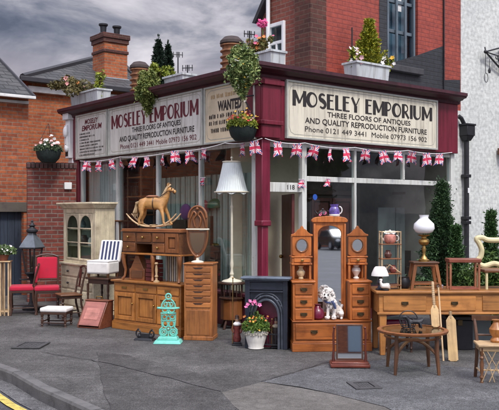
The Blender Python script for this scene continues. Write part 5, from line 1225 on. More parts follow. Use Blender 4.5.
m.box(-W+.12,-.12,.04,.06,MZ+.012,MZ+.06); m.build('upper_case', M_STRIP, t, bev=.005)
m = MB(); m.frustum((-W+.0,-.0,.02,D),(-W-.05,.05,-.04,D),H-.02,H+.05); m.box(-W-.07,.07,-.06,D+.01,H+.05,H+.08); m.build('cornice', M_STRIPX, t, bev=.006)
for a, b in ((-W+.125, -W/2-.003), (-W/2+.003, -.125)):
    z0, z1 = MZ+.065, H-.105; s = .032; hw = (b-a)/2-s; cx = (a+b)/2; zs = z1-.22
    m = MB(); m.box(a, a+s, .035, .06, z0, z1); m.box(b-s, b, .035, .06, z0, z1); m.box(a+s, b-s, .0352, .06, z0, z0+s); m.box(a+s,b-s,.0352,.06,z1-.03,z1)
    arcp = [(cx-hw+2*hw*i/16, zs+.19*math.sin(math.acos(max(-1,min(1,1-(min(i,16-i)/8)))))) for i in range(17)]
    L_ = [(cx-hw, z1-.03)]+arcp[:9]; m.prism([(cx-hw,zs)]+arcp[1:9]+[(cx,z1-.03),(cx-hw,z1-.03)], .036, .058); m.prism([(cx+hw,z1-.03),(cx,z1-.03)]+arcp[8:16]+[(cx+hw,zs)], .036, .058)
    m.tube([(cx-hw+2*hw*.0, .045, zs-.02)]+[(x,.045,z) for x, z in arcp]+[(cx+hw,.045,zs-.02)], .010, 6)
    for z in (zs-.03, zs-.27): m.box(a+s, b-s, .038, .056, z-.009, z+.009)
    d_ = m.build('door', M_STRIP, t, bev=.003)
    MB().box(a+s, b-s, .046, .05, z0+s, z1-.03).build('glass', M_SGLASS, d_, smooth=0)
MB().box(-W+.04,-.04,D-.03,D-.021,MZ+.02,H-.05).build('back_panel', paint((.62,.74,.70), .8, .15, 3), t)
for z in (MZ+.30, MZ+.58): MB().box(-W+.045,-.045,.09,D-.03,z-.01,z+.01).build('shelf', M_STRIPX, t)
cab = t
def incab(x, y, z): return cf+Matrix.Rotation(R(-51.5),3,'Z') @ Vector((x,y,0))+Vector((0,0,z))
vase(incab(-.85,.22,MZ+.59), 'pale blue jug on the upper shelf behind the left glass door', [(.04,0),(.07,.05),(.06,.1),(.03,.14),(.045,.17)], paint((.40,.52,.60), .25, .3, 20, 0, .05, 'blue_china', coat=.5))
vase(incab(-.36,.22,MZ+.31), 'pile of white linen behind the right glass door', [(.12,0),(.125,.05),(.12,.10),(.10,.14),(.02,.15)], M_WFAB, None, 'linen', 'linen')
vase(incab(-.80,.22,MZ+.31), 'brown stoneware jar behind the left glass door', [(.06,0),(.08,.03),(.085,.10),(.06,.15),(.05,.17)], paint((.16,.10,.07), .3, .3, 20, 0, .05, 'stoneware', coat=.4))
# white chair with navy stripes on a dark side table
tb = G(104, 321); rz = -35
t = thing('side_table', 'dark spindly side table under the white upholstered nursing chair', 'table', tb, rz)
Zt = 1.7+(HY-277)*tb.y/K
m = MB(); m.box(-.25,.25,-.16,.2,Zt-.03,Zt); m.box(-.22,.22,-.13,.17,Zt-.1,Zt-.03); m.build('table_top', M_DARK, t, bev=.006)
for x in (-.22,.22):
    for y in (-.13,.17): MB().lathe(turned(Zt-.1,.02), (x,y,0), 10).build('leg', M_DARKZ, t)
m = MB(); m.tube([(-.22,-.13,.15),(.22,-.13,.15)], .009, 6); m.tube([(-.22,.17,.15),(.22,.17,.15)], .009, 6); m.build('stretcher', M_DARK, t)
cb = tb+Vector((-.02,.02,Zt))
t = thing('nursing_chair', 'low white upholstered chair with navy striped back on the dark side table', 'chair', cb, -20)
m = MB(); m.box(-.20,.20,-.17,.17,.055,.25); m.build('seat', M_WFAB, t, bev=.035, seg=4)
m = MB(); m.box(-.195,.195,-.165,.165,.235,.262); m.build('cushion_piping', paint((.62,.62,.60), .8, .1, 9), t, bev=.012, seg=3)
for x in (-.17,.17):
    for y in (-.14,.14): MB().lathe([(.014,0),(.02,.03),(.024,.056)], (x,y,0), 8).build('leg', M_BROWN, t)
m = MB(); m.box(-.19,.19,-.03,.04,0,.36)
bk = m.build('backrest', M_WFAB, t, bev=.03, seg=4, loc=(.02,.15,.22), rot=(R(-16),0,0))
m = MB()
for i in range(5): x = -.14+i*.065; m.box(x, x+.034, -.036, -.028, .03, .335)
m.build('navy_stripes', M_NAVY, bk, bev=.004)
# small dark spindle chair
def side_chair(name, label, loc, rz, sw, sh, bh, seatm, frame, framez, back='slats', padded=None, legs_turned=True, group=None, sd=None, straight=False):
    t = thing(name, label, 'chair', loc, rz, group); sd = sd or sw*.92; hw = sw/2; hd = sd/2
    for s in (-1,1):
        m = MB()
        if legs_turned: m.lathe(turned(sh-.03,.022), (s*(hw-.03),-hd+.03,0), 10)
        else: m.tube([(s*(hw-.03),-hd+.03,sh-.03),(s*(hw-.02),-hd+.015,sh*.6),(s*(hw-.035),-hd+.035,sh*.2),(s*(hw-.02),-hd+.01,0)], [.026,.026,.016,.02], 8)
        m.build('leg', framez, t)
        m = MB(); m.tube([(s*(hw-.02),hd+.05,0),(s*(hw-.025),hd-.01,sh*.6),(s*(hw-.025),hd-.02,sh)], [.017,.018,.018], 8); m.build('leg', framez, t)
    m = MB(); m.box(-hw+.01,hw-.01,-hd+.01,hd-.01,sh-.065,sh-.02); m.build('seat_rail', frame, t, bev=.006)
    if padded: 
        MB().box(-hw,hw,-hd,hd,sh-.03,sh+.05).build('seat', seatm, t, bev=.028, seg=4)
    else: MB().box(-hw-.01,hw+.01,-hd-.015,hd,sh-.02,sh+.006).build('seat', seatm, t, bev=.008)
    m = MB(); m.tube([(-hw+.03,-hd+.03,sh*.35),(hw-.03,-hd+.03,sh*.35)], .009, 6)
    for s in (-1,1): m.tube([(s*(hw-.03),-hd+.03,sh*.28),(s*(hw-.025),hd,sh*.28)], .009, 6)
    m.build('stretcher', frame, t)
    m = MB()
    for s in (-1,1): m.tube([(s*(hw-.025),hd-.02,sh),(s*(hw-.02),hd+.015,sh+bh*.5),(s*(hw-.015),hd+.07,sh+bh)], [.018,.016,.014], 8)
    if straight: m.box(-hw-.01,hw+.01,hd+.055,hd+.085,sh+bh-.02,sh+bh+.03)
    else: m.tube([(-hw+.015,hd+.07,sh+bh),(-hw*.5,hd+.08,sh+bh+.03),(0,hd+.08,sh+bh+.04),(hw*.5,hd+.08,sh+bh+.03),(hw-.015,hd+.07,sh+bh)], .018, 8)
    m.tube([(-hw+.02,hd+.0,sh+bh*.28),(hw-.02,hd+.0,sh+bh*.28)], .011, 6)
    bf = m.build('back_frame', framez, t)
    if back == 'pad':
        p = MB(); p.box(-hw+.03,hw-.03,-.03,.03,0,bh*.72); p.build('backrest', seatm, t, bev=.026, seg=4, loc=(0,hd+.02,sh+bh*.27), rot=(R(-9),0,0))
    elif back == 'spindles':
        m = MB()
        for i in range(5): x = -hw*.62+hw*1.24*i/4; m.tube([(x,hd,sh+bh*.28),(x,hd+.035,sh+bh*.65),(x,hd+.075,sh+bh)], [.007,.010,.007], 6)
        m.build('spindles', framez, t)
    elif back == 'splat':
        m = MB(); m.prism([(-.05,0),(.05,0),(.03,bh*.25),(.06,bh*.5),(.04,bh*.72),(-.04,bh*.72),(-.06,bh*.5),(-.03,bh*.25)], -.006, .006); m.build('splat', framez, t, loc=(0,hd+.0,sh+bh*.28), rot=(R(-7),0,0))
    return t
p = G(69, 319); side_chair('side_chair', 'small dark brown open backed chair between the red chair and the pale cabinet', p, -62, .36, .40, .40, M_BROWN, M_DARK, M_DARKZ, 'splat')
# the two red velvet chairs
p = G(22, 314); side_chair('velvet_chair', 'red velvet chair nearest the plant stand, its seat seen broadside', p, -75, .42, .43, .36, M_RED, M_DARK, M_DARKZ, 'pad', True, False)
p = G(47, 313.5); side_chair('velvet_chair', 'red velvet chair with tall padded back between the lantern and pale cabinet', p, 14, .40, .42, .52, M_RED, M_DARK, M_DARKZ, 'pad', True, False)
# low stool with white seat
p = G(56.5, 326); t = thing('footstool', 'low dark footstool with a white padded seat in front of the cabinet', 'stool', p, -8)
hw = 14*p.y/K; m = MB(); m.box(-hw,hw,-.14,.16,.22,.285); m.build('seat', M_WFAB, t, bev=.024, seg=4)
m = MB(); m.box(-hw+.01,hw-.01,-.13,.15,.185,.225); m.build('seat_rail', M_DARK, t, bev=.005)
for x in (-hw+.03,hw-.03):
    for y in (-.11,.13): MB().lathe(turned(.19,.022), (x,y,0), 10).build('leg', M_DARKZ, t)
m = MB(); m.tube([(-hw+.03,-.11,.06),(hw-.03,-.11,.06)], .010, 6); m.tube([(-hw+.03,.13,.06),(hw-.03,.13,.06)], .010, 6); m.tube([(-hw+.03,-.11,.08),(-hw+.03,.13,.08)], .010, 6); m.tube([(hw-.03,-.11,.08),(hw-.03,.13,.08)], .010, 6); m.build('stretcher', M_DARK, t)
# coal box
p = G(88.5, 328.5); px = p.y/K; t = thing('coal_box', 'reddish wooden coal box with a sloping pink front on the pavement', 'coal box', p, -24)
W = .40; Hc = 27*px
m = MB(); m.prismx([(0,0),(.34,0),(.34,Hc*.96),(.20,Hc*.96),(.0,.05)], -W/2, -W/2+.025); m.prismx([(0,0),(.34,0),(.34,Hc*.96),(.20,Hc*.96),(.0,.05)], W/2-.025, W/2); m.box(-W/2+.025,W/2-.025,.32,.34,0,Hc*.96); m.box(-W/2+.025,W/2-.025,.01,.32,0,.02); m.box(-W/2-.01,W/2+.01,.19,.35,Hc*.96,Hc); m.build('box', wood((.22,.07,.035)), t, bev=.006)
m = MB(); m.prismx([(-.012,.045),(.0,.035),(.205,Hc*.93),(.193,Hc*.945)], -W/2+.028, W/2-.028); m.build('sloping_lid', wood((.40,.15,.12), .4, 'x', .7), t, bev=.004)
m = MB(); m.prismx([(.05,.115),(.15,Hc*.70),(.147,Hc*.715),(.047,.125)], -.12, .12)
m.v = [(x, y-.012, z+.004) for x, y, z in m.v]; m.build('lid_panel', wood((.46,.19,.15), .4, 'x', .7), t, bev=.003)
m = MB(); m.tube([(-.05,.27,Hc),(-.05,.27,Hc+.045),(.05,.27,Hc+.045),(.05,.27,Hc)], .008, 6); m.build('handle', M_BRASS, t)
# slatted stand with flowers at the left edge
p = G(0.5, 316); t = thing('plant_stand', 'pale slatted wooden stand holding white flowers at the left edge', 'stand', p, 8)
px = p.y/K; hs = .125; Hs = 55*px
for i in range(5): x = -hs+2*hs*i/4; MB().box(x-.012,x+.012,-.012,.012,0,Hs-.02).build('slat', M_PALEWZ, t, bev=.003)
m = MB(); m.box(-hs-.03,hs+.03,-.03,.24,Hs-.02,Hs); m.box(-hs,hs,-.01,.01,.06,.09); m.box(-hs,hs,.20,.22,.06,.09); m.build('top', M_PALEW, t, bev=.004)
for x in (-hs,0,hs): MB().box(x-.012,x+.012,.19,.215,0,Hs-.02).build('leg', M_PALEWZ, t, bev=.003)
p2 = p+Vector((.02,.1,Hs)); t = thing('flower_pot', 'bushy pot of small white flowers on the slatted stand at the left edge', 'potted plant', p2, 0)
MB().lathe([(.06,0),(.085,.09),(.09,.10),(.08,.10)], (0,0,0), 16).build('pot', paint((.25,.09,.05), .8, .2, 9), t)
m = MB(); g = random.Random(31)
for i in range(900):
    a = g.uniform(0,6.28); r = .17*math.sqrt(g.random()); m.leaf((r*math.cos(a)*1.2, r*math.sin(a), .09+g.random()*.13*(1.3-r*4)+.02), .030, 2.0, 0, .4, g)
m.build('foliage', foliage((.05,.10,.03), (.18,.26,.10)), t, smooth=0)
m = MB()
for i in range(34): a = g.uniform(0,6.28); r = .17*math.sqrt(g.random()); m.flower((r*math.cos(a)*1.2, r*math.sin(a)-.03, .17+g.uniform(-.06,.08)), .018)
m.build('flowers', M_WFLOW, t, smooth=0)
# victorian lantern
p = G(28, 311.5); p = Vector((p.x, p.y+.25, 0)); px = p.y/K; Z = lambda y: EYE+(HY-y)*px
t = thing('street_lantern', 'dark four sided Victorian lantern with finial on a post behind the red chairs', 'lantern', p, 28)
def sq(m, prof, n=4, mat=0):
    m.lathe(prof, (0,0,0), n, mat)
m = MB(); sq(m, [(.215,Z(248)),(.225,Z(247)),(.14,Z(239.5)),(.075,Z(234.5)),(.07,Z(233))]); m.build('roof', paint((.15,.17,.19), .35, .35, 5, .4, .2, 'lantern_roof', coat=.3), t, smooth=0)
m = MB(); m.lathe([(.07,Z(233)),(.10,Z(231.5)),(.10,Z(230)),(.05,Z(228)),(.04,Z(226.5)),(.065,Z(225.5)),(.03,Z(224)),(.018,Z(222)),(.022,Z(221)),(.004,Z(219.5))], (0,0,0), 14); m.build('finial', M_IRON, t)
m = MB(); rt, rb = .175, .11
for i in range(4):
    a = math.pi/2*i; b = a+math.pi/2
    A1 = Vector((rt*math.cos(a), rt*math.sin(a), Z(248))); A2 = Vector((rb*math.cos(a), rb*math.sin(a), Z(273))); B1 = Vector((rt*math.cos(b), rt*math.sin(b), Z(248))); B2 = Vector((rb*math.cos(b), rb*math.sin(b), Z(273)))
    m.tube([A1, A2], .014, 6); m.tube([A1, B1], .014, 6); m.tube([A2, B2], .014, 6)
m.build('cage', M_IRON, t)
m = MB(); m.lathe([(rb-.008,Z(273)),(rt-.008,Z(248.3))], (0,0,0), 4); m.f = m.f[:4]; m.m = m.m[:4]; m.build('glass', glassm((.75,.78,.78), .8, 'lantern_glass'), t, smooth=0)
m = MB(); m.lathe([(.02,Z(273)),(.024,Z(268)),(.012,Z(267)),(.03,Z(264)),(.026,Z(258)),(.01,Z(256))], (0,0,0), 10); m.build('burner', M_DBRASS, t)
m = MB(); m.lathe([(.05,0),(.17,.0),(.17,.05),(.07,.09),(.05,.14),(.042,.3),(.05,.34),(.036,.36),(.034,Z(281)),(.055,Z(279)),(.06,Z(277)),(.10,Z(274.5)),(.13,Z(273))], (0,0,0), 14); m.tube([(-.22,0,Z(279)),(.22,0,Z(279))], .013, 7); m.build('post', M_IRON, t)
# ------------------------------------------------------------------ long pine table on the right and what stands on it
TY, TZ = 9.15, .765
def tx(x, Y=TY): return (x-CX)/K*Y
tl = Vector((tx(377.5), TY, 0)); W = 2.05; D = .62
t = thing('long_table', 'long honey pine table with drawers, laden with small furniture', 'table', tl, 1)
m = MB(); m.box(-.02, W+.02, -.025, D, TZ-.032, TZ); m.build('table_top', M_TABLE, t, bev=.008)
m = MB(); m.box(.02, W-.02, .012, .035, TZ-.27, TZ-.032); m.box(.02,W-.02,D-.06,D-.04,TZ-.27,TZ-.032); m.box(.02,.04,.035,D-.06,TZ-.27,TZ-.032); m.box(W-.04,W-.02,.035,D-.06,TZ-.27,TZ-.032); m.box(.0,W,.0,.03,TZ-.28,TZ-.255); m.build('apron', M_TABLE, t, bev=.005)
for a, b in ((.07,.58),(.66,1.17),(1.25,1.95)): drawer(t, a, b, TZ-.235, TZ-.055, .012, M_TABLE, M_DBRASS, 'swing')
for x in (.03,.94,W-.12):
    for y in (.02, D-.12):
        if x == .94 and y < .1: continue
        m = MB(); m.box(x, x+.085, y, y+.085, TZ-.28, TZ-.032); m.frustum((x+.01,x+.07,y+.01,y+.07),(x,x+.085,y,y+.085),0,TZ-.28); m.build('leg', M_TABLEZ, t, bev=.006)
def ont(x, dy, z=TZ): return Vector((tx(x, TY+dy), TY+dy, z))
# things under the table
o = tag(MB().box(-.19,.19,-.16,.16,.28,.40).build('seat_pad', M_MAG, None, bev=.03, loc=(tx(397,9.5), 9.5, 0)), 'dark plum stool under the left end of the long table', 'stool'); o.name = 'plum_stool'
for x in (-.15,.15):
    for y in (-.12,.12): MB().lathe(turned(.28,.02), (x,y,0), 10).build('leg', M_DARKZ, o)
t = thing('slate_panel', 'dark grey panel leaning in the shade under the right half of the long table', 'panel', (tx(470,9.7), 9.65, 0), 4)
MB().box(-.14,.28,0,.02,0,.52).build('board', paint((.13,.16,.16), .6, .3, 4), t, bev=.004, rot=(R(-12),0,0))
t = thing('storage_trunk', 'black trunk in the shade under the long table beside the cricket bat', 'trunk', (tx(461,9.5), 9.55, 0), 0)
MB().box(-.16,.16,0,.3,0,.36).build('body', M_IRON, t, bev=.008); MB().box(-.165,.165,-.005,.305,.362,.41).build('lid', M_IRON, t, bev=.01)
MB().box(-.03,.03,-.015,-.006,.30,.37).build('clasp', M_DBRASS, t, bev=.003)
# bamboo shelf with pink teapot
b = ont(390, .25); px = b.y/K; t = thing('bamboo_shelf', 'slender pale bamboo shelf with three tiers on the long table', 'shelf', b, 3)
Hs = 58*px; hw = 9.4*px
for x in (-hw,hw):
    for y in (-.07,.07):
        m = MB(); m.tube([(x,y,0),(x,y,Hs)], .008, 7)
        for k in range(1,7): m.ring((x,y,Hs*k/7), .009, .009, .003, 8, 4, axis='z')
        m.build('post', M_PALEWZ, t)
for z in (.05,.19,.37,.545): 
    MB().box(-hw-.01,hw+.01,-.08,.08,z-.006,z+.006).build('tier', M_OAK, t, bev=.003)
m = MB()
for y in (-.07,.07): m.tube([(-hw,y,.20),(-.02,y,.30),(hw,y,.20)], .005, 5); m.tube([(-hw,y,Hs-.01),(hw,y,Hs-.01)], .006, 5)
for x in (-hw,hw): m.tube([(x,-.07,Hs-.01),(x,.07,Hs-.01)], .006, 5)
m.build('rail', M_PALEW, t)
q = b+Vector((0,0,.551)); t = thing('pink_teapot', 'pink and white china pot on the top tier of the bamboo shelf', 'teapot', q, 0)
MB().lathe([(.04,0),(.065,.02),(.078,.06),(.07,.10),(.05,.115)], (0,0,0), 18).build('body', paint((.55,.22,.17), .3, .5, 20, 0, .1, 'pink_china', coat=.4), t)
m = MB(); m.lathe([(.05,.115),(.055,.12),(.03,.145),(.01,.15),(.014,.162),(.002,.17)], (0,0,0), 14)
for i in range(9): m.flower((.045*math.cos(i*.7), .045*math.sin(i*.7)-.0, .135), .024, 0)
m.build('lid', M_CERAM, t)
m = MB(); m.ring((.075,0,.065), .03, .035, .007, 12, 5, a0=-90, a1=90); m.build('handle', M_CERAM, t)
m = MB(); m.tube([(-.07,0,.04),(-.10,0,.07),(-.108,0,.10)], [.015,.010,.009], 7); m.build('spout', M_CERAM, t)
for i, (x, z, c, l) in enumerate(((388,.377,(.12,.05,.04),'dark brown pot on the middle tier of the bamboo shelf'),(393,.197,(.25,.07,.06),'small red brown pot on the lower tier of the bamboo shelf'),(386,.197,(.10,.09,.08),'little grey pot on the lower tier of the bamboo shelf'))):
    vase(Vector((tx(x,TY+.25),TY+.25,TZ+z)), l, [(.025,0),(.042,.02),(.045,.05),(.025,.08),(.03,.095)], paint(c, .3, .3, 20), None, 'pot', 'small_pot')
# little lamp with white shade, dark base
b = ont(380, .14); t = thing('table_lamp', 'small white shaded lamp with dark base at the left end of the long table', 'lamp', b, 0)
MB().lathe([(.05,0),(.055,.015),(.03,.03),(.025,.06),(.04,.09),(.03,.13),(.015,.16),(.012,.19)], (0,0,0), 16).build('base', paint((.02,.03,.05), .3, .4, 20, 0, .1, 'navy_glaze', coat=.4), t)
MB().lathe([(.105,.17),(.10,.20),(.07,.265),(.055,.28)], (0,0,0), 22).build('shade', M_WFAB, t)
b = ont(385.5, .06); t = thing('china_swan', 'white china bird with dark markings in front of the little white lamp', 'ornament', b, 15)
skinned('body', {'b': (0,0,.045,(.042,.036)), 't': (.06,0,.06,.018), 'c': (-.045,0,.06,.03), 'n': (-.065,0,.10,.015), 'h': (-.05,0,.135,.018), 'k': (-.08,0,.13,.007)}, [('b','t'),('b','c'),('c','n'),('n','h'),('h','k')], M_CERAM, t)
m = MB(); m.lathe([(.04,0),(.042,.012),(.03,.02)], (0,0,0), 14); m.build('base', M_IRON, t)
# trapezoid stool and oil lamp
b = ont(424, .27); px = b.y/K; t = thing('wooden_stool', 'splay legged wooden stool carrying the oil lamp on the long table', 'stool', b, 2)
Hs = 27.5*px; tw = 11.8*px; bw = 14.5*px
MB().box(-tw-.015,tw+.015,-.12,.12,Hs-.022,Hs).build('seat', M_BROWN, t, bev=.006)
for x in (-1,1):
    for y in (-.09,.09): 
        m = MB(); m.frustum((x*bw-.018,x*bw+.018,y*1.15-.016,y*1.15+.016),(x*(tw-.02)-.02,x*(tw-.02)+.02,y-.016,y+.016),0,Hs-.022); m.build('leg', M_OAKZ, t, bev=.003)
m = MB(); m.box(-tw,tw,-.105,-.09,Hs-.055,Hs-.022); m.box(-tw,tw,.09,.105,Hs-.055,Hs-.022); 
for y in (-.1,.1): m.box(-bw+.015,bw-.015,y-.008,y+.008,.055,.085)
m.build('rail', M_OAK, t, bev=.003)
l = b+Vector((.0,0,Hs)); t = thing('oil_lamp', 'brass oil lamp with a white opal glass shade on the wooden stool', 'oil lamp', l, 0)
zz_ = lambda y: (258.5-y)*px*1.03
MB().lathe([(.065,0),(.066,.02),(.045,.03),(.035,.05),(.02,.07),(.018,.11),(.028,.15),(.022,.17),(.018,.19)], (0,0,0), 20).build('base', M_BRASS, t)
MB().lathe([(.018,.19),(.05,.205),(.066,.235),(.06,.265),(.03,.28),(.03,.30),(.07,.315),(.075,.325)], (0,0,0), 22).build('font', M_BRASS, t)
MB().lathe([(.066,zz_(231.5)),(.105,zz_(230)),(.128,zz_(226.5)),(.12,zz_(222)),(.075,zz_(218.5)),(.05,zz_(216.5)),(.058,zz_(214)),(.062,zz_(213.4))], (0,0,0), 30).build('shade', paint((.82,.84,.86), .18, .04, 5, 0, 0, 'opal_glass', coat=.5), t, smooth=80)
m = MB(); m.lathe([(.028,zz_(230)),(.03,zz_(222)),(.022,zz_(212)),(.022,zz_(206))], (0,0,0), 16); m.build('chimney', glassm((.9,.93,.93), 1, 'chimney_glass'), t)
# glass jug cluster, dark green bottles behind
for i, (x, h, c) in enumerate(((409,.26,'left'),(413,.22,'right'))):
    vase(ont(x,.42), 'clear pale green glass vase behind the oil lamp stool, %s one of two' % c, [(.03,0),(.034,.01),(.030,h*.7),(.022,h*.85),(.03,h)], glassm((.55,.72,.68), 1.2, 'green_glass'), 'glass vases behind the oil lamp', 'vase', 'glass_vase')
vase(ont(404,.35), 'squat black pot between the bamboo shelf and the oil lamp', [(.05,0),(.075,.03),(.08,.09),(.06,.13),(.065,.14)], M_IRON)
vase(ont(440,.2), 'tiny white and blue china cup beside the oil lamp stool', [(.02,0),(.035,.02),(.04,.055)], paint((.45,.48,.60), .3, .8, 40), None, 'cup', 'china_cup')
# red brown low bench frame
b = ont(463, .2); px = b.y/K; t = thing('low_bench', 'red brown open bench with a plain top rail on the right of the long table', 'bench', b, -2)
Hs = 31*px; hw = 15*px
m = MB(); m.box(-hw-.01,hw+.01,-.12,.12,Hs-.045,Hs); m.build('seat', wood((.27,.075,.04)), t, bev=.006)
for x in (-hw+.012,hw-.012):
    for y in (-.09,.09): MB().box(x-.012,x+.012,y-.012,y+.012,0,Hs-.045).build('leg', wood((.30,.12,.06), grain='z'), t, bev=.004)
m = MB(); m.box(-hw,hw,-.1,-.08,.01,.03); m.box(-hw,hw,.08,.1,.01,.03); m.build('stretcher', wood((.27,.075,.04)), t, bev=.003)
# cream carved chair at the right edge standing behind the table
p = Vector((tx(495, 9.6), 9.62, TZ)); px = p.y/K; t = thing('painted_chair', 'cream painted chair with curvy openwork back standing on the long table at the right edge', 'chair', p, 0)
Zc = lambda y: EYE+(HY-y)*px-TZ
m = MB(); Xc = lambda x: (x-495)*px
yb = .1
pts = [(Xc(480),Zc(262)),(Xc(483.5),Zc(257)),(Xc(484.5),Zc(250)),(Xc(482),Zc(243.5)),(Xc(479.5),Zc(239)),(Xc(485),Zc(238)),(Xc(490),Zc(240)),(Xc(497),Zc(240.5)),(Xc(504),Zc(240)),(Xc(509),Zc(238)),(Xc(514.5),Zc(239)),(Xc(512),Zc(243.5)),(Xc(509.5),Zc(250)),(Xc(510.5),Zc(257)),(Xc(514),Zc(262)),(Xc(507),Zc(266)),(Xc(497),Zc(264)),(Xc(487),Zc(266.5))]
M_CR2 = paint((.62,.56,.32), .5, .15, 6, 0, .1, 'cream_chair_paint')
m.tube(crom([(x,yb,z) for x, z in pts], 5), .034, 10, closed=True)
m.build('backrest', M_CR2, t)
m = MB(); m.box(Xc(478),Xc(516),-.28,.12,Zc(271),Zc(268)); m.build('seat', M_BROWN, t, bev=.01)
for x in (Xc(481),Xc(513)):
    for y in (-.25,.1): MB().tube([(x,y,Zc(271)),(x,y,0)], .017, 8).build('leg', M_CR2, t)
# ------------------------------------------------------------------ round coffee table
c = G(412.5, 371.5); px = c.y/K; zt = .455
t = thing('coffee_table', 'round wooden coffee table with glass top and curved crossed supports', 'coffee table', c, 0)
r = 35*px
m = MB(); m.lathe([(r-.045,zt-.022),(r-.008,zt-.03),(r,zt-.018),(r,zt-.004),(r-.01,zt),(r-.045,zt)], (0,0,0), 56)
m.f = m.f[:-2]; m.m = m.m[:-2]; n = 56
m.f += [(5*n+i, 5*n+(i+1)%n, (i+1)%n, i) for i in range(n)]; m.m += [0]*n
m.build('rim', M_OAK, t)
MB().lathe([(.0,zt-.012),(r-.046,zt-.012),(r-.046,zt-.006),(0,zt-.006)], (0,0,0), 56).build('glass_top', glassm((.62,.68,.64), 1.2, 'table_glass'), t, smooth=0)
for a in (225,315,45,135):
    ca, sa = math.cos(R(a)), math.sin(R(a)); q = .345
    m = MB(); m.tube([(q*.86*ca,q*.86*sa,zt-.03),(q*.86*ca,q*.86*sa,zt*.5),(q*.9*ca,q*.9*sa,zt*.25),(q*.93*ca,q*.93*sa,0)], [.021,.023,.020,.015], 10); m.build('leg', M_BROWNZ, t)
m = MB()
for a in (225,315):
    pts = []
    for i in range(17):
        s = -1+2*i/16; pts.append((math.cos(R(a))*.295*s, math.sin(R(a))*.295*s, zt*.70-.0-.27*zt*abs(s)**2.2+.02))
    m.tube(pts, .017, 8)
m.build('crossed_supports', M_BROWN, t)
m = MB(); m.ring((0,0,zt-.075), r*.78, r*.78, .012, 44, 6, axis='z'); m.build('lower_ring', M_OAK, t)
def onc(dx, dy): return c+Vector((dx, dy, zt+.001))
t = thing('iron_dog', 'small black cast iron animal standing on the round coffee table', 'ornament', onc(.02,-.02), 10)
skinned('body', {'b': (0,0,.075,.022), 'r': (.06,0,.078,.022), 'c': (-.06,0,.08,.024), 'n': (-.085,0,.115,.016), 'h': (-.105,0,.135,.019), 'm': (-.14,0,.125,.010), 'e': (.105,0,.11,.006),
   'a': (-.06,.022,.04,.011), 'a2': (-.062,.024,.006,.010), 'd': (-.06,-.022,.04,.011), 'd2': (-.062,-.024,.006,.010), 'f': (.06,.022,.04,.012), 'f2': (.068,.024,.006,.010), 'g': (.06,-.022,.04,.012), 'g2': (.068,-.024,.006,.010)},
   [('b','r'),('b','c'),('c','n'),('n','h'),('h','m'),('r','e'),('c','a'),('a','a2'),('c','d'),('d','d2'),('r','f'),('f','f2'),('r','g'),('g','g2')], M_IRON, t)
t = thing('wire_basket', 'small dark wire basket standing on the round coffee table behind the iron animal', 'basket', onc(-.02,.13), 0)
m = MB()
for z, q in ((.0,.07),(.04,.085),(.08,.10)): m.ring((0,0,z+.005), q, q, .005, 22, 5, axis='z')
for i in range(12): a = 2*math.pi*i/12; m.tube([(.07*math.cos(a),.07*math.sin(a),.005),(.10*math.cos(a),.10*math.sin(a),.085)], .004, 5)
m.ring((0,0,.085), .10, .09, .006, 18, 5, a0=0, a1=180); m.build('wires', M_IRON, t)
# cricket bats and stump
def bat(label, loc, rot, hl, bl, w, handle=M_PALEWZ):
    t = thing('cricket_bat', label, 'cricket bat', loc); t.rotation_euler = rot
    m = MB(); m.add([(-w/2,-.012,.015),(w/2,-.012,.015),(w/2,-.012,bl-.05),(.02,-.012,bl),(-.02,-.012,bl),(-w/2,-.012,bl-.05)], [(0,1,2,3,4,5)]); m.prism([(-w/2,.02),(-w/2+.02,0),(w/2-.02,0),(w/2,.02),(w/2,bl-.05),(.018,bl),(-.018,bl),(-w/2,bl-.05)], -.0115, .012)
    m.prismx([(.012,.03),(.034,.12),(.012,bl-.06)], -.012, .012); m.build('blade', wood((.58,.40,.19), .6, 'z', .75, 0), t, bev=.005)
    m = MB(); m.tube([(0,0,bl-.03),(0,0,bl+hl-.01),(0,0,bl+hl)], [.016,.016,.012], 10)
    for k in range(10): m.ring((0,0,bl+.01+k*hl/11), .0165, .0165, .0025, 10, 4, axis='z')
    m.build('handle', handle, t)
bat('short pale cricket bat propped upright on the round coffee table against the long table', onc(.27,.10)+Vector((0,0,0)), (R(-16),0,R(0)), .26, .24, .085)
p = G(453.5, 361.5); bat('bigger pale cricket bat standing on the pavement leaning on the long table', p, (R(-16),R(-3),R(-12)), .05, .52, .108)
p = G(443.5, 361); t = thing('wooden_pole', 'thin pale wooden pole leaning on the long table between the two cricket bats', 'pole', p); t.rotation_euler = (R(-20),R(1),0)
MB().tube([(0,0,0),(0,0,.86)], .010, 8).build('shaft', M_PALEWZ, t)
m = MB(); m.ring((0,0,.88), .022, .022, .006, 12, 5); m.build('loop_end', M_DBRASS, t)
# rush seat chair at right front
p = G(492, 381.5); side_chair('rush_chair', 'low wooden chair with a pale seat standing alone at the right front edge', p, -6, .30, .385, .22, M_PALEW, M_PALEW, M_BROWNZ, 'none', None, True, straight=True)
t = [o for o in bpy.data.objects if o.name == 'rush_chair'][0]; m = MB()
for x0, x1 in ((-.12,.02),(-.05,.10),(.08,-.08),(.0,-.12)): m.tube([(x0,-.12,.02),((x0+x1)/2,-.135,.2),(x1,-.12,.34)], .005, 5)
m.build('cross_wires', M_PALEW, t)
q = p+Vector((.05,.02,.394)); t = thing('carved_jug', 'honey wood carved jug on the seat of the pale chair at the right edge', 'jug', q, 0)
MB().lathe([(.055,0),(.06,.02),(.04,.05),(.065,.09),(.07,.13),(.045,.17),(.03,.20),(.045,.225)], (0,0,0), 18).build('body', M_PINEZ, t); MB().ring((.06,0,.13), .035, .05, .010, 12, 6, a0=-90, a1=90).build('handle', M_PINEZ, t)
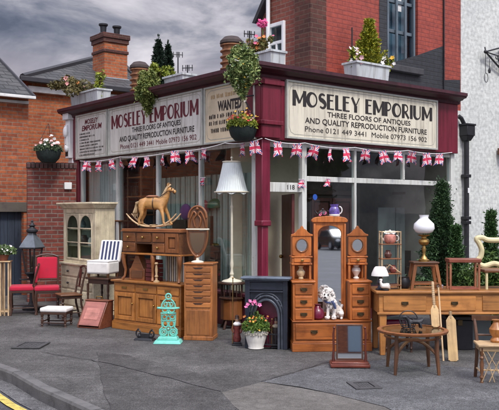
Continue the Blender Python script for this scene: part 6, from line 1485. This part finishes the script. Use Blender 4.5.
# ------------------------------------------------------------------ trees and plants
def spray(m, p, d, size, g):
    w = d.cross(Vector((g.gauss(0,1), g.gauss(0,1), g.gauss(0,1))))
    if w.length < 1e-4: return
    w = w.normalized()*size*.20; t = d*size
    m.add([p, p+t*.45+w, p+t, p+t*.45-w], [(0,1,2,3)], 0)
def conifer(name, label, loc, h, r, n, mat, leaf=.06, cat='tree', base=.05, seed=1, trunk=True, lean=0, tuft=.75, group=None, col=False):
    t = thing(name, label, cat, loc, seed*40, group); g = random.Random(seed); m = MB(); tw = MB()
    nb = max(90, n//52)
    for i in range(nb):
        q = i/nb; q = q**.85; z = base*h+q*h*(1-base)*.97; a = i*2.39996+g.uniform(-.4,.4)
        prof = (1-max(0,(q-.84)/.16)**1.6) if col else (math.sin(min(1, q/.22)*math.pi/2)**.6)*(1-max(0,(q-.12)/.88)**1.35)
        k = 1+.16*math.sin(a*3+q*9+seed)+.12*math.sin(a*5-q*19)
        Lb = max(.05, r*prof*k*g.uniform(.72,1.16)); up = g.uniform(.35,1.0)*(1.6 if col else 1)
        d = Vector((math.cos(a), math.sin(a), up)); o = Vector((0,0,z-up*Lb*.5))
        if g.random() < .05: continue
        nl = max(10, int(n/nb*g.uniform(.7,1.3)*min(1.4, .5+Lb/r)))
        for j in range(nl):
            s = g.random()**.55; p = o+d*Lb*s+Vector((g.gauss(0,1), g.gauss(0,1), g.gauss(0,1)))*r*.16*(1.15-s)
            p.z = max(p.z, base*h)
            dd = (d.normalized()*.8+Vector((g.gauss(0,.5), g.gauss(0,.5), g.gauss(.1,.5)))).normalized(); spray(m, p, dd, leaf*g.uniform(.8,1.9), g)
        if i % 4 == 0: tw.tube([o, o+d*Lb*.85], [.006,.002], 4)
    for j in range(40): spray(m, Vector((g.gauss(0,.012), g.gauss(0,.012), h*g.uniform(.93,1.0))), Vector((g.gauss(0,.25), g.gauss(0,.25), 1)).normalized(), leaf*1.6, g)
    m.build('crown', mat, t, smooth=0)
    if trunk:
        tw.tube([(0,0,0),(0,0,h*.9)], [max(.015,r*.10),.006], 8); tw.build('trunk', M_STEM, t)
    return t
M_CON = foliage((.012,.038,.016), (.065,.125,.045)); M_CON2 = foliage((.014,.05,.016), (.085,.17,.05)); M_CON3 = foliage((.006,.018,.011), (.028,.05,.03))
Yc = 11.7
def gpot(label, loc, r, h, mat):
    t = thing('tree_pot', label, 'plant pot', loc); MB().lathe([(r*.75,0),(r,h*.9),(r*1.08,h*.9),(r*1.08,h),(r*.9,h),(r*.85,h*.85)], (0,0,0), 20).build('pot', mat, t); MB().lathe([(.01,h*.86),(r*.85,h*.86)], (0,0,0), 16).build('soil', flat((.03,.02,.012)), t)
pt = lambda x, Y: Vector((tx(x,Y), Y, 0))
M_TERR = paint((.28,.10,.05), .8, .25, 6, 0, .3, 'terracotta')
for x, Y, h, r, n, lb, sd, mt in ((442,11.6,1.96,.38,13000,'tall dark conifer behind the long table in front of the right shop window',1,M_CON),(456,11.2,1.30,.20,5000,'smaller green conifer between the tall conifer and the drainpipe',2,M_CON2),(491,11.4,1.52,.23,6000,'slim green conifer behind the cream chair at the right edge',3,M_CON2)):
    gpot('terracotta pot of the '+lb.split(' ',1)[0]+' '+lb.split(' ',1)[1].split(' behind')[0].split(' between')[0], pt(x,Y), .2, .25, M_TERR); conifer('conifer', lb, pt(x,Y)+Vector((0,0,.216)), h, r, n*2, mt, .030, 'tree', .0, sd)
def shrub(name, label, loc, rx, ry, rz, n, mat, leaf=.05, seed=1, cat='shrub', stem=True, fl=None, flat_top=False, droop=0, zlow=0):
    t = thing(name, label, cat, loc, 0); g = random.Random(seed); m = MB()
    cl = [(g.gauss(0,.5), g.gauss(0,.5), g.uniform(-.6,.7), g.uniform(.3,.55)) for _ in range(16)]
    for i in range(n):
        cx_, cy_, cz_, cr_ = g.choice(cl); d = Vector((g.gauss(0,1),g.gauss(0,1),g.gauss(0,1))).normalized()*cr_*g.random()**.4
        m.leaf(((cx_+d.x)*rx, (cy_+d.y)*ry, (cz_+d.z)*rz), leaf*g.uniform(.6,1.25), 1.9, 0, -droop, g)
    m.build('foliage', mat, t, smooth=0)
    if stem:
        m = MB()
        for k in range(6): a = g.uniform(0,6.28); m.tube([(0,0,-rz*.95),(rx*.25*math.cos(a),ry*.25*math.sin(a),-rz*.1),(rx*.6*math.cos(a),ry*.6*math.sin(a),rz*.5)], [.014,.010,.005], 5)
        m.build('stems', M_STEM, t)
    if fl:
        m = MB(); k_, r_, mats = fl
        for i in range(k_):
            cx_, cy_, cz_, cr_ = g.choice(cl); m.flower(((cx_+g.gauss(0,.25))*rx, (cy_-.3+g.gauss(0,.25))*ry, (cz_+cr_*.5+g.gauss(0,.2))*rz), r_*g.uniform(.7,1.2), g.randrange(len(mats)))
        m.build('flowers', mats, t, smooth=0)
    return t
shrub('green_shrub', 'leafy green bush low behind the long table under the cream chair', pt(489,10.6)+Vector((0,0,.62)), .42, .3, .46, 9000, M_LEAF, .038, 5)
shrub('green_shrub', 'dark bush seen through the frame of the oil lamp stool behind the long table', pt(424,10.3)+Vector((0,0,.60)), .22, .2, .26, 2600, M_CON, .034, 6)
# conifers seen dark inside/behind the right window are reflections; two cypresses far behind the shop
for x, Y, yt, r, sd, lb in ((158.5,34,36.5,.27,7,'taller left one of two dark cypresses behind the shop roof'),(168,35,41.5,.21,8,'shorter right one of two dark cypresses behind the shop roof')):
    h = EYE+(HY-yt)/K*Y; conifer('cypress', lb, pt(x,Y), h, r, 16000, M_CON3, .09, 'tree', .25, sd, col=True)
    
def bush(name, label, p, rx, ry, rz, n, mat, leaf, seed, cat='shrub', fl=None, tail=.35):
    t = thing(name, label, cat, p, 0); g = random.Random(seed); m = MB(); pts = []
    for i in range(n):
        d = Vector((g.gauss(0,1), g.gauss(0,1), g.gauss(0,1))).normalized(); a = math.atan2(d.y, d.x)
        k = 1+.13*math.sin(3*a+5*d.z+seed)+.10*math.sin(7*a-9*d.z)+.08*math.sin(17*d.z+4*a)
        q = (g.random()**.3)*k*g.uniform(.9,1.1)
        tp = 1-.45*max(0,-d.z)**1.5
        c = Vector((d.x*rx*q*tp, d.y*ry*q*tp, d.z*rz*q-(tail*rz*max(0,-d.z)**4*g.random())))
        m.leaf(c, leaf*g.uniform(.6,1.3), 2.0, 0, -.25, g)
        if q > .95 and d.y < .2: pts.append(c)
    for i in range(26):
        a = g.uniform(0,6.28); s0 = Vector((.5*rx*math.cos(a), .5*ry*math.sin(a), .3*rz)); pr = s0
        for k in range(14):
            pr = pr+Vector((math.cos(a)*rx*.06, math.sin(a)*ry*.06, -rz*.02*k*g.uniform(.3,1.1)+rz*.04)); m.leaf(pr, leaf, 2.2, 0, -.5, g)
    m.build('foliage', mat, t, smooth=0)
    m = MB()
    for k in range(7): a = g.uniform(0,6.28); m.tube([(0,ry*.4,-rz*.2),(rx*.3*math.cos(a),ry*.3*math.sin(a),rz*.3),(rx*.75*math.cos(a),ry*.75*math.sin(a),g.uniform(-.4,.6)*rz)], [.012,.009,.004], 5)
    m.build('stems', M_STEM, t)
    if fl:
        m = MB()
        for i in range(fl[0]): m.flower(g.choice(pts)*1.04, fl[1]*g.uniform(.7,1.2), g.randrange(len(fl[2])))
        m.build('flowers', fl[2], t, smooth=0)
    return t
# ------------------------------------------------------------------ troughs on the shop roof with their plants
RZ_ = CZ+.022
def trough(label, o, ang, L_, h=.26, d=.26, mat=None):
    t = thing('plant_trough', label, 'plant trough', o, ang)
    m = MB(); m.frustum((0.02,L_-.02,.02,d-.02),(0,L_,0,d),0,h-.03); m.build('body', mat or M_WTR, t, bev=.008)
    m = MB(); m.plate([(-.02,-.02),(L_+.02,-.02),(L_+.02,d+.02),(-.02,d+.02)], [(.02,.02),(L_-.02,.02),(L_-.02,d-.02),(.02,d-.02)], -h, -h+.032); r_ = m.build('rim', mat or M_WTR, t, rot=(R(-90),0,0)); 
    r_.rotation_euler = (0,0,0); me = r_.data
    for v in me.vertices: x, y, z = v.co; v.co = (x, z, -y)
    me.flip_normals()
    MB().box(.02,L_-.02,.02,d-.02,h-.06,h-.04).build('soil', flat((.03,.02,.012)), t)
    return t
M_WTR = paint((.52,.56,.57), .6, .2, 3, 0, .2, 'trough_paint', streak=True)
ut0, ut1 = u_at(356,.1), u_at(389,.1); hT = .30
trough('pale trough on the roof over the black lettered sign holding a conical golden conifer', S(ut0,.08,RZ_), 38.5, ut1-ut0, hT, .30)
um = u_at(369,.23); conifer('golden_conifer', 'conical yellow green conifer in the trough above the black lettered sign', S(um,.23,RZ_+hT-.05), .78, .215, 9000, foliage((.07,.13,.012), (.50,.46,.04)), .034, 'tree', .0, 11)
p = S(u_at(354,.2),.2,RZ_+hT+.05); shrub('trough_flowers', 'sparse white and pink flowers at the left end of the golden conifer trough', p, .10, .10, .16, 160, M_YLEAF, .045, 21, 'flowers', True, (16,.035,[M_WFLOW,flat((.75,.45,.5))]))
p = S(u_at(384,.2),.2,RZ_+hT+.05); shrub('trough_flowers', 'low yellow and white flowers at the right end of the golden conifer trough', p, .14, .10, .12, 220, M_YLEAF, .045, 22, 'flowers', True, (16,.035,[M_WFLOW,M_YEL]))
MB().tube([(0,0,0),(0,0,.62)], .012, 6).build('plant_stake', M_IRON, None, loc=S(u_at(352,.25),.25,RZ_+hT-.06)); o = bpy.data.objects['plant_stake']; tag(o, 'thin dark stake standing in the left of the golden conifer trough', 'stake')
# corner trough
u0c, u1c = u_at(257,.1), u_at(284,.1)
trough('pale trough on the roof right above the maroon corner column', S(.30,.78,RZ_), -51.5, .62, .27, .28)
p = S(.42,.55,RZ_+.37); shrub('trough_flowers', 'reddish leaved plants with a pink bloom in the trough above the corner', p, .14, .20, .17, 800, foliage((.06,.09,.02),(.25,.16,.05)), .034, 23, 'flowers', True, (12,.026,[M_ORNG,M_PINK]))
m = MB(); q = S(.42,.50,RZ_+.22); t = thing('geranium', 'tall single bright pink geranium head above the corner trough', 'flower', q)
MB().tube([(0,0,0),(.01,0,.25),(0,-.02,.44)], .008, 6).build('stem', M_LEAF, t); m = MB(); g = random.Random(2)
for i in range(34): d = Vector((g.gauss(0,1),g.gauss(0,1),g.gauss(0,1))).normalized()*.075; m.flower(Vector((0,-.02,.50))+d*.85, .026)
m.build('flower_head', flat((.62,.06,.22)), t, smooth=0)
# left front: white trough by the cypresses, far trough with brown plants
va, vb = v_at(180,.05), v_at(161,.05)
trough('white trough on the left roof edge right of the bushy yellow green shrub', S(.10,vb,RZ_-.02), -51.5, vb-va, .21, .26)
va, vb = v_at(98,.02), v_at(71,.02)
trough('white trough with brownish plants at the far left end of the shop roof', S(.0,vb,RZ_), -51.5, vb-va, .28, .30)
p = S(.12,(va+vb)/2+.35,RZ_+.36); shrub('trough_plant', 'straggly brown green plant with a pink flower at the far left roof end', p, .3, .55, .22, 2600, foliage((.05,.05,.02),(.20,.16,.05)), .042, 24, 'plant', True, (9,.05,[flat((.72,.32,.30)),M_ORNG]))
p = S(.12,va+.12,RZ_+.42); shrub('trough_plant', 'upright yellow grassy plant in the far left white trough', p, .09, .14, .25, 300, M_YLEAF, .05, 25, 'plant')
# bushy shrubs hanging over the cornice
p = P(148,90,S(-.15,v_at(148)).y-.12); bush('hanging_shrub', 'bushy yellow green shrub spilling over the wide left sign', p, .185, .21, .31, 10000, foliage((.04,.08,.015),(.30,.33,.09)), .029, 31)
p = P(160,71,S(.15,v_at(160,.1)).y+.1); shrub('trough_plant', 'small yellow plant under the cypresses behind the white trough', p, .16, .16, .12, 900, M_YLEAF, .04, 33, 'plant')
p = P(242.5,69,10.28); bush('hanging_shrub', 'big trailing green and cream shrub hanging over the corner above the WANTED notice', p, .185, .18, .29, 13000, foliage((.03,.085,.02),(.36,.42,.15)), .027, 32, 'shrub', (40,.012,[M_WFLOW,M_YEL]))
# hanging basket at the corner and one on the brick wall
def basket(label, p, rx, h, fl, seed, leafm, brk, nleaf=1500):
    t = thing('hanging_basket', label, 'hanging basket', p)
    prof = [(.02,-h),(rx*.55,-h*.96),(rx*.85,-h*.65),(rx*.98,-h*.25),(rx,0),(rx*.92,0)]
    MB().lathe(prof, (0,0,0), 22).build('bowl', paint((.012,.022,.020), .8, .5, 14, 0, .9, 'moss_liner', 60), t)
    MB().lathe([(.01,-.01),(rx*.93,-.012)], (0,0,0), 18).build('soil', flat((.03,.02,.012)), t)
    g = random.Random(seed); m = MB()
    for i in range(nleaf):
        a = g.uniform(0,6.28); r = rx*1.12*math.sqrt(g.random()); z = g.random()*.16*(1.25-r/rx/1.3) - (max(0,r-rx*.95)*1.5*g.random()); m.leaf((r*math.cos(a), r*math.sin(a), z), .028, 1.9, 0, .3, g)
    m.build('foliage', leafm, t, smooth=0); m = MB()
    for i in range(fl[0]): a = g.uniform(0,6.28); r = rx*1.1*math.sqrt(g.random()); m.flower((r*math.cos(a), r*math.sin(a)-.02, .05+g.random()*fl[3]*(1.2-r/rx/1.3)), fl[1]*g.uniform(.7,1.2), g.randrange(len(fl[2])))
    m.build('flowers', fl[2], t, smooth=0)
    m = MB(); top = Vector((0,0,brk))
    for a in (90,210,330): m.tube([(rx*math.cos(R(a)),rx*math.sin(R(a)),0), top], .004, 5)
    m.build('chain', M_IRON, t); return t
p = P(243,126.5,S(-.28,v_at(243)).y-.14); t = basket('dark hanging basket of orange, yellow and pink flowers beside the WANTED notice', p, 14.5*p.y/K, 15*p.y/K, (70,.017,[M_ORNG,M_YEL,M_YEL,flat((.75,.30,.36)),M_FRED],.24), 41, M_YLEAF, .42)
brs = MB(); e = Vector((0,0,.42)); wl0 = S(-.065, v_at(258), 0); wv = Vector((wl0.x-p.x, wl0.y-p.y, 0)); brs.tube([e, e+wv+Vector((0,0,.02))], .010, 6); brs.tube([e*1.0+Vector((0,0,.0)), e+wv+Vector((0,0,-.28))], .008, 6); brs.build('bracket', M_IRON, t)
p = Vector(P(48.5,150,14.45)); basket('dark hanging basket with pale pink flowers above the dark red brick wall', p, 12.5*p.y/K, 13*p.y/K, (26,.028,[flat((.75,.42,.40)),M_WFLOW],.24), 42, foliage((.03,.06,.03),(.12,.16,.08)), .5, 1000)
# ------------------------------------------------------------------ ringed chimney pots on the shop roof
def ringpot(label, x, ytop, u):
    v = v_at(x, u); o = S(u, v); px = o.y/K; zt = EYE+(HY-ytop)*px; z0 = RZ_-.03; h = zt-z0; r = .165
    t = thing('terracotta_pot', label, 'chimney pot', (o.x,o.y,z0)); prof = [(r*.95,0)]
    n = 6
    for i in range(n): z = h*.80*i/n; prof += [(r*.86,z+.01),(r*.9,z+h*.09),(r*1.08,z+h*.10),(r*1.08,z+h*.125)]
    prof += [(r*.95,h*.8)]
    MB().lathe(prof, (0,0,0), 22).build('body', paint((.26,.12,.055), .8, .5, 9, 0, .4, 'weathered_terracotta'), t)
    MB().lathe([(r*1.02,h*.8),(r*1.12,h*.82),(r*1.08,h*.88),(r*.7,h*.97),(r*.2,h)], (0,0,0), 22).build('cap', paint((.05,.035,.032), .8, .4, 9, 0, .4, 'sooty_cap'), t)
ringpot('ringed terracotta chimney pot with dark cap above the left sign, beside the yellow green shrub', 139.5, 61.5, .38)
ringpot('ringed terracotta chimney pot with dark cap behind the big corner shrub', 231.5, 36, .40)
# television aerials
def aerial(label, x, ytop, Y, z0, rz):
    px = Y/K; o = Vector((tx(x,Y),Y,z0)); h = EYE+(HY-ytop)*px-z0; t = thing('television_aerial', label, 'aerial', o, rz)
    MB().tube([(0,0,0),(0,0,h)], .014, 6).build('mast', M_IRON, t)
    m = MB(); m.tube([(-.11,0,h-.06),(.11,0,h-.06)], .010, 5)
    for i in range(4): x_ = -.1+i*.066; m.tube([(x_,0,h-.06-.06),(x_,0,h-.06+.06)], .008, 5)
    m.build('antenna', M_IRON, t)
aerial('taller thin television aerial beside the cypresses', 178, 52, 17.0, CZ, 15)
aerial('lower television aerial right of the white trough on the left roof', 187.5, 65, 15.5, CZ-.02, -10)
aerial('television aerial above the big corner shrub', 249.5, 31, 14.2, CZ, 20)
# ------------------------------------------------------------------ goods inside the left window
o = S(.38, v_at(141,.38)); t = thing('pine_etagere', 'brown open shelf unit with ladder side inside the left window behind the rocking horse', 'shelf', (o.x,o.y,.03), -51.5)
m = MB()
for x in (-.24,.24):
    m.box(x-.018,x+.018,-.15,-.12,0,2.45); m.box(x-.018,x+.018,.12,.15,0,2.45)
m.build('frame', M_BROWNZ, t, bev=.004)
for i, z in enumerate((.4,.8,1.2,1.62,1.95,2.3)): MB().box(-.26,.26,-.16,.16,z-.012,z+.012).build('shelf', M_OAK, t, bev=.003)
o = S(.42, v_at(131,.42)); t = thing('spindle_chair', 'dark spindle back chair hung high inside the left window left of the shelf unit', 'chair', (o.x,o.y,1.55), -51.5)
m = MB(); 
for x in (-.2,.2): m.tube([(x,0,0),(x,.02,.72)], .016, 7)
m.box(-.24,.24,-.02,.03,.64,.70); m.box(-.2,.2,-.01,.02,.36,.41); m.build('back_frame', M_BROWNZ, t, bev=.004)
m = MB(); [m.tube([(-.15+i*.06,0,.40),(-.15+i*.06,.01,.65)], .008, 6) for i in range(6)]; m.build('spindles', M_OAKZ, t)
MB().box(-.22,.22,-.38,.02,-.03,.0).build('seat', M_BROWN, t, bev=.01)
for x in (-.18,.18):
    for y in (-.34,0): MB().tube([(x,y,-.03),(x*1.1,y,-.48)], .014, 7).build('leg', M_BROWNZ, t)
MB().box(-.3,.3,-.42,.08,-1.52,-.48).build('plinth', M_DARK, t, bev=.005)
for i, (x, y, u, c, l) in enumerate(((203,208,.35,(.35,.03,.05),'round red cushion inside the left window beside the swing mirror'),(186,212,.4,(.20,.05,.18),'purple cushion inside the left window behind the rocking horse'))):
    o = S(u, v_at(x,u)); px = o.y/K; z = EYE+(HY-y)*px
    t = thing('cushion', l, 'cushion', (o.x,o.y,z), -51.5); MB().ball((0,0,0), .16, .07, .14).build('pad', fabric(c), t)
    MB().box(-.2,.2,-.15,.15,.03-z,-.13).build('stand', M_DARK, t, bev=.005)
# goods behind the right window
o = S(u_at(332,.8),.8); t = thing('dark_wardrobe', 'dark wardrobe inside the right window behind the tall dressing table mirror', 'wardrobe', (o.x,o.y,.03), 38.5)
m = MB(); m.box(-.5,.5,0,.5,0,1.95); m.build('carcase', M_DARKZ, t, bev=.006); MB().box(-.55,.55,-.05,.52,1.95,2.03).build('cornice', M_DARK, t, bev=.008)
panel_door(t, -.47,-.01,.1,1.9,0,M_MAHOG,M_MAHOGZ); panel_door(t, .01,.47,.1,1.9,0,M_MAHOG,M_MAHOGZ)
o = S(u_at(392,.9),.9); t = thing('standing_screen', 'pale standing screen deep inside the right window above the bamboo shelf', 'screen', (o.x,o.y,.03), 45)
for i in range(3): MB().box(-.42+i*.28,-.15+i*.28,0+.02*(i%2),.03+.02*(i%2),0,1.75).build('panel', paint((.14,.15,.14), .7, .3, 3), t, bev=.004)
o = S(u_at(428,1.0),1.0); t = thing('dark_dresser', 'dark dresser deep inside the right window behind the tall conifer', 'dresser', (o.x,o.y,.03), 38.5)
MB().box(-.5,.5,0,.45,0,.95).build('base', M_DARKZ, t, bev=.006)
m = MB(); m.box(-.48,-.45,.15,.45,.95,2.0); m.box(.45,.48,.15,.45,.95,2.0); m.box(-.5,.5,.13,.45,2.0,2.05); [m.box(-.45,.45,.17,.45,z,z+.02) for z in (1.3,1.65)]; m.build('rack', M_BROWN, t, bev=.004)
# pennants inside the doorway
for i, (x, y, l) in enumerate(((302,183,'small Union Jack flag hanging at the right post of the shop doorway'),(328,182,'small Union Jack flag on the window bar behind the tall dressing table'),(203,181,'small Union Jack flag on the white bar of the left window'))):
    o = S(u_at(x,.03),.03) if x > 262 else S(.03, v_at(x,.03)); px = o.y/K
    t = thing('small_flag', l, 'flag', (o.x,o.y,EYE+(HY-y)*px+.05), 38.5 if x > 262 else -51.5); flag_mesh(.12,.12,i+50,.1).build('cloth', FLAGM, t); MB().tube([(-.07,0,.003),(.07,0,.003)], .004, 5).build('stick', M_WHITE, t)
# ------------------------------------------------------------------ across the street: what the mirrors and windows reflect
t = thing('parked_car', 'dark green parked car reflected in the tall dressing table mirror', 'car', (8.4,-36,ROADZ), -12)
m = MB(); prof = [(-2.1,.30),(-2.12,.62),(-1.95,.78),(-1.15,.90),(-.65,1.36),(.85,1.40),(1.55,.98),(2.08,.90),(2.12,.55),(2.05,.28)]
m.prismx([(y,z) for y, z in prof], -.84, .84); body = m.build('body', paint((.015,.03,.03), .25, .2, 3, .2, 0, 'car_paint', coat=.8), t, bev=.06, seg=3)
for s in (-1,1):
    m = MB(); m.prismx([(-1.05,.93),(-.62,1.30),(.80,1.33),(1.35,.97)], s*.846-.004, s*.846+.004); m.build('side_window', M_BLACK, t)
    for y in (-1.3,1.3): m = MB(); m.lathe([(.32,-.1),(.33,0),(.32,.1)], (0,0,0), 22); wh = m.build('wheel', M_BLACK, t, loc=(s*.78,y,.32), rot=(0,R(90),0)); MB().lathe([(.2,-.108),(.2,.108)], (0,0,0), 16).build('rim', M_FLASH, wh)
    MB().ball((0,0,0), .17, .05, .10).build('headlight', M_WHITE, t, loc=(s*.6,2.10,.68))
MB().prismx([(.86,1.36),(1.52,1.0),(1.53,1.02),(.87,1.40)], -.70, .70).build('windscreen', flat((.10,.13,.15), .08), t)
MB().box(-.26,.26,2.115,2.13,.40,.51).build('number_plate', M_WHITE, t)
def terrace(label, o, rz, n, mat):
    t = thing('terrace_house', label, 'house', o, rz); Wt = 5.2*n
    m = MB(); m.box(0,Wt,0,8,ROADZ,5.6); m.build('wall', mat, t, smooth=0)
    MB().prismx([(-.4,5.5),(4,8.6),(8.4,5.5)], -.2, Wt+.2).build('roof', M_SLATE, t, smooth=0)
    for i in range(n):
        for x, z0, z1, w_ in ((.7,.7,2.3,1.6),(.7,3.4,4.9,1.3),(3.2,3.4,4.9,1.1)):
            f = MB(); f.plate([(i*5.2+x,z0),(i*5.2+x+w_,z0),(i*5.2+x+w_,z1),(i*5.2+x,z1)],[(i*5.2+x+.1,z0+.1),(i*5.2+x+w_-.1,z0+.1),(i*5.2+x+w_-.1,z1-.1),(i*5.2+x+.1,z1-.1)],-.05,-.003); w0 = f.build('window', M_WHITE, t)
            MB().box(i*5.2+x+.1,i*5.2+x+w_-.1,-.03,-.004,z0+.1,z1-.1).build('pane', flat((.05,.06,.07),.05), w0)
        MB().box(i*5.2+3.4,i*5.2+4.4,-.04,-.003,.0,2.1).build('door', flat((.34,.44,.52)), t)
    MB().box(Wt/2-.5,Wt/2+.5,3.4,4.6,7.5,9.8).build('chimney', mat, t)
    return t
terrace('brick terrace house across the street seen in the dressing table mirror', (24,-44,0), 180, 6, B_DULL)
terrace('pale terrace house on the right reflected in the right shop window', (19,34,0), -90, 4, paint((.34,.33,.29), .8, .2, 1.5, name='render'))
for i, (x, y, h, l) in enumerate(((13,8,6.5,'broad street tree on the right reflected in the right shop window'),(15,17,6,'second broad street tree further right reflected in the shop window'))):
    t = thing('street_tree', l, 'tree', (x,y,0)); g = random.Random(60+i); m = MB()
    for k in range(3800):
        d = Vector((g.gauss(0,1),g.gauss(0,1),g.gauss(0,.8))).normalized()*g.random()**.4; m.leaf((d.x*3.0,d.y*3.0,h*.6+d.z*h*.36), .38, 1.6, 0, 0, g)
    m.build('crown', M_LEAF, t, smooth=0); MB().tube([(0,0,0),(.1,0,h*.35),(0,0,h*.7)], [.25,.2,.08], 10).build('trunk', M_STEM, t)
